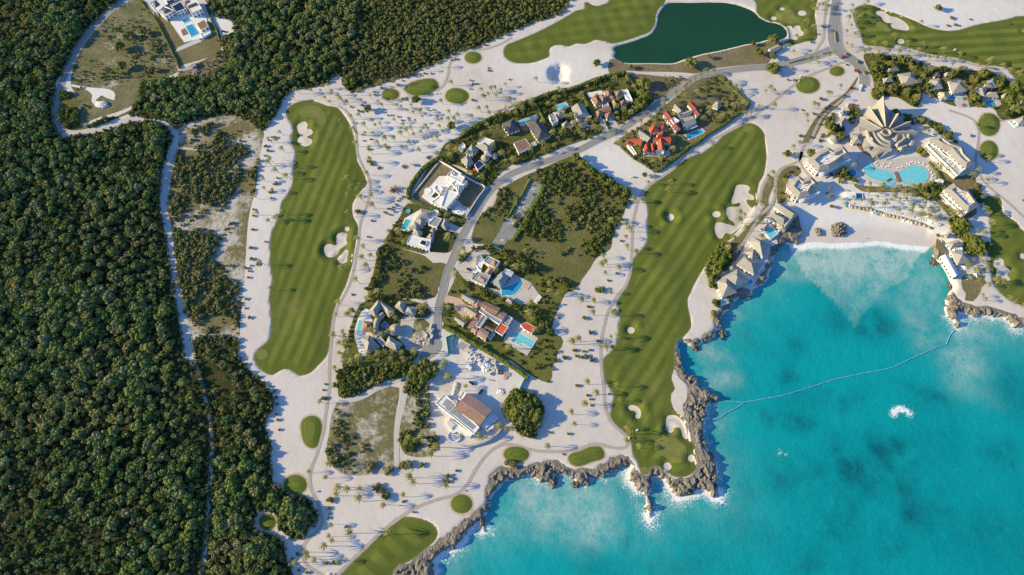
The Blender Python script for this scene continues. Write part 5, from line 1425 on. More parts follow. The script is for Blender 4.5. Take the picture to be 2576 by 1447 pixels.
t.pool(T(3, 1, "810,265 850,250 888,280 880,325 830,320"), 'pool_blue', .25)

LOUNGE = []       # spots for loungers: point, height, angle
def lounger_rows(Rg, z, n, seed):
    r = np.random.default_rng(seed); P = np.array(Rg); mn, mx = P.min(0), P.max(0); out = 0
    for _ in range(400):
        if out >= n: break
        q = mn + (mx - mn) * r.random(2)
        if not inside(q[None], np.array(inset(Rg, 1.6)))[0]: continue
        if any(math.dist(q, l[0]) < 2.3 and abs(l[1] - z) < 1 for l in LOUNGE): continue
        LOUNGE.append((tuple(q), z, .35, 'roof')); out += 1
def hotel(label, pn, ref, eave, strips, seed):
    t = Thing('hotel_block', label, 'hotel', ref)
    Rg, fz = t.thatch_ring(pn, eave, 2.6, 4.4)
    lounger_rows(Rg, fz, 9, seed)
    for q, z in strips:
        t.slab('terrace_floor', q, 0, z, 'paving')
        P = [at(p[0], p[1], z + .9)[:2] for p in q]
        V_, F_ = wall_ring_geo(P, z, z + .9, .3); t.add('balustrade', V_, F_, 'white_wall')
        lounger_rows(P, z, 9, seed + 5)
    return t
k = S('k10')
t = hotel('upper left hotel block with thatched roof edges round white terraces', k("310,292 412,202 540,138 602,172 714,115 812,240 722,285 660,335 562,392 432,415"), k("560,290")[0], 9.6, [], 1)
for i in range(3): t.slab('balcony', k("440,%d 800,%d 806,%d 450,%d" % (430 + i * 18, 262 + i * 18, 275 + i * 18, 446 + i * 18)), 2.8 * (2 - i) + 2.5, 2.8 * (2 - i) + 2.8, 'white_wall')
t = hotel('lower left hotel block with thatched roof edges near the beach', k("82,600 132,510 212,460 262,500 352,465 466,580 382,625 342,692 205,722"), k("270,610")[0], 9.0, [], 2)
for i in range(3): t.slab('balcony', k("215,%d 450,%d 456,%d 225,%d" % (735 + i * 14, 640 + i * 14, 652 + i * 14, 750 + i * 14)), 2.6 * (2 - i) + 2.5, 2.6 * (2 - i) + 2.8, 'white_wall')
k = S('k11')
hotel('upper right hotel block with stepped white terraces above the pool', k("375,176 500,105 622,200 762,250 792,330 908,440 792,502 690,420 590,300 500,262"), k("620,330")[0], 9.6, [(k("352,226 400,190 545,330 690,430 762,520 702,572"), 6.2), (k("322,262 352,226 702,572 670,597"), 3.2)], 3)
hotel('lower right hotel block with stepped white terraces above the beach', T(3, 1, "1768,460 1870,395 1950,450 2022,470 2112,595 2127,625 2012,692 1940,642 1880,580 1802,502"), T(3, 1, "1950,560")[0], 9.0, [(T(3, 1, "1735,510 1770,462 1880,590 2012,692 1972,722"), 4.6)], 4)
t = Thing('curved_bar', 'small crescent shaped bar with shelf roof beside the resort pool', 'bar', T(3, 1, "1720,420")[0]); t.arc_roof(T(3, 1, "1690,410 1700,385 1730,370 1765,380"), 4.0, 3.0, .6, 'white_roof'); t.posts(T(3, 1, "1695,415 1700,390 1730,375 1763,385"), 3.0); t.deck(T(3, 1, "1680,430 1700,370 1775,375 1760,430"), .3, 'paving', 'floor')
t = Thing('round_hut', 'round thatched hut on a green lawn left of the shell roof', 'hut', T(3, 0, "668,1398")[0]); t.cone(T(3, 0, "668,1395")[0], 5.0, 3.2, 2.8)
for q, lab in ((T(3, 0, "700,1230 770,1160 785,1190 740,1290"), 'long thatched gatehouse roof beside the resort drive'), (T(3, 0, "720,1140 745,1080 765,1090 760,1150"), 'small thatched roof at the head of the resort drive')):
    t = Thing('gatehouse', lab, 'gatehouse', q[0]); t.hip(q, 4.0, 2.4, 'thatch')

# ---- cliff villas
k = S('k13')
t = Thing('cliff_restaurant', 'big thatched building at the left end of the beach cove', 'restaurant', k("920,230")[0])
t.gable(k("905,82 1112,206 1010,262 850,140"), 5.0, 2.6, 'thatch'); t.hip(k("738,266 842,180 1012,286 950,350"), 4.6, 4.0, 'thatch'); t.hip(k("870,352 960,325 968,412 900,400"), 4.0, 2.4, 'thatch'); t.gable(k("1112,206 968,412 930,350 1010,262"), 4.4, 2.2, 'thatch')
t = Thing('cliff_pool_hut', 'thatched hut beside a light blue cliff-top pool', 'hut', k("760,400")[0]); t.hip(k("682,392 742,328 792,346 732,402"), 3.2, 2.0, 'thatch'); t.deck(k("680,400 795,345 900,435 800,515"), .4, 'white_roof'); t.pool(k("728,402 795,358 882,435 800,500"), 'pool_light', .46)
t.slats(k("795,545 870,505 885,550 820,580"), 2.4, 6, 'white_wall', .7, 'pergola_beam')
t = Thing('cliff_villa', 'steep thatched cliff villa directly above the shaded rocks', 'villa', k("670,590")[0]); t.hip(k("548,522 590,470 787,550 716,722"), 5.0, 5.2, 'thatch'); t.hip(k("530,642 602,610 642,680 592,742"), 4.0, 2.6, 'thatch')
k = S('k14')
t = Thing('cliff_villa', 'thatched cliff villa with white pergola beams facing the sea', 'villa', k("610,220")[0]); t.hip(k("468,222 560,130 747,202 672,342"), 4.8, 4.2, 'thatch'); t.slats(k("715,295 770,232 792,250 735,310"), 2.4, 7, 'white_wall', .6, 'pergola_beam'); t.pool(k("690,150 712,130 752,172 735,200"), 'pool_blue', .4)
t = Thing('cliff_villa', 'sprawling twin thatched cliff villa at the lower end of the row', 'villa', k("400,400")[0]); t.hip(k("300,372 482,275 604,412 450,477"), 4.8, 4.6, 'thatch'); t.hip(k("233,406 360,350 482,540 308,602"), 4.6, 4.4, 'thatch'); t.hip(k("370,252 432,230 472,285 400,302"), 3.4, 2.0, 'thatch')
t.pool(k("590,420 632,380 665,425 600,465"), 'pool_blue', .4); t.deck(k("282,640 358,596 395,655 300,700"), .5, 'white_roof'); t.pool(k("300,640 350,606 382,648 312,682"), 'pool_light', .56)

# ---- bungalows above the resort
k = S('k15')
BG = [("15,216 170,195 267,315 90,357", 4.2, 'thatch', 'large square thatched bungalow left of the upper resort gardens'), ("388,276 500,265 537,380 400,402", 3.8, 'thatch', 'thatched bungalow half hidden among palms in the upper resort'), ("588,290 740,280 812,410 640,442", 4.2, 'thatch', 'wide thatched bungalow above two small blue pools'), ("1003,300 1110,270 1152,370 1020,372", 4.0, 'thatch', 'thatched bungalow at the right end near the striped fairway'), ("878,402 910,365 1042,382 1006,472", 4.0, 'thatch', 'thatched bungalow with white attic beside a kidney pool'), ("1008,470 1040,420 1150,420 1172,492", 3.6, 'thatch', 'low thatched bungalow just above the kidney pool'), ("483,420 556,420 587,502 510,502", 3.4, 'thatch_edge', 'bungalow with an orange-brown roof beside the sand'), ("1308,602 1380,500 1454,522 1454,612", 4.0, 'thatch', 'thatched bungalow near the right edge among dense trees'), ("1338,732 1454,690 1472,782 1390,792", 3.8, 'thatch', 'thatched bungalow at the right edge with a narrow pool'), ("1180,462 1250,430 1272,482 1210,502", 3.2, 'thatch_edge', 'small brown roofed hut right of the kidney pool'), ("430,200 500,180 512,245 440,255", 3.4, 'slate', 'small dark roofed bungalow below the sand road'), ("540,215 575,195 610,235 560,250", 3.2, 'thatch', 'little grey thatched hut in the upper resort gardens')]
for q, e, mk, lab in BG:
    P_ = k(q); t = Thing('bungalow', lab, 'bungalow', P_[0], 'bungalows above the resort'); t.hip(P_, e, 3.2 if mk == 'thatch' else 2.0, mk)
for q, lab, ref in ((T(3, 0, "1150,792 1240,770 1267,820 1170,832"), 'thatched bungalow nearest the entrance road', 0), (T(3, 0, "1190,692 1290,688 1330,710 1210,725"), 'long low thatched roof under trees near the entrance road', 0)):
    t = Thing('bungalow', lab, 'bungalow', q[0], 'bungalows above the resort'); t.hip(q, 3.8, 2.6, 'thatch')
t = Thing('plunge_pool', 'small square deep blue pool left of the pale one', 'pool', k("620,480")[0]); t.deck(k("560,450 800,440 840,600 700,600 660,520"), .2, 'paving'); t.pool(k("582,466 660,455 666,505 590,507"), 'pool_blue', .3)
t = Thing('plunge_pool', 'small pale pool with a framed day bed', 'pool', k("715,493")[0]); t.pool(k("680,490 740,475 752,505 690,512"), 'pool_light', .3); t.slab('day_bed', k("752,480 792,475 800,512 758,514"), .2, .6, 'wood_deck')
t = Thing('kidney_pool', 'bright blue kidney shaped pool of the right hand bungalow', 'pool', k("1070,550")[0]); t.deck(k("960,500 1010,480 1180,510 1200,560 1140,600 1000,580"), .2, 'paving'); t.pool(k("1020,560 1010,530 1080,518 1142,560 1120,582 1060,582"), 'pool_blue', .3, smooth=True)
t = Thing('lap_pool', 'narrow turquoise pool at the right edge of the resort', 'pool', k("1340,780")[0]); t.pool(k("1288,760 1322,745 1392,810 1352,820"), 'pool_light', .3)

# ---- huts and tent at the right of the cove
k = S('k17')
t = Thing('beach_hut', 'small thatched hut right of the beach umbrellas', 'hut', k("520,110")[0]); t.hip(k("470,130 540,75 584,120 520,147"), 3.4, 2.2, 'thatch')
t = Thing('beach_restaurant', 'low thatched beach restaurant above the long white tent', 'restaurant', k("620,230")[0]); t.hip(k("503,222 640,180 722,240 560,292"), 3.8, 2.6, 'thatch'); t.flat(k("600,282 690,275 700,305 605,312"), 3.2, 'white_roof')
t = Thing('beach_restaurant', 'large thatched restaurant beside the long white tent', 'restaurant', k("690,400")[0]); t.hip(k("558,322 705,308 795,440 640,492"), 4.2, 3.2, 'thatch')
t = Thing('event_tent', 'long white marquee tent on the waterfront', 'tent', k("540,500")[0]); t.gable(k("530,365 658,612 580,648 430,382"), 3.8, 1.4, 'white_fabric', 'white_fabric', win=False); t.windows(inset([at(p[0], p[1], 3.8)[:2] for p in k("530,365 658,612 580,648 430,382")], .45), 0, 3.8, t.o, 'dark_opening', 3.4, 2.0); t.slab('teal_awning', k("585,620 655,612 660,640 580,648"), 2.6, 2.9, 'teal_fabric')
def sail(label, tri, z, mk='white_fabric'):
    t = Thing('shade_sail', label, 'shade sail', tri[0]); P_ = [at(p[0], p[1], z + (i % 2) * .8) for i, p in enumerate(tri)]
    cen = np.mean(np.array(P_), 0) - np.array([0, 0, .5])
    V_ = [tuple(p) for p in P_] + [tuple(cen)]; n = len(P_); V_ += [(v[0], v[1], v[2] - .06) for v in V_]
    t.add('canopy', V_, [(i, (i + 1) % n, n) for i in range(n)] + [(n + 1 + n, n + 1 + (i + 1) % n, n + 1 + i) for i in range(n)], mk)
    for p in P_:
        V_, F_ = trunk_geo(p[2], .1, .1, (0, 0), 6, 1, (p[0], p[1], 0)); t.add('post', V_, F_, 'white_wall')
sail('square white shade sail right of the marquee tent', k("678,498 738,502 732,548 690,540"), 3.0); sail('large white shade sail beside the marquee tent', k("790,515 872,495 895,570 800,585"), 3.2); sail('pointed white shade sail near the shore lawn', k("808,588 872,592 882,642"), 3.0); sail('teal shade sail near the shore lawn', k("755,625 800,630 820,652 770,655"), 2.6, 'teal_fabric')
k = S('k12')
sail('white triangular shade sail in the middle of the beach palms', k("940,285 990,238 1032,290"), 3.0); sail('white triangular shade sail behind the upper loungers', k("840,205 880,150 930,190"), 3.0); sail('white shade sail nearest the right end of the umbrella row', k("970,400 1000,360 1060,380"), 3.0); sail('pale shade sail among the upper beach palms', k("640,150 690,110 720,150"), 3.0)
k = S('k10')
t = Thing('beach_pavilion', 'white fabric pavilion with a teal pool on the upper beach', 'pavilion', k("830,680")[0]); t.flat(k("748,640 862,650 865,716 748,706"), 3.0, 'white_fabric', par=0, win=False); t.pool(k("868,662 932,664 942,728 868,722"), 'pool_blue', .4)
# ------------------------------------------------------------------ plants
def lobed(r, lobes, leaf_n, leaf, rad, squash=.75, core=.86):
    """crown = lumpy lobes under a skin of leaf-sized faces; returns V, F"""
    V, F = [], []
    for (c, lr) in lobes:
        iv, jf = ICO1
        b = len(V)
        dsp = 1 + (r.random(len(iv)) - .5) * .35
        for v, k in zip(iv, dsp):
            V.append((c[0] + v[0] * lr * core * k, c[1] + v[1] * lr * core * k, c[2] + v[2] * lr * core * k * squash))
        F += [tuple(b + i for i in f) for f in jf]
        for _ in range(leaf_n):
            d = r.normal(size=3); d[2] = abs(d[2]) * 1.1 - .35
            d /= np.linalg.norm(d)
            rr = lr * (.86 + .34 * r.random())
            p = np.array(c) + d * rr * np.array([1, 1, squash])
            nrm = d + r.normal(size=3) * .55; nrm /= np.linalg.norm(nrm)
            u = np.cross(nrm, r.normal(size=3)); u /= np.linalg.norm(u); w = np.cross(nrm, u)
            s = leaf * (.6 + .8 * r.random())
            b = len(V)
            for (x, y) in ((-1, 0), (0, -.6), (1, 0), (0, .6)):
                V.append(tuple(p + u * x * s + w * y * s))
            F.append((b, b + 1, b + 2, b + 3))
    return V, F

def limbs(r, h, R, n=4):
    V, F = trunk_geo(h, .28, .16, (r.random() * .6 - .3, r.random() * .6 - .3))
    for k in range(n):
        a = 2 * math.pi * (k + r.random() * .6) / n
        v, f = trunk_geo(R * .75, .13, .04, (math.cos(a) * R * .6, math.sin(a) * R * .6), 4, 2, (0, 0, h * .72))
        b = len(V); V += v; F += [tuple(b + i for i in q) for q in f]
    return V, F

def tree_proto(seed, R, H, nl, leaf_n, leaf, lm, squash=.8, flat=.62):
    r = np.random.default_rng(seed)
    cz = H - R * flat
    lobes = [((0, 0, cz), R * .62)]
    for k in range(nl):
        a = 2.399 * k + r.random() * .8
        q = R * (.30 + .42 * math.sqrt((k + .5) / nl)) * (.8 + .4 * r.random())
        z = cz + R * flat * (.75 - 1.1 * (k + .5) / nl + .35 * (r.random() - .5))
        lobes.append(((math.cos(a) * q, math.sin(a) * q, z), R * (.27 + .20 * r.random())))
    cv, cf = lobed(r, lobes, leaf_n, leaf, R, squash)
    tv, tf = limbs(r, H - R * .9, R)
    cm = mesh_from('crown', cv, cf, MAT[lm]); tm = mesh_from('trunk', tv, tf, MAT['bark'])
    jm = mesh_from('tree', tv + cv, tf + [tuple(len(tv) + i for i in f) for f in cf], [MAT['bark'], MAT[lm]])
    mi = np.ones(len(jm.polygons), np.int32); mi[:len(tf)] = 0
    jm.polygons.foreach_set('material_index', mi)
    return dict(crown=cm, trunk=tm, joint=jm)

TREES = [tree_proto(100 + i, R, H, nl, 26, .46, 'tree_leaf') for i, (R, H, nl) in enumerate(((3.1, 6.0, 11), (2.6, 5.0, 9), (2.1, 4.6, 8), (3.5, 6.6, 13), (2.3, 6.4, 8), (1.8, 3.8, 7)))]
TREES += [tree_proto(120 + i, R, H, nl, 24, .42, 'olive_leaf') for i, (R, H, nl) in enumerate(((2.4, 4.2, 9), (1.9, 3.4, 8), (1.5, 2.8, 7), (2.8, 4.8, 10), (1.7, 3.6, 7), (1.3, 2.2, 6)))]
GTREES = [tree_proto(140 + i, 4.0, 6.6, 14, 28, .55, 'garden_leaf') for i in range(3)]
BRUSH = [tree_proto(160 + i, R, H, nl, 14, .36, 'brush_leaf', .8, .7) for i, (R, H, nl) in enumerate(((1.5, 1.8, 5), (1.2, 1.3, 4), (1.9, 2.5, 6), (1.0, 1.0, 4)))]
GBRUSH = [tree_proto(180 + i, R, H, nl, 14, .36, 'garden_leaf', .8, .7) for i, (R, H, nl) in enumerate(((1.6, 2.0, 5), (1.3, 1.5, 4), (1.9, 2.7, 6)))]

def bush_proto(seed, lm='bush_leaf'):
    r = np.random.default_rng(seed)
    lobes = [((0, 0, .55), .7)] + [((math.cos(a) * .5, math.sin(a) * .5, .5 + .25 * r.random()), .36 + .14 * r.random()) for a in (r.random(5) * 6.28)]
    V, F = lobed(r, lobes, 22, .16, 1, .85)
    tv, tf = trunk_geo(.6, .08, .05)
    return mesh_from('foliage', V, F, MAT[lm]), mesh_from('stem', tv, tf, MAT['bark'])
BUSH = [bush_proto(200 + i) for i in range(4)]
GBUSH = [bush_proto(210 + i, 'garden_leaf') for i in range(2)]

def bare_proto(seed):
    r = np.random.default_rng(seed); V, F = [], []
    for k in range(110):
        d = r.normal(size=3); d[2] = abs(d[2]) * .9 + .1; d /= np.linalg.norm(d)
        L = .6 + .5 * r.random(); p0 = d * .05; p1 = d * L * np.array([1, 1, .75]); s = np.cross(d, r.normal(size=3)); s = s / np.linalg.norm(s) * .045
        b = len(V); V += [tuple(p0 - s), tuple(p0 + s), tuple(p1 + s * .6), tuple(p1 - s * .6)]; F.append((b, b + 1, b + 2, b + 3))
    return mesh_from('twigs', V, F, MAT['bare_twig'])
BARE = [bare_proto(230 + i) for i in range(2)]

def palm_proto(seed):
    r = np.random.default_rng(seed)
    h = 8.7; lean = (-1.0 - .8 * r.random(), (r.random() - .5) * 1.2)
    tv, tf = trunk_geo(h, .24, .15, lean, 6, 5)
    V, F = [], []
    top = np.array([lean[0], lean[1], h])
    nf = 12
    for k in range(nf):
        a = 2 * math.pi * (k + .5 * r.random()) / nf
        el = (.95 - .85 * ((k * 7) % nf) / nf)
        L = 3.6 + 1.0 * r.random()
        d = np.array([math.cos(a), math.sin(a), 0])
        P = []
        for s in np.linspace(0, 1, 6):
            q = top + d * (L * s * math.cos(el * .8)) + np.array([0, 0, L * (math.sin(el) * s - (.95 + .25 * r.random() * 0) * s * s)])
            q += np.array([-1.35, -.25, .0]) * s ** 1.6
            P.append(q)
        P = np.array(P)
        t = np.gradient(P, axis=0); t /= np.linalg.norm(t, axis=1)[:, None]
        sd = np.cross(t, [0, 0, 1.0]); sd /= np.linalg.norm(sd, axis=1)[:, None] + 1e-9
        wd = np.array([.08, .24, .33, .31, .22, .04])
        b = len(V)
        for i in range(6):
            V += [tuple(P[i] + sd[i] * wd[i] - np.array([0, 0, wd[i] * .55])), tuple(P[i]), tuple(P[i] - sd[i] * wd[i] - np.array([0, 0, wd[i] * .55]))]
        for i in range(5):
            F += [(b + 3 * i, b + 3 * i + 1, b + 3 * i + 4, b + 3 * i + 3), (b + 3 * i + 1, b + 3 * i + 2, b + 3 * i + 5, b + 3 * i + 4)]
    iv, jf = ICO1
    b = len(V)
    V += [tuple(top + v * np.array([.45, .45, .5])) for v in iv]; F += [tuple(b + i for i in f) for f in jf]
    cm = mesh_from('crown', V, F, MAT['palm_leaf']); tm = mesh_from('trunk', tv, tf, MAT['palm_trunk'])
    jm = mesh_from('palm', tv + V, tf + [tuple(len(tv) + i for i in f) for f in F], [MAT['palm_trunk'], MAT['palm_leaf']])
    mi = np.ones(len(jm.polygons), np.int32); mi[:len(tf)] = 0
    jm.polygons.foreach_set('material_index', mi)
    return dict(crown=cm, trunk=tm, joint=jm)
PALMS = [palm_proto(300 + i) for i in range(6)]

# ------------------------------------------------------------------ mass planting: one object, real plants on points
def mass(name, protos, P, label, cat):
    """P: rows x, y, z, scale, rot, which"""
    P = np.asarray(P)
    col = bpy.data.collections.new(name + '_kinds')
    for i, p in enumerate(protos):
        col.objects.link(bpy.data.objects.new('%s_kind_%02d' % (name, i), p['joint']))
    me = bpy.data.meshes.new(name)
    me.vertices.add(len(P)); me.vertices.foreach_set('co', P[:, :3].astype(np.float32).ravel())
    fattr(me, 'sc', P[:, 3]); fattr(me, 'ro', P[:, 4])
    a = me.attributes.new('wh', 'INT', 'POINT'); a.data.foreach_set('value', P[:, 5].astype(np.int32))
    o = link(name, me)
    g = bpy.data.node_groups.new(name, 'GeometryNodeTree')
    g.interface.new_socket('Geometry', in_out='INPUT', socket_type='NodeSocketGeometry')
    g.interface.new_socket('Geometry', in_out='OUTPUT', socket_type='NodeSocketGeometry')
    N = g.nodes
    gi = N.new('NodeGroupInput'); go = N.new('NodeGroupOutput')
    ci = N.new('GeometryNodeCollectionInfo'); ci.inputs[0].default_value = col; ci.inputs[1].default_value = True; ci.inputs[2].default_value = True
    ip = N.new('GeometryNodeInstanceOnPoints'); ip.inputs['Pick Instance'].default_value = True
    def at_(nm, ty):
        n = N.new('GeometryNodeInputNamedAttribute'); n.data_type = ty; n.inputs[0].default_value = nm; return n.outputs[0]
    cx = N.new('ShaderNodeCombineXYZ')
    g.links.new(at_('ro', 'FLOAT'), cx.inputs[2])
    g.links.new(gi.outputs[0], ip.inputs['Points']); g.links.new(ci.outputs[0], ip.inputs['Instance'])
    g.links.new(at_('wh', 'INT'), ip.inputs['Instance Index']); g.links.new(cx.outputs[0], ip.inputs['Rotation']); g.links.new(at_('sc', 'FLOAT'), ip.inputs['Scale'])
    g.links.new(ip.outputs[0], go.inputs[0])
    md = o.modifiers.new('planting', 'NODES'); md.node_group = g
    tag(o, label, cat, None, 'stuff')
    return o

def scatter(poly, spacing, jitter=.9, keep=None):
    B = np.asarray(poly)
    mn, mx = B.min(0), B.max(0)
    mn = np.maximum(mn, [-640, -40]); mx = np.minimum(mx, [660, 690])
    gx = np.arange(mn[0], mx[0], spacing); gy = np.arange(mn[1], mx[1], spacing * .87)
    G = np.stack(np.meshgrid(gx, gy), -1)
    G[1::2, :, 0] += spacing / 2
    G = G.reshape(-1, 2) + (rng.random((G.shape[0] * G.shape[1], 2)) - .5) * spacing * jitter
    G = G[inside(G, B)]
    if keep is not None: G = G[keep(G)]
    return G

CAMP = np.array([0, 0, CAM_H])
# --- the forests
ff = [catmull(W(p[2]), True, 6.0) for p in PATCH if p[0] == 'forest_floor']
TP = []
for i, poly in enumerate(ff):
    sp = (3.8, 3.3, 3.3)[i]
    G = scatter(poly, sp)
    d, _ = pdist(G, poly)
    G = G[d > 1.2]; d = d[d > 1.2]
    n = fbm(G[:, 0], G[:, 1], .03, 3, 5)
    tall = fbm(G[:, 0], G[:, 1], .012, 3, 15)
    kp = rng.random(len(G)) > sstep(.62, .75, n) * .6
    G, d, n, tall = G[kp], d[kp], n[kp], tall[kp]
    sc = (.62 + .75 * rng.random(len(G)) ** 2 + .9 * (tall - .5) + .5 * (n - .5)) * (.62 + .38 * sstep(0, 9, d)) * (1.0, .95, .9)[i]
    if i == 2: sc *= np.where(G[:, 0] > -170, .72, 1.0)
    wh = np.where(sc > 1.05, rng.choice([0, 3, 4], len(G)), rng.choice([0, 1, 2, 4, 5], len(G)))
    pat_ = fbm(G[:, 0], G[:, 1], .018, 3, 25)
    ol = rng.random(len(G)) < ((.10 + .75 * sstep(.54, .66, pat_)) if i == 0 else .45 + .4 * sstep(.4, .6, pat_) if i == 1 else np.where(G[:, 0] > -190, .88, .45))
    wh = wh + 6 * ol; sc = np.where(ol, sc * 1.18, sc)
    for g, s, w_ in zip(G, sc, wh): TP.append((g[0], g[1], -.15, s, rng.random() * 6.28, w_, i))
TP = np.array(TP)
def on_screen(P):
    """rough test against the surveyed frame"""
    x, y = P[:, 0], P[:, 1]
    # camera coordinates
    yc = y * CA - (-CAM_H) * -SA
    dep = y * SA + CAM_H * CA
    up = y * CA - CAM_H * SA
    px = 1288 + FPX * x / dep; py = 723.5 - FPX * up / dep
    return px, py
px, py = on_screen(TP)
vis = (px > 10) & (px < 2566) & (py > 10) & (py < 1437)
size = TP[:, 3] * np.array([3.1, 2.6, 2.1, 3.5, 2.3, 1.8, 2.4, 1.9, 1.5, 2.8, 1.7, 1.3])[TP[:, 5].astype(int)] / np.linalg.norm(np.column_stack([TP[:, :2], np.zeros(len(TP))]) - CAMP, axis=1)
order = np.argsort(-np.where(vis, size, 0))
solo = order[:300]; rest = np.ones(len(TP), bool); rest[solo] = False
mass('forest_canopy', TREES, TP[rest][:, :6], 'dense green jungle canopy covering the left side and upper left', 'forest')
def solo_tree(row, protos, name, label, cat, group):
    t = empty(name, (row[0], row[1], row[2]), row[4]); t.scale = (row[3],) * 3
    p = protos[int(row[5])]
    link('trunk', p['trunk'], t); link('crown', p['crown'], t)
    return tag(t, label, cat, group)
for i in solo:
    r_ = TP[i]; x_, y_ = px[i], py[i]
    if r_[6] == 0:
        lab = ('large crowned jungle tree in the forest left of the narrow white track', 'large jungle trees left of the narrow track') if y_ > 920 else ('large crowned jungle tree in the forest left of the white dirt road', 'large jungle trees left of the dirt road')
    elif r_[6] == 1:
        lab = ('jungle tree with broad crown in the strip between narrow track and sand', 'jungle trees in the strip by the sand')
    else:
        lab = ('jungle tree in the upper forest above the long fairway', 'jungle trees of the upper forest')
    solo_tree(r_, TREES, 'jungle_tree', lab[0], 'tree', lab[1])

# --- scrub and undergrowth
SP_ = []
def add_brush(poly, spacing, dens, lo=.55, hi=1.25, seed=0, kinds=(0, 1, 2, 3), freq=.035, th=.40):
    G = scatter(catmull(W(poly), True, 6.0), spacing)
    if not len(G): return
    n = fbm(G[:, 0], G[:, 1], freq, 4, seed + 200)
    k = rng.random(len(G)) < dens * sstep(th, th + .16, n)
    G = G[k]; n = n[k]
    sc = lo + (hi - lo) * rng.random(len(G)) * sstep(.35, .7, n) * 1.3
    for g, s in zip(G, sc): SP_.append((g[0], g[1], .0, s, rng.random() * 6.28, rng.choice(kinds)))
pat = {}
for i, p in enumerate(PATCH): pat.setdefault(p[0], []).append(p[2])
sg = pat['scrub_ground']
add_brush(sg[0], 2.0, .8, .6, 1.5, 1, th=.44)
add_brush(sg[1], 2.1, .5, .45, 1.1, 2, th=.5)
add_brush(sg[2], 2.0, .6, .5, 1.2, 3, th=.46)
add_brush(sg[3], 1.9, 1.0, .7, 1.7, 4)
add_brush(sg[4], 2.0, .5, .45, 1.1, 5, th=.5)
add_brush(sg[5], 2.0, .8, .6, 1.5, 6)
add_brush(pat['meadow'][0], 2.6, .4, .4, 1.0, 7)
add_brush(pat['field'][0], 2.4, .4, .3, .8, 8)
add_brush(pat['field'][2], 2.0, .5, .3, .7, 9)
for q in ff:
    # low fringe along the forest edge
    L = q; d = np.concatenate([[0], np.cumsum(np.linalg.norm(np.diff(L, axis=0), axis=1))])
    for s in np.arange(0, d[-1], 2.2):
        x_ = np.interp(s, d, L[:, 0]); y_ = np.interp(s, d, L[:, 1])
        if abs(x_) < 620 and 0 < y_ < 660:
            SP_.append((x_ + rng.normal() * .8, y_ + rng.normal() * .8, 0, .6 + .7 * rng.random(), rng.random() * 6.28, rng.choice(4)))
mass('scrub_growth', BRUSH, SP_, 'low brown-green scrub covering the vacant plots and forest edges', 'scrub')
GB = []
def add_garden(poly, spacing, dens, lo, hi, seed):
    G = scatter(catmull(W(poly), True, 6.0), spacing)
    n = fbm(G[:, 0], G[:, 1], .06, 4, seed + 300)
    G = G[rng.random(len(G)) < dens * sstep(.40, .58, n)]
    for g in G: GB.append((g[0], g[1], 0, lo + (hi - lo) * rng.random(), rng.random() * 6.28, rng.choice(3)))
add_garden(T(2, 1, "0,850 130,700 330,420 300,300 500,170 760,200 1190,520 1130,700 1000,960 850,1150 600,1050 480,1150 300,1000 100,1100 -60,1000"), 2.2, .55, .5, 1.3, 1)
add_garden(T(1, 2, "1100,20 1240,90 1500,110 1800,110 1770,230 1600,180 1300,110 1150,120"), 2.0, .9, .7, 1.5, 2)
add_garden(T(1, 1, "1240,1040 1300,1000 1480,1060 1700,1130 1750,1180 1650,1300 1400,1250 1250,1400 1140,1446 1180,1300"), 2.2, .8, .6, 1.2, 3)
add_garden(T(0, 0, "640,920 720,920 790,1020 780,1230 900,1250 1150,1180 1350,1080 1420,950 1440,850 1480,880 1420,1040 1300,1140 1100,1220 900,1290 700,1310 600,1200 590,1050"), 2.0, 1.6, .9, 1.8, 4)
add_garden(T(1, 3, "1460,0 1800,10 1830,120 1700,230 1520,200 1460,120"), 2.2, .9, .7, 1.5, 5)
add_garden(T(1, 2, "850,830 1000,790 1270,800 1450,790 1560,760 1520,870 1300,930 1150,1000 960,1080 840,1080"), 2.2, 1.3, .9, 1.8, 6)
add_garden(T(3, 0, "1050,600 1400,590 1550,650 1900,700 2200,730 2400,820 2576,930 2576,1180 2360,1190 2250,1080 2020,1060 2020,800 1800,780 1650,1000 1560,880 1480,1060 1300,960 1120,900 1050,780"), 2.3, .9, .8, 1.9, 7)
add_garden(T(2, 1, "-10,1130 100,1150 300,1260 450,1340 600,1430 560,1446 350,1380 100,1290 -60,1220"), 2.0, 1.5, .9, 1.8, 8)
add_garden(T(1, 1, "2040,1180 2200,1050 2400,1040 2576,1100 2576,1180 2350,1080 2180,1170 2100,1190"), 2.0, 1.2, .8, 1.6, 9)
add_garden(T(1, 2, "1960,0 2060,60 2190,80 2260,120 2400,190 2560,300 2576,240 2400,60 2300,-20 2150,-60"), 2.0, 1.3, .8, 1.7, 10)
add_garden(T(2, 2, "0,190 200,300 330,400 420,460 400,420 330,340 200,200 60,160 20,120"), 2.0, 1.0, .8, 1.6, 11)
add_garden(T(2, 2, "0,1060 130,1060 250,1110 305,1220 285,1330 235,1420 230,1500 100,1480 0,1350 -70,1290 -50,1150"), 1.9, 1.6, 1.1, 2.2, 12)
add_garden(T(2, 0, "1200,830 1420,1000 1390,1060 1150,1210 1120,1100 1230,1000 1150,900"), 2.4, .8, .7, 1.6, 13)
add_garden(T(1, 0, "1900,1446 2100,1350 2250,1250 2400,1190 2560,1150 2400,1260 2200,1340 2050,1446"), 2.2, .9, .7, 1.5, 14)
add_garden(T(1, 1, "1850,100 2000,130 2100,230 2300,330 2420,320 2340,440 2120,260 1850,165"), 2.2, 1.0, .7, 1.5, 15)
add_garden(T(3, 1, "60,280 130,230 300,240 200,330 110,420 190,570 100,600 40,560"), 2.4, .6, .6, 1.4, 16)
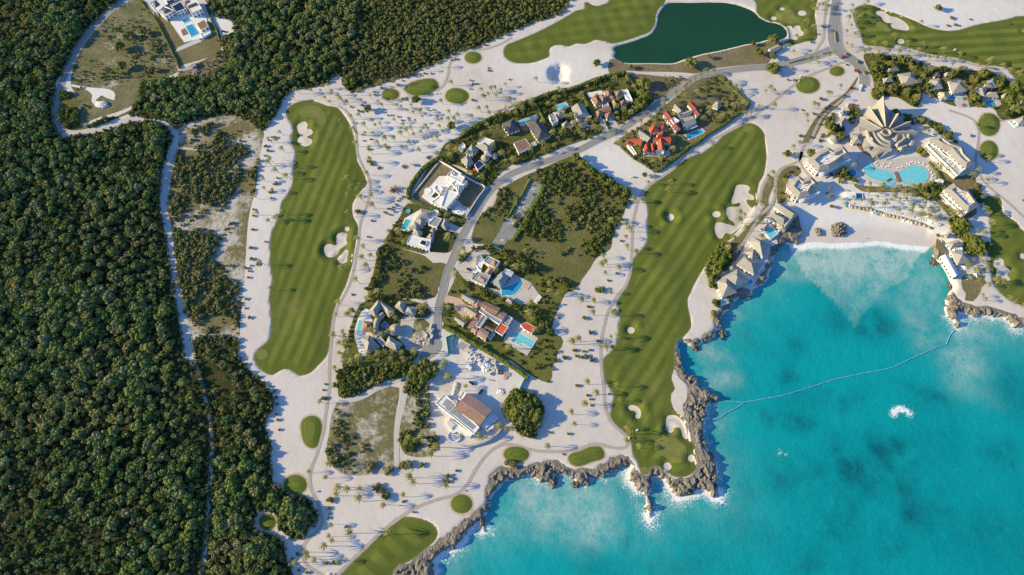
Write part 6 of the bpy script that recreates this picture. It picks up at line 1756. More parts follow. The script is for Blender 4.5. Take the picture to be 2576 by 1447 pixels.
add_garden(T(3, 1, "1840,760 2000,790 2020,900 2200,960 2180,1100 2000,1100 1960,980 1830,860"), 2.2, 1.4, 1.0, 2.2, 17)
add_garden(T(2, 1, "2090,1030 2160,1010 2190,1080 2180,1230 2100,1300 2060,1446 1990,1446 1960,1300 1990,1180"), 1.9, 1.8, 1.1, 2.2, 18)
add_garden(T(2, 2, "1990,0 2070,0 2100,60 2100,190 2040,190 2010,60"), 1.9, 1.8, .8, 1.6, 19)
add_garden(T(3, 0, "620,1180 760,1060 740,1200 760,1400 640,1440 520,1440 560,1260"), 2.3, .9, .8, 1.7, 20)
for i_, (d_, s_) in enumerate(((.55, 1.2), (.30, 1.1), (.4, 1.1), (.35, 1.2), (.25, 1.1))): add_garden(pat['garden'][i_], 2.6, d_, .5, s_, 40 + i_)
add_garden(T(3, 0, "1250,1140 1400,1030 1480,1100 1420,1200 1560,1180 1900,1400 2000,1440 1880,1446 1560,1240 1440,1260"), 2.2, 1.0, .8, 1.6, 21)
add_garden(T(3, 0, "790,1090 850,1080 940,1180 920,1240 830,1240 810,1150"), 2.0, 1.6, .9, 1.7, 60)
add_garden(T(3, 0, "990,830 1040,860 1150,950 1100,1000 960,1050 940,1020 990,960"), 2.0, 1.4, .9, 1.8, 61)
add_garden(T(3, 1, "500,360 640,300 760,280 880,330 880,420 760,420 620,380"), 2.2, .9, .7, 1.6, 62)
add_garden(T(3, 1, "1500,60 1600,90 1620,190 1560,130 1470,130"), 2.0, 1.5, .9, 1.9, 63)
add_garden(T(3, 1, "1640,380 1760,420 1780,480 1640,560 1520,520 1500,440"), 2.0, 1.4, .9, 2.0, 64)
add_garden(T(3, 0, "330,1440 420,1260 540,1120 700,1000 860,860 900,790 880,870 760,980 600,1130 500,1260 420,1446"), 2.6, .8, .5, 1.2, 65)
add_garden(T(3, 1, "2070,380 2130,420 2140,620 2110,700 2090,560"), 2.2, 1.2, .8, 1.6, 66)
GB = np.array(GB); GB = GB[clear(GB)]
mass('garden_shrubbery', GBRUSH, GB, 'mixed green shrubs filling gardens and plots between the houses', 'shrubbery')

# --- single shrubs on the sand and lawns
SHR = T(1, 0, "190,1390,2.4 160,1385,1.6 130,1415,1.5 1000,635,2.5 2010,600,2 1970,610,1.8 2340,690,1.5 2340,716,2 2160,815,1.8 2180,847,1.8 2220,850,1.7 2160,900,1.4 1765,745,1.8 1695,745,1.8 1655,765,1.5 1620,775,1.5 1595,758,1.5 1520,788,1.4 1475,815,1.4 1350,820,2 1430,860,2.2 1230,858,1.8 1265,890,2 1190,930,1.6 1200,960,1.8 1480,1005,2.4 1650,1000,2 960,1080,1.8 1070,1065,1.8 1035,1125,2.6 2180,1015,2.2 2280,965,1.7 1785,1110,1.4 1735,1115,1.4 1470,1215,1.6 1530,1190,1.4 1535,1210,1.3 1330,1165,1.5 1370,1165,1.5 1085,1420,1.5 1155,1405,1.5 1430,1180,1.8 1070,1360,1.6 2550,805,1.5") + \
 T(1, 1, "100,30,2.6 130,75,2.6 90,125,1.8 1130,60,2.2 1140,190,2.8 1165,215,2.4 220,350,1.7 205,405,2.4 180,410,1.8 160,490,2.2 135,495,1.6 155,550,1.7 1025,690,3.6 1170,778,1.8 1330,660,2 1290,690,1.4 1310,705,1.4 1350,720,1.5 1370,670,1.4 1395,690,1.4 1400,610,1.4 1430,575,1.4 1480,540,1.8 1420,625,1.3 1380,640,1.3 1130,940,1.8 100,990,1.7 15,1217,2 1475,450,1.5 1450,555,1.4") + \
 T(1, 2, "970,75,1.5 700,975,1.4 680,1035,1.5 790,985,3 700,1115,2.2 665,1115,2 80,955,1.9 145,1000,1.9 190,1045,1.9 200,1110,1.9 215,1175,1.9 205,1280,1.9 225,1335,1.9 240,1430,1.8") + \
 T(0, 2, "2480,120,1.8 2475,210,1.4 2512,308,2.4 2480,778,2.2") + T(0, 1, "2550,665,1.6 2555,730,2 2545,870,2 2530,1050,2.6 2530,1165,2.4 2530,1230,1.4 2510,1285,1.8 2500,1350,1.8 2480,1255,2.4") + \
 T(1, 3, "740,690,3.2 770,705,2.3 735,775,1.9 740,830,1.4 728,868,1.8 590,960,1.6 905,965,1.8 480,1055,2 420,1240,2.2 375,1287,1.9 435,1395,1.8 520,1423,1.9 700,1328,2.3 790,1325,2.4 1930,450,2.9 1990,480,1.5 2018,398,1.7 1890,500,2.3 1945,505,2 1475,710,1.3 1495,700,1.3 2110,600,1 1585,815,1.6 1515,345,6.5 1470,350,4.5 1340,400,5 1150,370,6 1670,340,3 780,140,3.4 2540,320,4 1222,555,4.6 1262,600,4.8 1308,655,4.6") + \
 T(2, 2, "775,195,2.2 730,310,3 785,455,2.8 860,545,2.2 630,632,2.4 715,645,2 780,632,1.7 640,690,1.7 690,705,3 745,695,2.8 525,708,2.7 800,730,2.8 655,993,2.2 760,1085,1.9 790,1128,1.7 800,1188,1.4 975,1073,1.4 880,25,5.4 1025,243,3 525,175,1.2 467,310,1.3 2030,280,5 1990,505,2.2 330,80,1.5 400,155,1.4 440,220,1.5 350,257,1.6 270,150,2") + \
 T(2, 3, "20,340,4.4 165,20,5 380,15,1.6 570,25,1.9 515,233,1.4") + T(2, 1, "1095,983,1.8 970,1378,1.8 1050,1305,1.5 2090,1354,1.5") + \
 T(3, 0, "1840,190,3 1800,262,2.2 1880,258,3 2030,200,1.8 545,275,2.4 440,430,2 905,630,3 975,735,2.8 870,713,2.4 790,655,1.6 535,1005,3 265,815,3 200,810,1.8 2040,1370,2.2 345,1113,1.5 455,1150,2.4 320,1370,2.6 2430,245,1.8") + \
 T(3, 1, "640,635,3 590,500,1.4 200,285,2.6 285,250,2 1710,930,2.6 2570,575,2")
LANDMARK = [
 ('near the upper green of the long fairway', 780, 290), ('around the three upper tee islands', 1080, 225), ('on the sand just below the three tee islands', 960, 290), ('in the upper palm grove', 1060, 320), ('in the grove left of the walled white house', 970, 390), ('in the grove beside the upper villas', 1150, 300),
 ('at the right bulge of the long fairway', 885, 480), ('on the sand by the large fairway bunkers', 930, 620), ('on the left edge of the long fairway', 700, 550), ('on the sand strip beside the scrub', 640, 430), ('on the lower sand strip beside the scrub', 635, 640), ('at the lower end of the long fairway', 690, 800), ('around the crescent pool villa', 920, 830), ('by the oval tee island', 820, 1000),
 ('along the forest edge by the lower sand', 690, 1010), ('in the palm group above the southern fairway', 880, 1230), ('near the bend of the lower cart path', 790, 1380), ('right of the long dark thicket', 1080, 1210), ('on the wide sand by the shrubs', 840, 1290), ('around the clay gabled villa', 1170, 1070), ('on the vacant scrub plot above the wide sand', 930, 1150),
 ('beside the red pool pavilion', 1340, 830), ('around the garden villa', 1180, 680), ('along the drive of the red courtyard villa', 1150, 780), ('around the green pool villa', 1080, 600), ('beside the blue glass villa', 1210, 400), ('in the garden of the slate villa', 1330, 340), ('around the upper thatched villa', 1430, 300), ('around the many hipped villa', 1530, 260), ('around the scarlet villa', 1630, 370), ('around the red gabled villa', 1740, 300), ('on the corner lawn with the gazebo', 1790, 220),
 ('by the deep pot bunker of the seaside fairway', 1670, 500), ('on the sand by the vacant lot', 1570, 610), ('on the vacant lot by the airstrip', 1430, 530), ('on the sand above the shrub cluster', 1490, 760), ('by the small round fairway bunker', 1560, 860), ('on the sand by the kidney bunker', 1500, 1010), ('above the seaside green', 1590, 1100), ('along the headland path by the cliff villas', 1890, 560), ('on the sandy headland', 1780, 800),
 ('around the crossroads', 2090, 100), ('on the sand below the crossroads', 2010, 230), ('along the upper right fairway', 2330, 120), ('beside the green lagoon', 1800, 150), ('beside the path left of the resort', 2040, 320), ('left of the shell roofed pavilion', 2130, 310), ('right of the shell roofed pavilion', 2300, 320), ('on the left half of the cove beach', 2180, 505), ('on the right half of the cove beach', 2300, 530), ('around the resort pools', 2240, 440), ('by the marquee tent', 2430, 650), ('right of the resort by the tee islands', 2480, 340), ('beside the lower right hotel block', 2420, 520), ('among the upper bungalows', 2300, 190), ('among the bungalows at the right edge', 2500, 230), ('around the sinkhole', 1400, 190), ('around the southern cliff tee islands', 1420, 1140)]
LMX = np.array([l[1:] for l in LANDMARK], float)
NUM = ['leftmost', 'second', 'third', 'fourth', 'fifth', 'sixth', 'seventh', 'eighth', 'ninth', 'tenth', 'eleventh', 'twelfth', 'thirteenth', 'fourteenth', 'fifteenth', 'sixteenth', 'seventeenth', 'eighteenth', 'nineteenth', 'twentieth', 'twenty-first', 'twenty-second', 'twenty-third', 'twenty-fourth', 'twenty-fifth']
def region(p): return LANDMARK[int(((LMX - np.array(p[:2])) ** 2).sum(1).argmin())][0]
def label_rows(rows, noun):
    """one label each: counted from the left among those near the same landmark"""
    reg = {}
    for i, r_ in enumerate(rows): reg.setdefault(region(r_), []).append(i)
    out = [None] * len(rows)
    for a, idx in reg.items():
        idx.sort(key=lambda i: rows[i][0])
        for k, i in enumerate(idx):
            if len(idx) == 1: out[i] = ('single %s %s' % (noun, a), None)
            elif k < len(NUM): out[i] = ('%s %s%s %s' % (NUM[k], noun, ' from the left' if k else '', a), noun + 's ' + a)
            else: out[i] = ('%s %s' % (noun, a), noun + 's ' + a)
    return out
small = [s for s in SHR if s[2] < 3.5]; large = [s for s in SHR if s[2] >= 3.5]
for rows, noun in ((small, 'small round shrub'), (large, 'broad low thicket')):
    for s, (lab, grp) in zip(rows, label_rows(rows, noun)):
        c = at(s[0], s[1], 0)
        i = rng.integers(4)
        t = empty('shrub' if noun.startswith('small') else 'thicket', (c[0], c[1], .04), rng.random() * 6.28)
        k = s[2] * .86
        t.scale = (k * (.85 + .3 * rng.random()), k * (.85 + .3 * rng.random()), k * .8 if k < 3 else 2.0 + k * .15)
        link('foliage', BUSH[i][0], t); link('stem', BUSH[i][1], t)
        tag(t, lab, 'shrub', grp)
bb = T(1, 1, "1395,470,6 1490,235,3.4 1240,245,3 1735,140,3.2 1320,40,3") + T(1, 2, "1545,1000,4") + T(3, 0, "1965,1060,3")
bl = ['largest bare pinkish bush, right of the long fairway', 'bare pinkish bush beside the dark sign board on the sand', 'bare pinkish bush left of the dark sign board', 'bare pinkish bush near the walled white house', 'bare pinkish bush nearest the upper palm grove', 'bare brown bush above the fenced rubble plot', 'bare reddish bush by the bungalow pools']
for s, lab in zip(bb, bl):
    c = at(s[0], s[1]); t = link('bare_bush', BARE[rng.integers(2)]); t.location = (c[0], c[1], .03); t.scale = (s[2], s[2], s[2] * .7); t.rotation_euler = (0, 0, rng.random() * 6)
    tag(t, lab, 'bush', None)

# --- larger single trees: x, y, crown radius, label
GT = T(2, 0, "1320,870,8.5 1290,1065,8 1790,665,7.5 2470,555,5.5 850,655,4.2 1190,690,2.8 1980,590,2.6 2420,455,2.8") + T(3, 0, "40,430,6 40,720,8 1700,105,4 40,590,4") + T(1, 0, "950,850,7.5 1130,1120,4.4 1610,1030,4.6 1970,1290,4.6") + \
 T(1, 2, "1680,360,7 1640,440,5.5 1600,470,4 1700,800,7 1620,850,7 1780,830,6.5 1600,910,6.5 1740,880,6.5 1690,920,6") + T(0, 0, "1225,500,6 1245,690,5.6 1460,345,4.6 1290,385,4.4 1540,720,3.5") + T(3, 1, "1930,830,7 2060,1010,8 1990,960,5 2110,1080,6 1640,440,4.2 1540,480,4.5 420,115,4.5 180,120,4 750,300,5") + \
 T(2, 1, "2080,1190,7.5 2150,1150,5.5 2050,1290,6 2340,1275,6.5 2130,1060,4.4 2010,1380,4.5 640,160,5 720,230,5 810,300,5 900,370,5 980,410,4.5 1060,470,5 1150,500,5 1330,330,2.8") + T(2, 2, "130,1200,8 60,1130,7 200,1150,7 230,1300,7 120,1330,7 40,1280,7") + \
 T(3, 0, "1085,700,7 1120,600,5 1560,740,6 1250,680,5 2050,830,6 2480,900,8 2430,1040,8 2500,1120,7 2300,880,5 1850,760,5 2150,760,6 1400,640,5 1590,900,5 1240,920,6 1380,960,5 1480,1010,5 620,1300,6 720,1400,5 2120,930,5 2060,1010,5 1330,620,5 2380,1170,5")
GT_L = []
GT = [s for s, o in zip(GT, clear([at(*q[:2]) for q in GT], .8, False)) if o]
for s, (lab, grp) in zip(GT, label_rows(GT, 'broad green tree')):
    c = at(s[0], s[1]); k = s[2] / 4.3
    t = empty('broadleaf_tree', (c[0], c[1], -.1), rng.random() * 6.28); t.scale = (k, k * (.85 + .3 * rng.random()), min(.6 * k + .35, 1.15))
    p = GTREES[rng.integers(3)]
    link('trunk', p['trunk'], t); link('crown', p['crown'], t)
    tag(t, lab, 'tree', grp)

# --- palms: base points
PB = T(1, 0, "440,945 580,940 670,940 700,900 750,900 790,960 720,1020 760,1050 850,1000 880,1030 940,1060 1080,930 1060,960 1080,1040 1140,900 1170,1000 1250,1050 1290,1100 1240,880 1300,1020 1410,850 1540,1030 1440,1100 1480,1110 1580,1090 1540,1140 1680,1130 1600,1160 1670,1160 1840,1230 1880,1230 1410,1240 1620,1240 1690,1210 1720,1300 1500,1280 1270,1290 1220,1290 1180,1240 1120,1300 1060,1190 980,1200 1010,1340 1030,1360 1120,1370 1200,1370 1330,1430 1410,1430 1480,1380 1540,1360 1590,1340 1610,1380 1680,1360 1700,1420 1780,1420 1840,1430 1750,1340 1900,1350 1860,1300 1960,1250 2010,1230 2050,1190 1960,1160 2180,1200 2260,1130 2340,1120 2360,1170 2280,930 2380,940 2420,920 2480,950 2350,980 2310,1010 2430,1000 2520,880 870,1240 270,1360 230,1440 160,1440 1530,960 1960,1040 1880,1050 1640,880 1290,865 1865,680 1980,860 395,1010 1730,720 2520,1130 2570,1040") + \
 T(1, 1, "1040,30 1170,105 1170,190 300,90 70,230 180,200 160,220 240,300 350,360 430,250 960,385 985,475 945,540 1070,440 1050,490 1140,315 1190,550 1090,590 1205,655 970,740 40,720 150,795 215,770 270,775 320,720 1060,970 1120,1075 1110,1175 1180,1140 1140,1250 895,1275 1045,1410 90,1220 1360,910 110,480 200,500 100,380 30,560 1250,30 1330,70 1480,60 1570,30 1660,90 1760,60 2480,130 2540,200 2420,60 2150,320 2190,330 1760,560 1870,740 1940,760 1980,960 1940,990 1750,1030 1470,910 1560,730 2080,1180 2130,1130 2180,1080 2100,1090 2250,1270 2020,1290") + \
 T(1, 2, "180,30 865,180 835,295 950,295 825,490 685,1165 830,820 1000,250 960,290 1020,260 910,470 930,520 960,540 880,590 940,610 860,670 900,700 1000,760 920,790 1190,80 1140,130 1260,80 1180,130 1410,300 1440,340 1390,260 1350,480 1300,500 1680,220 1740,200 1700,280 1090,720 1180,700 1280,690 1340,690 1440,700 1480,680 1260,750 1080,780 1400,690 1910,820 1940,880 1980,910 1930,780 2130,1000 2060,1040 2110,220 2160,330 1960,230 2010,200 2480,1420 2510,1200 2540,1440") + \
 T(1, 3, "575,420 735,470 880,565 965,590 1080,600 850,650 1080,705 1580,468 1630,530 1945,560 1510,660 1320,740 785,935 990,1025 770,1060 800,1110 735,1157 545,1215 560,1265 640,1285 870,1305 450,1315 1380,1040 790,340 1860,160 1800,250 1570,70 1630,100 1720,60 1550,130 2090,60 2290,60 810,30") + \
 T(2, 0, "255,830 410,840 520,950 590,930 440,1020 460,990 360,1000 380,1080 610,1040 700,1020 720,980 770,900 850,850 1050,830 1100,860 1140,860 1790,860 1700,950 1650,980 1800,990 1750,990 1840,820 1960,760 2030,740 1900,790 2300,930 2200,860 2260,960 2330,1080 2050,1190 2090,1240 1990,1180 1990,1130 2150,1200 2210,1190 2480,1100 2400,1170 2350,1190 2550,950 1480,1130 1530,1050 1390,1220 1440,1240 1300,1270 1040,1390 1170,1390 1210,1170 1260,1120 1300,970 1140,1140 1070,1110 790,1240 840,1330 760,1180 560,1200 620,1190 600,1330 640,1280 540,1340 490,1270 510,1380 690,1340 730,1390 820,1260 880,1320 430,1380 330,1260 60,1180 120,1110 1600,1330 1640,1380 1560,1430 210,1080 150,1300") + \
 T(2, 1, "1440,370 1370,420 1610,415 1600,490 1240,590 1320,600 1160,840 1180,890 1150,960 1165,1070 1255,1110 930,1160 955,1215 910,1240 1090,1280 945,1320 2020,50 2280,740 2340,740 2290,800 1020,800 1500,200 1450,210 1630,90 1280,120 1250,60 60,200 20,180 140,80 440,60 330,80 2500,620 2480,800 2350,880 2240,1000 2200,1080 2290,1080 2560,880 2510,960 150,1100 400,1430 60,1290") + \
 T(2, 2, "700,140 830,155 1000,60 820,280 1060,290 685,545 620,575 1005,520 1090,520 1020,620 960,640 775,975 1075,1000 840,1080 1110,1145 750,1170 615,1280 645,1380 1170,1420 310,420 80,350 270,440 240,410 500,90 410,60 20,1200 50,1290 30,1440 230,340 200,300") + T(2, 3, "375,150 1170,100 1300,170 1220,30") + \
 T(3, 0, "470,135 440,100 500,100 450,60 380,350 390,270 280,400 460,310 560,60 590,110 540,80 600,40 580,150 800,220 830,290 780,360 860,380 890,370 840,90 820,150 880,240 870,180 960,90 1000,40 990,60 930,180 920,210 1060,480 1170,490 1270,410 1400,470 1560,490 1510,540 1755,540 1730,530 1520,260 780,480 830,500 500,660 610,590 660,560 410,640 480,620 230,720 620,970 720,900 740,1010 590,970 490,1100 450,1090 380,1210 390,1260 1920,590 1760,620 1600,610 1680,620 2200,660 2240,640 2350,700 2420,740 2510,780 2560,760 2100,690 2180,700 1840,680 1960,720 1300,560 1400,560 1200,560 1100,560 1010,540 960,560 1350,600 200,520 250,540 20,920 60,940 60,1100 2080,1300 2150,1200 2100,1290 1600,1350 1540,1340 1530,1250") + \
 T(3, 1, "2130,130 2200,190 2180,400 2160,520 2170,690 2200,720 2120,560 2100,300 2040,360 1760,250 1700,280 1690,230 1740,160 1960,620 1880,640 1820,690 1900,720 1980,700 2120,660 1640,480 1560,460 610,560 620,480 640,550 860,250 850,290 960,180 970,240 1215,350 930,590 1030,640 1000,520 1010,440 1040,390 1150,440 1140,480 1180,420 1090,560 1250,440 1310,480 1400,470 1440,460 1350,520 1260,520 1120,500 850,570 1150,640 1030,590 1180,600 1250,570 1310,590 1430,560 1540,590 1650,640 1500,640 1430,680 1560,640 1620,720 1540,680 1700,700 1740,680 1420,720 1300,700 1500,740 1540,750 1600,760 1660,800 1760,780 1700,780 1840,760 770,640 780,500 740,400 1370,590 1480,560 1590,570 1690,640 2240,830 2220,890 2150,930 2100,900 2060,1190 2130,1200 2230,1290 2290,1380 2340,1420 2280,1420 2200,1440 2140,1300 2080,1300 1980,1230 2000,1260 2050,1290 2120,1160 2180,1250 2100,1390 200,580 110,380 170,400 60,500 20,430 40,330 300,130 250,60 310,30") + T(3, 2, "2160,130 2140,100 2420,130 2470,160 2560,200")
# more palms in the gardens
for i_, n_ in ((0, 60), (1, 40), (2, 10), (3, 22), (4, 14), (7, 60)):
    G = scatter(catmull(W(pat['garden'][i_]), True, 6.0), 6.5, 1.6)
    G = G[rng.permutation(len(G))[:n_]]
    x_, y_ = on_screen(G); PB += list(zip(x_, y_))
PB = [p for p, o in zip(PB, clear([at(*q[:2]) for q in PB], .8, False)) if o]
PBs = []
for p in PB:
    c = at(p[0], p[1], 0)
    PBs.append((p[0], p[1], c[0], c[1]))
dist = [math.dist((p[2], p[3], 0), (0, 0, CAM_H)) for p in PBs]
od = np.argsort(dist)
near_i, far_i = od[:300], od[300:]
rows = [PBs[i] for i in near_i]
for p, (lab, grp) in zip(rows, label_rows(rows, 'tall coconut palm')):
    q = PALMS[rng.integers(6)]
    t = empty('palm_tree', (p[2], p[3], .0), (rng.random() - .5) * .9); k = .66 + .5 * rng.random(); t.scale = (k * 1.02, k * 1.02, k); t.rotation_euler = (rng.normal() * .05, rng.normal() * .06, t.rotation_euler[2])
    link('trunk', q['trunk'], t); link('crown', q['crown'], t)
    tag(t, lab, 'palm tree', grp)
mass('palm_grove', PALMS, [(PBs[i][2], PBs[i][3], 0, .62 + .45 * rng.random(), (rng.random() - .5) * .9, rng.integers(6)) for i in far_i], 'grove of coconut palms across the far sand and resort', 'palms')

# --- hedges
def hedge(line, w, h, label, mk='hedge_leaf', cat='hedge', name='hedge'):
    L = catmull(W(line), False, 1.6)
    r = np.random.default_rng(abs(hash(label)) % 9999 if False else len(label) * 37)
    V, F = [], []
    t = np.gradient(L, axis=0); t /= np.linalg.norm(t, axis=1)[:, None] + 1e-9
    nn = np.column_stack([-t[:, 1], t[:, 0]])
    prof = [(-.5, 0), (-.52, .55), (-.36, .95), (0, 1.05), (.36, .95), (.52, .55), (.5, 0)]
    for i in range(len(L)):
        for (a, b) in prof:
            k = 1 + (r.random() - .5) * .4
            V.append((L[i][0] + nn[i][0] * a * w * k, L[i][1] + nn[i][1] * a * w * k, b * h * (1 + (r.random() - .5) * .3)))
    m = len(prof)
    for i in range(len(L) - 1):
        for j in range(m - 1): F.append((i * m + j, (i + 1) * m + j, (i + 1) * m + j + 1, i * m + j + 1))
    for i in range(len(L)):
        for _ in range(7):
            a = (r.random() - .5) * 1.15; z = h * (1.0 - .35 * abs(a) * 2 * r.random()) * (.75 + .35 * r.random())
            c = np.array([L[i][0] + nn[i][0] * a * w + t[i][0] * (r.random() - .5) * 1.6, L[i][1] + nn[i][1] * a * w + t[i][1] * (r.random() - .5) * 1.6, z])
            d = r.normal(size=3); d /= np.linalg.norm(d); u = np.cross(d, r.normal(size=3)); u /= np.linalg.norm(u); v = np.cross(d, u); s = .28 + .3 * r.random()
            b = len(V); V += [tuple(c - u * s), tuple(c - v * s * .7), tuple(c + u * s), tuple(c + v * s * .7)]; F.append((b, b + 1, b + 2, b + 3))
    o = link(name, mesh_from(name, V, F, MAT[mk]))
    tag(o, label, cat)
    return o
hedge(T(1, 0, "2080,1360 2250,1260 2400,1190 2576,1140") + T(2, 0, "100,1070 200,1025 330,970 450,935 600,905 700,870 850,810 1000,770 1150,745"), 4.0, 3.4, 'long tall hedge along the sand behind the upper row of villas')
hedge(T(1, 1, "1860,140 1720,230 1620,340 1570,420 1535,500 1550,560"), 4.2, 3.0, 'thick hedge curving round the left of the unfinished white house')
hedge(T(1, 1, "1560,575 1700,630 1850,680 1960,720"), 3.0, 2.4, 'hedge between the unfinished white house and the thatched villa below')
hedge(T(1, 1, "1290,985 1400,1020 1550,1060 1680,1095"), 2.6, 1.8, 'low straight hedge along the lower side of the green pool villa')
hedge(T(1, 2, "1885,395 1980,445 2080,505 2180,560 2300,630 2400,690 2500,750 2576,800") + T(2, 2, "80,850 160,920"), 3.6, 2.8, 'long diagonal hedge between the red roofed villa and building site')
hedge(T(1, 2, "880,790 1100,785 1400,775 1540,740 1620,660"), 4.0, 3.6, 'dark tall hedge below the round thatched villa')
hedge(T(2, 1, "1100,40 1200,120 1300,190 1390,250"), 2.0, 1.5, 'bright clipped hedge below the red roofed thatched villa')
hedge(T(2, 0, "2060,770 2150,840 2250,930 2330,1000 2380,1045 2340,1105 2250,1165 2180,1225 2090,1285 1970,1360 1880,1430") + T(2, 1, "1760,55 1650,150 1560,220 1450,285"), 3.2, 2.2, 'long grey-green hedge around the corner garden beside the cart path')
hedge(T(2, 0, "230,1050 270,1110 310,1200 330,1290 380,1390"), 2.6, 2.4, 'hedge between the slate roofed villa and its thatched neighbour')
hedge(T(2, 0, "690,930 740,1020 790,1110 830,1190 860,1240"), 3.0, 2.4, 'hedge left of the brown hip roofed villa')
hedge(T(2, 0, "1150,770 1190,830 1240,900 1280,960 1330,1000"), 3.6, 3.4, 'tall hedge right of the brown hip roofed villa')
hedge(T(0, 0, "1420,20 1500,120 1580,220 1640,340 1700,450 1760,580 1810,690"), 2.2, 1.8, 'long narrow hedge left of the white solar panel villa')
hedge(T(0, 0, "2080,60 2130,200 2180,300 2220,420"), 2.0, 1.6, 'hedge right of the white solar panel villa by the white drive')
hedge(T(3, 1, "1620,190 1700,300 1760,400"), 2.4, 1.8, 'hedge beside the pool terrace of the beach resort')
hedge(T(3, 0, "1560,1200 1680,1290 1800,1370 1900,1440"), 2.6, 2.0, 'hedge behind the thatched hotel blocks by the sand')
hedge(T(2, 1, "180,360 120,480 40,600 -20,720"), 2.4, 1.6, 'scrubby hedge along the left edge of the old airstrip', 'garden_leaf')
hedge(T(2, 1, "320,420 270,540 200,660 130,790 60,900 10,980"), 4.0, 2.0, 'scrubby hedge along the right edge of the old airstrip', 'garden_leaf')
# ------------------------------------------------------------------ old airstrip
k18, k19 = S('k18'), S('k19')
strip = k18("915,175 1050,180 1180,225 1225,265 1240,305 1130,460 1000,600 900,790") + k19("1080,10 1010,120 930,250 850,380 780,490 700,620 640,740 560,818") + T(1, 1, "2540,960 2500,1015 2440,1012 2380,1000") + k19("190,818 270,700 350,560 420,410 500,260 590,130 660,0") + k18("600,660 690,540 760,420 830,320 880,240")
tag(link('airstrip', cdt_mesh('airstrip', np.array(W(strip)), 10, .14, m_plain('weathered_asphalt', (.25, .255, .25), .95, .12, .25) and bpy.data.materials['weathered_asphalt'])), kind='structure')
def marks(name, kk, lines, w, mk, z=.16):
    V, F = [], []
    for ln in lines:
        P = W(kk(ln))
        for a, b in zip(P[:-1], P[1:]):
            a = np.array(a); b = np.array(b); d = (b - a) / (np.linalg.norm(b - a) + 1e-9); n_ = np.array([-d[1], d[0]]) * w / 2
            i = len(V); zz = z + .003 * (len(F) % 7)
            V += [(*(a - n_), zz), (*(b - n_), zz), (*(b + n_), zz), (*(a + n_), zz)]; F.append((i, i + 1, i + 2, i + 3))
    o = link(name, mesh_from(name, V, F, MAT[mk])); o['kind'] = 'structure'
MAT['tan_mark'] = m_plain('tan_marking', (.46, .39, .29), .9, .15, 1.5)
marks('painted_marking', k18, ["970,270 865,435 1105,438 970,270", "735,645 625,805 850,780 735,645", "625,812 840,816"], .28, 'tan_mark')
marks('painted_marking', k18, ["935,310 965,370 1005,450", "875,400 965,385 1055,368", "975,352 1005,370 985,405", "725,675 750,750 775,818", "630,803 740,770 880,737", "745,735 775,752 755,795"], .42, 'mark', .19)
marks('painted_marking', k19, ["600,295 745,455", "500,470 540,400"], .25, 'tan_mark')
marks('painted_marking', k19, ["860,40 895,130", "760,140 820,160 805,188", "760,140 742,178", "735,188 712,228", "700,248 762,280", "712,222 757,245", "712,225 700,258", "757,245 742,276", "735,190 795,215", "585,290 625,395 660,495", "495,440 600,425 732,400", "610,385 655,402 620,442", "360,785 385,818", "360,785 430,815"], .42, 'mark', .19)
marks('painted_marking', lambda s_: T(1, 1, s_), ["2455,975 2480,990", "2468,958 2494,973", "2467,983 2481,966"], .42, 'mark', .19)

# ------------------------------------------------------------------ traffic islands
def island(pn, h=.3, green=True):
    P = catmull(W(pn), True, 2.0)
    V, F = prism_geo([tuple(p) for p in P], 0, h); o = tag(link('traffic_island', mesh_from('traffic_island', V, F, MAT['kerb'])), kind='structure')
    if green:
        Q = inset([tuple(p) for p in P], .45); V, F = prism_geo(Q, h, h + .5); link('planting', mesh_from('planting', V, F, MAT['hedge_leaf']), o)
for q in ("672,310 692,335 702,420 684,434 672,400", "770,530 800,535 825,555 815,565 785,555", "890,615 915,620 925,640 900,640", "958,720 980,722 988,758 968,755"): island(T(3, 0, q))
for q in ("195,640 330,598 488,562 492,570 340,612 205,647", "535,545 640,522 650,532 545,555"): island(T(3, 0, q))

# ------------------------------------------------------------------ floating barrier
tube = {}
def barrier():
    L1 = T(2, 2, "2135,1142 2240,1148 2345,1153 2455,1135 2576,1115") + T(3, 2, "92,1098 195,1075 295,1043 395,1012 490,983 585,953 680,923 778,900 880,880 978,857 1075,840 1175,825 1272,797 1360,755 1440,717 1525,680 1617,640 1710,600 1793,573 1812,520 1835,475 1880,430")
    L2 = T(2, 2, "2345,1153 2260,1210 2175,1255 2090,1310 1995,1348")
    c = at(*L1[0], SEA_Z); root = empty('floating_barrier', (c[0], c[1], 0)); tag(root, 'long blue floating tube barrier strung across the cove mouth', 'barrier')
    n = 8
    V, F = [], []
    for i, x in enumerate((-.5, -.46, .46, .5)):
        r = .34 if i in (1, 2) else .18
        for j in range(n):
            a = 2 * math.pi * j / n; V.append((x, r * math.cos(a), r * math.sin(a)))
    for i in range(3):
        for j in range(n): F.append((i * n + j, i * n + (j + 1) % n, (i + 1) * n + (j + 1) % n, (i + 1) * n + j))
    F += [tuple(range(n)), tuple(3 * n + j for j in reversed(range(n)))]
    me = mesh_from('float', V, F, MAT['float_blue'], True)
    for L in (L1, L2):
        for a, b in zip(L[:-1], L[1:]):
            a = np.array(at(*a, SEA_Z)[:2]); b = np.array(at(*b, SEA_Z)[:2]); m = (a + b) / 2
            o = link('float', me, root, (m[0] - c[0], m[1] - c[1], SEA_Z + .2)); o.rotation_euler = (0, 0, math.atan2(b[1] - a[1], b[0] - a[0])); o.scale = (np.linalg.norm(b - a) * .985, 1, 1)
barrier()

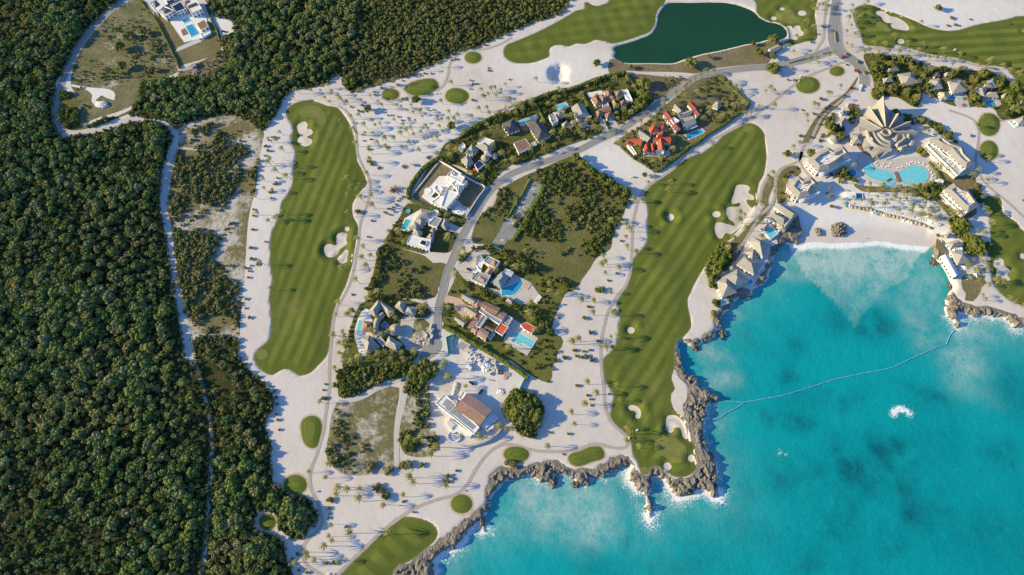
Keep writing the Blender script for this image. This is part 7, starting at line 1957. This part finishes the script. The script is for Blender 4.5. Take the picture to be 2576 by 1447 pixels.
# ------------------------------------------------------------------ vehicles
def loft(rings):
    V, F = [], []; n = len(rings[0])
    for r in rings: V += r
    for i in range(len(rings) - 1):
        for j in range(n): F.append((i * n + j, i * n + (j + 1) % n, (i + 1) * n + (j + 1) % n, (i + 1) * n + j))
    F += [tuple(reversed(range(n))), tuple((len(rings) - 1) * n + j for j in range(n))]
    return V, F
def rect(x0, x1, w0, w1, z): return [(x0, -w0, z), (x1, -w1, z), (x1, w1, z), (x0, w0, z)]
def wheel_mesh():
    V, F = [], []; n = 10
    for y in (-.12, .12):
        for j in range(n):
            a = 2 * math.pi * j / n; V.append((.34 * math.cos(a), y, .34 * math.sin(a)))
    F = [(j, (j + 1) % n, n + (j + 1) % n, n + j) for j in range(n)] + [tuple(reversed(range(n))), tuple(n + j for j in range(n))]
    return mesh_from('wheel', V, F, MAT['tyre'])
WH = wheel_mesh(); CARM = {}
def car(label, p, ang, paint='white_paint', kind='suv'):
    c = at(p[0], p[1]); root = empty('pickup_truck' if kind == 'pickup' else 'parked_car', (c[0], c[1], .16), math.radians(ang)); tag(root, label, 'pickup' if kind == 'pickup' else 'car')
    key = (paint, kind)
    if key not in CARM:
        b = loft([rect(-2.25, 2.2, .82, .80, .32), rect(-2.32, 2.3, .92, .9, .55), rect(-2.3, 2.28, .92, .88, .88), rect(-2.24, 2.1, .86, .80, 1.0)])
        if kind == 'pickup': cb = loft([rect(-.5, 1.1, .84, .82, 1.0), rect(-.35, .55, .7, .68, 1.62)]); bed = prism_geo([(-2.1, -.74), (-.6, -.74), (-.6, .74), (-2.1, .74)], .98, 1.03)
        else: cb = loft([rect(-2.15, 1.15, .86, .82, 1.0), rect(-1.9, .45, .7, .68, 1.66)]); bed = None
        gl = loft([rect(-2.17 if kind != 'pickup' else -.52, 1.17, .87, .83, 1.08), rect(-1.97 if kind != 'pickup' else -.40, .66, .74, .72, 1.5)])
        CARM[key] = (mesh_from('body', *b, MAT[paint]), mesh_from('cabin', *cb, MAT[paint]), mesh_from('window_band', *gl, MAT['glass']), mesh_from('cargo_bed', *bed, MAT['black_paint']) if bed else None)
    b, cb, gl, bed = CARM[key]
    link('body', b, root); o = link('cabin', cb, root); link('window_band', gl, o)
    if bed: link('cargo_bed', bed, root)
    for x in (-1.4, 1.4):
        for y in (-.84, .84): link('wheel', WH, root, (x, y, .34))
car('white car alone on the sandy plot below the scarlet roofs', T(2, 1, "1213,340")[0], -4)
car('white car on the driveway of the green pool villa', S('k6')("740,300")[0], -14)
k = S('k20')
car('black car on the building site near the gable roof', k("477,582")[0], -38, 'black_paint')
car('upper of two white pickups beside the rubble heap', k("760,362")[0], 66, 'white_paint', 'pickup'); car('lower of two white pickups beside the rubble heap', k("779,426")[0], 66, 'white_paint', 'pickup')
car('dark car half shaded beside the clay gable roof', k("618,712")[0], 48, 'black_paint')
car('dark car on the pale forecourt of the garden villa', S('k4')("386,284")[0], -30, 'black_paint')
car('blue-shaded white car under palms beside the upper thatched villa', S('k7')("1168,336")[0], 62)
car('red car beside the crossroads median', T(3, 0, "762,578")[0], -8, 'red_paint'); car('red car near the resort entrance shrubs', T(3, 0, "895,727")[0], -30, 'red_paint')
car('white car at the top of the resort drive', T(3, 0, "938,872")[0], 75); car('second white car down the resort drive', T(3, 0, "925,905")[0], 72); car('white car on the shaded resort drive bend', T(3, 0, "798,1060")[0], 60)
car('white car behind the upper right hotel block', S('k11')("405,115")[0], -30); car('small white car right of the one behind the hotel', S('k11')("442,98")[0], -20)
car('black car on the white apron right of the modern villa', S('k16')("1010,365")[0], -20, 'black_paint')

def cart(label, p, ang):
    c = at(p[0], p[1]); root = empty('golf_cart', (c[0], c[1], .12), math.radians(ang)); tag(root, label, 'golf cart')
    if 'cart' not in CARM:
        b = loft([rect(-1.15, 1.15, .55, .5, .25), rect(-1.2, 1.2, .6, .55, .45), rect(-1.15, 1.0, .55, .5, .62)])
        r = loft([rect(-1.0, .8, .62, .6, 1.82), rect(-.95, .75, .58, .56, 1.92)]); s_ = prism_geo([(-.7, -.5), (-.1, -.5), (-.1, .5), (-.7, .5)], .6, .85)
        pV, pF = [], []
        for x in (-.9, .7):
            for y in (-.52, .52):
                v, f = trunk_geo(1.25, .04, .04, (0, 0), 4, 1, (x, y, .6)); i = len(pV); pV += v; pF += [tuple(i + q for q in g) for g in f]
        CARM['cart'] = (mesh_from('body', *b, MAT['white_paint']), mesh_from('canopy', *r, MAT['white_paint']), mesh_from('seat', *s_, MAT['cream_wall']), mesh_from('canopy_post', pV, pF, MAT['concrete']))
    for nm, m in zip(('body', 'canopy', 'seat', 'canopy_post'), CARM['cart']): link(nm, m, root)
    for x in (-.8, .8):
        for y in (-.55, .55): o = link('wheel', WH, root, (x, y, .22)); o.scale = (.65,) * 3
for p, a, lab in ((T(1, 3, "730,1437")[0], 10, 'golf cart at the bottom edge beside the southern fairway'), (T(2, 3, "1175,68")[0], 60, 'golf cart parked on the path bend above the seaside green'), (T(2, 2, "1260,1435")[0], 30, 'golf cart on the grass above the seaside green'), (T(1, 0, "1805,945")[0], -20, 'golf cart beside the largest upper tee island'), (T(3, 0, "325,772")[0], 35, 'golf cart on the path above the crossroads tee island'), (T(3, 0, "305,825")[0], 50, 'golf cart at the edge of the crossroads tee island'), (T(3, 0, "1875,508")[0], 15, 'golf cart on the upper right striped fairway')):
    cart(lab, p, a)

# ------------------------------------------------------------------ people
def skin_mesh(name, joints, edges, mat, sub=1):
    me = bpy.data.meshes.new(name); me.from_pydata([j[0] for j in joints], edges, [])
    ob = bpy.data.objects.new(name, me); COL.objects.link(ob)
    md = ob.modifiers.new('skin', 'SKIN'); sv = me.skin_vertices[0].data
    for i, j in enumerate(joints): sv[i].radius = (j[1], j[1] if len(j) < 3 else j[2]); sv[i].use_root = (i == 0)
    sb = ob.modifiers.new('sub', 'SUBSURF'); sb.levels = sub; sb.render_levels = sub
    dg = bpy.context.evaluated_depsgraph_get(); out = bpy.data.meshes.new_from_object(ob.evaluated_get(dg)); out.name = name
    bpy.data.objects.remove(ob); out.materials.clear(); out.materials.append(MAT[mat]); return out
def person_meshes():
    J = [((0, 0, .98), .13, .10), ((0, 0, 1.20), .12, .09), ((0, 0, 1.42), .14, .09), ((0, 0, 1.53), .055, .055), ((.02, 0, 1.62), .075, .085), ((.02, 0, 1.72), .07, .075),
         ((0, .10, .93), .085), ((.03, .11, .50), .062), ((0, .12, .09), .042), ((.14, .12, .04), .035), ((0, -.10, .93), .085), ((.05, -.11, .50), .062), ((0, -.12, .09), .042), ((.14, -.12, .04), .035),
         ((0, .20, 1.42), .055), ((.03, .27, 1.15), .043), ((.16, .22, .93), .035), ((.20, .20, .84), .034), ((0, -.20, 1.42), .055), ((.03, -.27, 1.15), .043), ((.16, -.20, .93), .035), ((.20, -.16, .84), .034)]
    E = [(0, 1), (1, 2), (2, 3), (3, 4), (4, 5), (0, 6), (6, 7), (7, 8), (8, 9), (0, 10), (10, 11), (11, 12), (12, 13), (2, 14), (14, 15), (15, 16), (16, 17), (2, 18), (18, 19), (19, 20), (20, 21)]
    body = skin_mesh('body', J, E, 'skin')
    sh = skin_mesh('shirt', [((0, 0, .96), .155, .12), ((0, 0, 1.20), .15, .115), ((0, 0, 1.42), .165, .11), ((0, .21, 1.42), .075), ((.03, .27, 1.2), .065), ((0, -.21, 1.42), .075), ((.03, -.27, 1.2), .065)], [(0, 1), (1, 2), (2, 3), (3, 4), (2, 5), (5, 6)], 'white_fabric')
    tr = skin_mesh('shorts', [((0, 0, .97), .15, .115), ((.01, .10, .86), .10), ((.03, .11, .52), .085), ((.01, -.10, .86), .10), ((.05, -.11, .52), .085)], [(0, 1), (1, 2), (0, 3), (3, 4)], 'cream_wall')
    tr2 = skin_mesh('trousers', [((0, 0, .97), .15, .115), ((.01, .10, .86), .10), ((.02, .115, .14), .075), ((.01, -.10, .86), .10), ((.02, -.115, .14), .075)], [(0, 1), (1, 2), (0, 3), (3, 4)], 'float_blue')
    V, F = ICO2; h = mesh_from('hair', [(v[0] * .095 + .005, v[1] * .085, max(v[2], -.1) * .10 + 1.70) for v in V], F, MAT['bark'])
    return body, sh, tr, tr2, h
PM = person_meshes()
def person(label, p, ang, long=False):
    c = at(p[0], p[1]); z = 0.9 if p[0] > 1600 and p[1] > 1000 else .0
    o = empty('person', (c[0], c[1], z), math.radians(ang)); tag(o, label, 'person')
    link('body', PM[0], o); link('shirt', PM[1], o); link('trousers' if long else 'shorts', PM[3] if long else PM[2], o); link('hair', PM[4], o)
    return o
k21 = S('k21')
GF = []
for q, lab, a in (("412,700", 'golfer in white standing low on the seaside green', 10), ("437,430", 'golfer in white, left of two near the bunker edge', -40), ("460,370", 'golfer in white, uppermost on the seaside green', -80), ("610,230", 'golfer in white standing at the edge of the bunker', 200), ("693,402", 'golfer standing inside the sand bunker', 150)):
    GF.append(person(lab, k21(q)[0], a))
for q, lab in (("450,487", 'worker in blue trousers, left of two crossing the building site'), ("497,497", 'worker in blue trousers, right of two crossing the building site')): person(lab, S('k20')(q)[0], 0, True)
for q, lab in (("205,532", 'bather walking on the wet sand of the cove'), ("190,570", 'bather standing at the edge of the surf')):
    o = person(lab, S('k12')(q)[0], 30); o.location.z = SEA_Z + (1.1 if 'walking' in lab else .1)

# ------------------------------------------------------------------ flagsticks, boards
for p, ow, lab in ((T(1, 0, "555,1140")[0], 'west', 'flagstick on the upper green of the long fairway'), (T(2, 3, "1622,160")[0], 'mid', 'flagstick on the seaside green'), (T(3, 0, "240,165")[0], 'lakegreen', 'flagstick on the green beside the lagoon')):
    c = at(*p); z = float(turf_z(np.array([c[:2]]), ow)[0][0]) + .1
    o = empty('flagstick', (c[0], c[1], z)); tag(o, lab, 'flag'); V_, F_ = trunk_geo(2.2, .035, .03, (0, 0), 5, 1); link('pole', mesh_from('pole', V_, F_, MAT['white_paint']), o)
    V_, F_ = prism_geo([(-.6, -.01), (0, -.015), (0, .015), (-.6, .01)], 1.75, 2.15); link('flag', mesh_from('flag', V_, F_, MAT['red_paint']), o)
for c_ in GF:
    c_.location.z = float(turf_z(np.array([c_.location[:2]]), 'mid')[0][0]) + (.14 if 'inside' not in c_['label'] else .1)
def board(label, p, ang, w, h, mk):
    c = at(*p); o = empty('sign_board', (c[0], c[1], 0), math.radians(ang)); tag(o, label, 'sign')
    V_, F_ = prism_geo([(-w / 2, -.08), (w / 2, -.08), (w / 2, .08), (-w / 2, .08)], .8, .8 + h); link('panel', mesh_from('panel', V_, F_, MAT[mk]), o)
    for x in (-w / 2 + .2, w / 2 - .2):
        V_, F_ = trunk_geo(.85, .07, .07, (0, 0), 5, 1, (x, 0, 0)); link('post', mesh_from('post', V_, F_, MAT['bark']), o)
board('dark sign board on posts alone on the sand by bare bushes', T(1, 1, "1565,218")[0], 130, 4.5, 2.4, 'wood_deck')
board('small white tee sign beside the lower cart path', T(1, 3, "592,606")[0], 80, 1.4, 1.0, 'white_paint')
def bench(label, p, ang):
    c = at(*p); o = empty('bench', (c[0], c[1], .03), math.radians(ang)); tag(o, label, 'bench')
    V_, F_ = prism_geo([(-1, -.25), (1, -.25), (1, .25), (-1, .25)], .42, .5); link('seat', mesh_from('seat', V_, F_, MAT['white_paint']), o)
    V_, F_ = prism_geo([(-1, .2), (1, .2), (1, .26), (-1, .26)], .5, .95); link('backrest', mesh_from('backrest', V_, F_, MAT['white_paint']), o)
    for x in (-.85, .85):
        V_, F_ = prism_geo([(x - .05, -.2), (x + .05, -.2), (x + .05, .2), (x - .05, .2)], 0, .42); link('leg', mesh_from('leg', V_, F_, MAT['concrete']), o)
bench('white bench above the kidney shaped tee island', T(2, 3, "752,125")[0], 0); bench('white bench on the sand below the palm group', T(1, 3, "1430,748")[0], 0)

# ------------------------------------------------------------------ beach furniture
k = S('k12')
def umb_mesh(mk, r, n=12):
    V = []
    for rr, z in ((r, 2.25), (r * .62, 2.75), (r * .25, 3.15), (.06, 3.4)):
        for j in range(n):
            a = 2 * math.pi * j / n; V.append((rr * math.cos(a) * (1 + .05 * (j % 2)), rr * math.sin(a) * (1 + .05 * (j % 2)), z))
    F = [(i * n + j, i * n + (j + 1) % n, (i + 1) * n + (j + 1) % n, (i + 1) * n + j) for i in range(3) for j in range(n)] + [tuple(reversed(range(n))), tuple(3 * n + j for j in range(n))]
    return mesh_from('canopy', V, F, MAT[mk])
MAT['umbrella_thatch'] = m_thatch('umbrella_thatch', (.42, .30, .18), (.58, .43, .28))
UM = {'umbrella_thatch': umb_mesh('umbrella_thatch', 1.9), 'white_fabric': umb_mesh('white_fabric', 1.8, 8), 'teal_fabric': umb_mesh('teal_fabric', 2.2, 8)}
V_, F_ = trunk_geo(2.9, .07, .06, (0, 0), 6, 1); UP = mesh_from('pole', V_, F_, MAT['bark'])
def zland(c): return float(land_z(np.array([c[:2]]))[0][0])
us = [("75,197", 0), ("118,204", 0), ("163,214", 0), ("208,218", 0), ("248,221", 0), ("293,236", 0), ("338,248", 0), ("378,266", 0), ("412,276", 0), ("470,288", 0), ("507,294", 0), ("553,308", 0), ("597,314", 0), ("637,326", 0), ("683,341", 0), ("735,352", 0), ("810,376", 0), ("850,391", 0), ("908,411", 0), ("958,428", 0),
      ("45,190", 1), ("310,264", 1), ("437,286", 1), ("660,347", 1), ("715,363", 1), ("752,374", 1), ("356,266", 2), ("12,186", 2), ("740,590", 3)]
cn = {0: 0, 1: 0, 2: 0}
for q, ty in us:
    if ty == 3: continue
    p = k(q)[0]; c = at(*p); z = zland(c)
    mk = ('umbrella_thatch', 'white_fabric', 'teal_fabric')[ty]
    lab = '%s %s in the row on the cove beach' % (NUM[cn[ty]] + (' from the left' if cn[ty] else ''), ('round thatched umbrella', 'white beach parasol', 'teal beach parasol')[ty]); cn[ty] += 1
    o = empty('beach_umbrella', (c[0], c[1], z), rng.random() * 6); tag(o, lab, 'umbrella', ('thatched umbrellas along the beach', 'white parasols along the beach', 'teal parasols along the beach')[ty])
    link('pole', UP, o); link('canopy', UM[mk], o)
# sun loungers
V_, F_ = prism_geo([(-.95, -.33), (.95, -.33), (.95, .33), (-.95, .33)], .22, .32); LF = mesh_from('frame', V_, F_, MAT['white_paint'])
Vb = [(-.9, -.3, .33), (.25, -.3, .33), (.25, .3, .33), (-.9, .3, .33), (-.9, -.3, .43), (.25, -.3, .43), (.25, .3, .43), (-.9, .3, .43)]
LC = mesh_from('cushion', Vb, [(3, 2, 1, 0), (4, 5, 6, 7), (0, 1, 5, 4), (1, 2, 6, 5), (2, 3, 7, 6), (3, 0, 4, 7)], MAT['white_fabric'])
Vr = [(.25, -.3, .35), (.9, -.3, .72), (.9, .3, .72), (.25, .3, .35), (.22, -.3, .45), (.86, -.3, .82), (.86, .3, .82), (.22, .3, .45)]
LB = mesh_from('backrest', Vr, [(3, 2, 1, 0), (4, 5, 6, 7), (0, 1, 5, 4), (1, 2, 6, 5), (2, 3, 7, 6), (3, 0, 4, 7)], MAT['white_fabric'])
V_, F_ = prism_geo([(-.03, -.03), (.03, -.03), (.03, .03), (-.03, .03)], 0, .23); LL = mesh_from('leg', V_, F_, MAT['white_paint'])
def lounger(c, z, ang, lab, grp):
    o = empty('sun_lounger', (c[0], c[1], z + .02), ang); tag(o, lab, 'sun lounger', grp); o.scale = (1.15,) * 3
    link('frame', LF, o); link('cushion', LC, o); link('backrest', LB, o)
    for x in (-.85, .85):
        for y in (-.28, .28): link('leg', LL, o, (x, y, 0))
ROWS = [("5,140 95,152", 6, 'upper left lounger row on the beach'), ("220,150 290,160", 5, 'second upper lounger row on the beach'), ("285,112 420,150", 7, 'highest lounger row under the beach palms'), ("540,180 725,225", 11, 'middle lounger row under the beach palms'), ("440,213 650,262", 13, 'lounger row just above the umbrellas'), ("680,280 790,297", 7, 'right lounger row near the white sail'), ("830,320 925,337", 6, 'far right lounger row near the umbrellas'), ("380,190 440,205", 4, 'short lounger row in the middle of the beach')]
for q, n_, lab in ROWS:
    a, b = k(q)
    for i in range(n_):
        f = i / (n_ - 1); p = (a[0] + (b[0] - a[0]) * f, a[1] + (b[1] - a[1]) * f); c = at(*p); lounger(c, zland(c), math.radians(70 + 10 * rng.random()), 'white sun lounger in the ' + lab, 'white sun loungers, ' + lab)
PDL = T(3, 1, "1100,215 1140,230 1180,240 1210,235 1160,205 1230,200 1300,245 1340,240 1400,195 1440,185 1480,190 1510,195 1560,205 1600,235 1620,265 1640,290 1650,325 1645,360 1080,195 1420,205")
for p in PDL:
    c = at(*p); lounger(c, .14, rng.random() * 6.28, 'white sun lounger on the paved terrace round the resort pools', 'sun loungers round the resort pools')
for (c, z, a, _) in LOUNGE: lounger(c, z, a, 'white sun lounger on an upper terrace of the hotel blocks', 'sun loungers on hotel terraces')
for p in S('k8')("1330,498 1340,508 1350,518 1360,528"): c = at(*p); lounger(c, .06, 2.7, 'white sun lounger at the end of the red gabled villa pool', 'loungers by the villa pool')
for p in S('k1')("275,1130 285,1170 262,1060 300,1240"): c = at(*p); lounger(c, .5, .2, 'white sun lounger on the crescent pool terrace', 'loungers on the crescent terrace')
for p in S('k16')("515,370 522,380 530,390 538,398"): c = at(*p, .4); lounger(c, .4, .6, 'white sun lounger beside the dark deck of the modern villa', 'loungers of the modern villa')

# ------------------------------------------------------------------ building site
k = S('k20')
bv, bf = [], []
for i in range(3):
    for j in range(2):
        for l in range(2):
            v, f = prism_geo([(-.75 + i * .52, -.5 + j * .52), (-.27 + i * .52, -.5 + j * .52), (-.27 + i * .52, -.02 + j * .52), (-.75 + i * .52, -.02 + j * .52)], .15 + l * .5, .62 + l * .5); b = len(bv); bv += v; bf += [tuple(b + q for q in g) for g in f]
PBm = mesh_from('stone_block', bv, bf, MAT['white_roof']); pv, pf = prism_geo([(-.8, -.55), (.8, -.55), (.8, .55), (-.8, .55)], 0, .14); PPm = mesh_from('pallet', pv, pf, MAT['wood_deck'])
for q in k("410,130 425,160 445,160 460,140 480,130 440,195 455,185 470,200 485,190 500,185 465,215 425,200 535,185 540,205 585,190 600,235 575,235 530,235 475,260 510,270 595,272 612,290 632,298 520,165 545,150 480,70 700,220 720,235 795,250 830,260 675,265"):
    c = at(*q); o = empty('stone_pallet', (c[0], c[1], .02), rng.random() * 1.0 + .5); s_ = 1.1 + .5 * rng.random(); o.scale = (s_,) * 3; tag(o, 'pallet of white stone blocks stacked on the building site', 'pallet', 'stone pallets on the building site'); link('pallet', PPm, o); link('stone_blocks', PBm, o)
t = Thing('site_container', 'long white storage container on the building site', 'container', k("430,325")[0]); t.flat(k("373,298 402,270 487,345 460,380"), 2.9, 'white_roof', par=0, win=False)
t.slab('door', k("458,378 484,348 487,351 461,381"), .2, 2.6, 'concrete')
kk = S('k2')
t = Thing('site_shelter', 'open shelter with grey sheet-metal roof on the building site', 'shelter', kk("450,1130")[0]); P_ = [at(*p, 3.4) for p in kk("345,1132 432,1030 562,1106 465,1222")]
V_ = [tuple(p) for p in P_] + [(p[0], p[1], p[2] - .15) for p in P_]; t.add('roof', V_, [(3, 2, 1, 0), (4, 5, 6, 7)] + [(i, (i + 1) % 4, 4 + (i + 1) % 4, 4 + i) for i in range(4)], 'flat_roof'); t.posts(kk("352,1150 436,1050 555,1124 466,1235"), 3.3)
t = Thing('site_pit', 'dark net-walled pit beside the road end at the building site', 'pit', kk("190,1100")[0]); P_ = [at(*p)[:2] for p in kk("120,962 268,900 285,940 240,1020 272,1298 170,1300")]; V_, F_ = wall_ring_geo(P_, 0, 1.9, .2); t.add('net_wall', V_, F_, 'pool_green'); V_, F_ = prism_geo(inset(P_, .3), 0, .2); t.add('floor', V_, F_, 'concrete')
def heap(name, label, p, rx, ry, h, mk, rough=.5, cat='heap', ang=0, z=0.0):
    c = at(*p); V, F = ICO2; V = V.copy(); r = np.random.default_rng(int(p[0] * 7 + p[1]))
    bm = bmesh.new(); bmesh.ops.create_icosphere(bm, subdivisions=4, radius=1.0)
    vs = np.array([v.co[:] for v in bm.verts]); F = [tuple(v.index for v in f.verts) for f in bm.faces]; bm.free()
    n = fbm(vs[:, 0] * 3 + p[0], vs[:, 1] * 3 + vs[:, 2] * 2 + p[1], 1.0, 4, 7); n2 = fbm(vs[:, 0] * 9 + p[0], vs[:, 1] * 9 + vs[:, 2] * 5, 1.0, 3, 8)
    k_ = 1 + (n - .5) * rough * 1.6 + (n2 - .5) * rough
    vs = vs * k_[:, None] * np.array([rx, ry, h])
    o = link(name, mesh_from(name, vs, F, MAT[mk])); o.location = (c[0], c[1], z); o.rotation_euler = (0, 0, ang); tag(o, label, cat); return o
heap('rubble_heap', 'white rubble heap between the pallets and pickups', k("700,330")[0], 4.2, 4.0, 2.4, 'white_roof'); heap('net_heap', 'grey heap of tangled netting right of the pickups', k("870,365")[0], 4.2, 4.4, 2.8, 'concrete', .7)
heap('debris_heap', 'small debris heap on the lower right of the building site', k("920,715")[0], 3, 2.2, .9, 'white_roof', .8); heap('soil_heap', 'low tan soil heap beside the brick frames', k("980,490")[0], 2.8, 2.2, .7, 'pink_paving', .4)
t = Thing('brick_frames', 'grid of tan block frames laid out on the building site', 'frames', k("1000,420")[0])
t.slats(k("930,370 1070,430 1050,480 920,440"), .5, 6, 'pink_paving', .4, 'frame_bar'); t.slats(k("1070,430 1050,480 920,440 930,370"), .6, 4, 'pink_paving', .4, 'frame_bar')
for q, lab in ((k("740,525 790,542 832,546"), 'dark timber plank lying in the middle of the site'), (k("885,660 940,664"), 'short dark plank lying near the debris heap')):
    P_ = W(q); a = np.array(P_[0]); b = np.array(P_[-1]); d = (b - a) / np.linalg.norm(b - a); n_ = np.array([-d[1], d[0]]) * .3
    V_, F_ = prism_geo([tuple(a - n_), tuple(b - n_), tuple(b + n_), tuple(a + n_)], .02, .3); tag(link('plank', mesh_from('plank', V_, F_, MAT['bark'])), lab, 'plank')
heap('rubble_heap', 'white rubble heap in the yard of the unfinished cubic house', S('k5')("790,640")[0], 6.5, 3.6, 1.6, 'white_roof', .6, ang=-.3)
heap('sand_heap', 'white sand heap on the cleared plot inside the road loop', T(0, 0, "1030,1055")[0], 6.5, 4.5, 2.6, 'white_sand', .3)
heap('stone_heap', 'long tan stone heap outside the tall villa hedge', S('k7')("330,75")[0], 19, 6, 2.6, 'boulder', .8, ang=.42); heap('stone_heap', 'smaller tan stone heap right of the upper palm grove', T(2, 0, "60,1060")[0], 9, 4, 1.6, 'boulder', .8, ang=.4)
heap('brush_pile', 'pile of grey cut wood below the modern villa lawn', T(0, 0, "1975,725")[0], 3.5, 5, 1.2, 'bare_twig', .8)
heap('rock_garden', 'pale rockery on the planted island of the round drive', S('k1')("1670,900")[0], 5.5, 8.5, 2.2, 'boulder', .9, 'rockery'); heap('rock_garden', 'shaded rockery on the left of the planted island', S('k1')("1500,1000")[0], 8, 4.5, 1.4, 'boulder', .9, 'rockery')
# boulders at the water
for p, r_, h_, lab in ((T(3, 1, "715,850")[0], 8.0, 4.0, 'large pale boulder standing on the beach'), (T(3, 1, "516,872")[0], 3.4, 2.2, 'small dark boulder left of the large beach boulder'), (T(2, 2, "1842,586")[0], 4.0, 2.6, 'rounded boulder at the tip of the sandy headland'), (T(2, 2, "2125,455")[0], 3.6, 2.4, 'boulder in the water right of the sandy headland'), (T(3, 1, "1690,1180")[0], 4.2, 1.2, 'flat rock in the shallows left of the marquee tent'), (T(2, 3, "410,505")[0], 4.2, 3.0, 'boulder below the southern cliffs'), (T(2, 3, "640,525")[0], 3.2, 2.4, 'small boulder at the foot of the southern cliffs'), (T(3, 1, "1850,1425")[0], 3.4, 1.6, 'low rock below the marquee tent')):
    c = at(*p); z = zland(c); heap('boulder', lab, p, r_, r_ * .8, h_, 'rock', .75, 'rock', rng.random() * 3, max(z, SEA_Z - .4))
# flowers
for p, s_, lab in ((T(3, 0, "848,1062")[0], 2.4, 'red flowering bush beside the shaded resort drive'), (T(3, 0, "835,892")[0], 2.0, 'red flowering bush near the top of the resort drive'), (T(0, 0, "2190,410")[0], 1.4, 'small red flowering bush on the modern villa lawn')):
    c = at(*p); i = mesh_from('flowering_bush', [v.co[:] for v in BUSH[1][0].vertices], [tuple(q.vertices) for q in BUSH[1][0].polygons], MAT['flower']); o = link('flowering_bush', i, None, (c[0], c[1], 0)); o.scale = (s_,) * 3; tag(o, lab, 'bush')
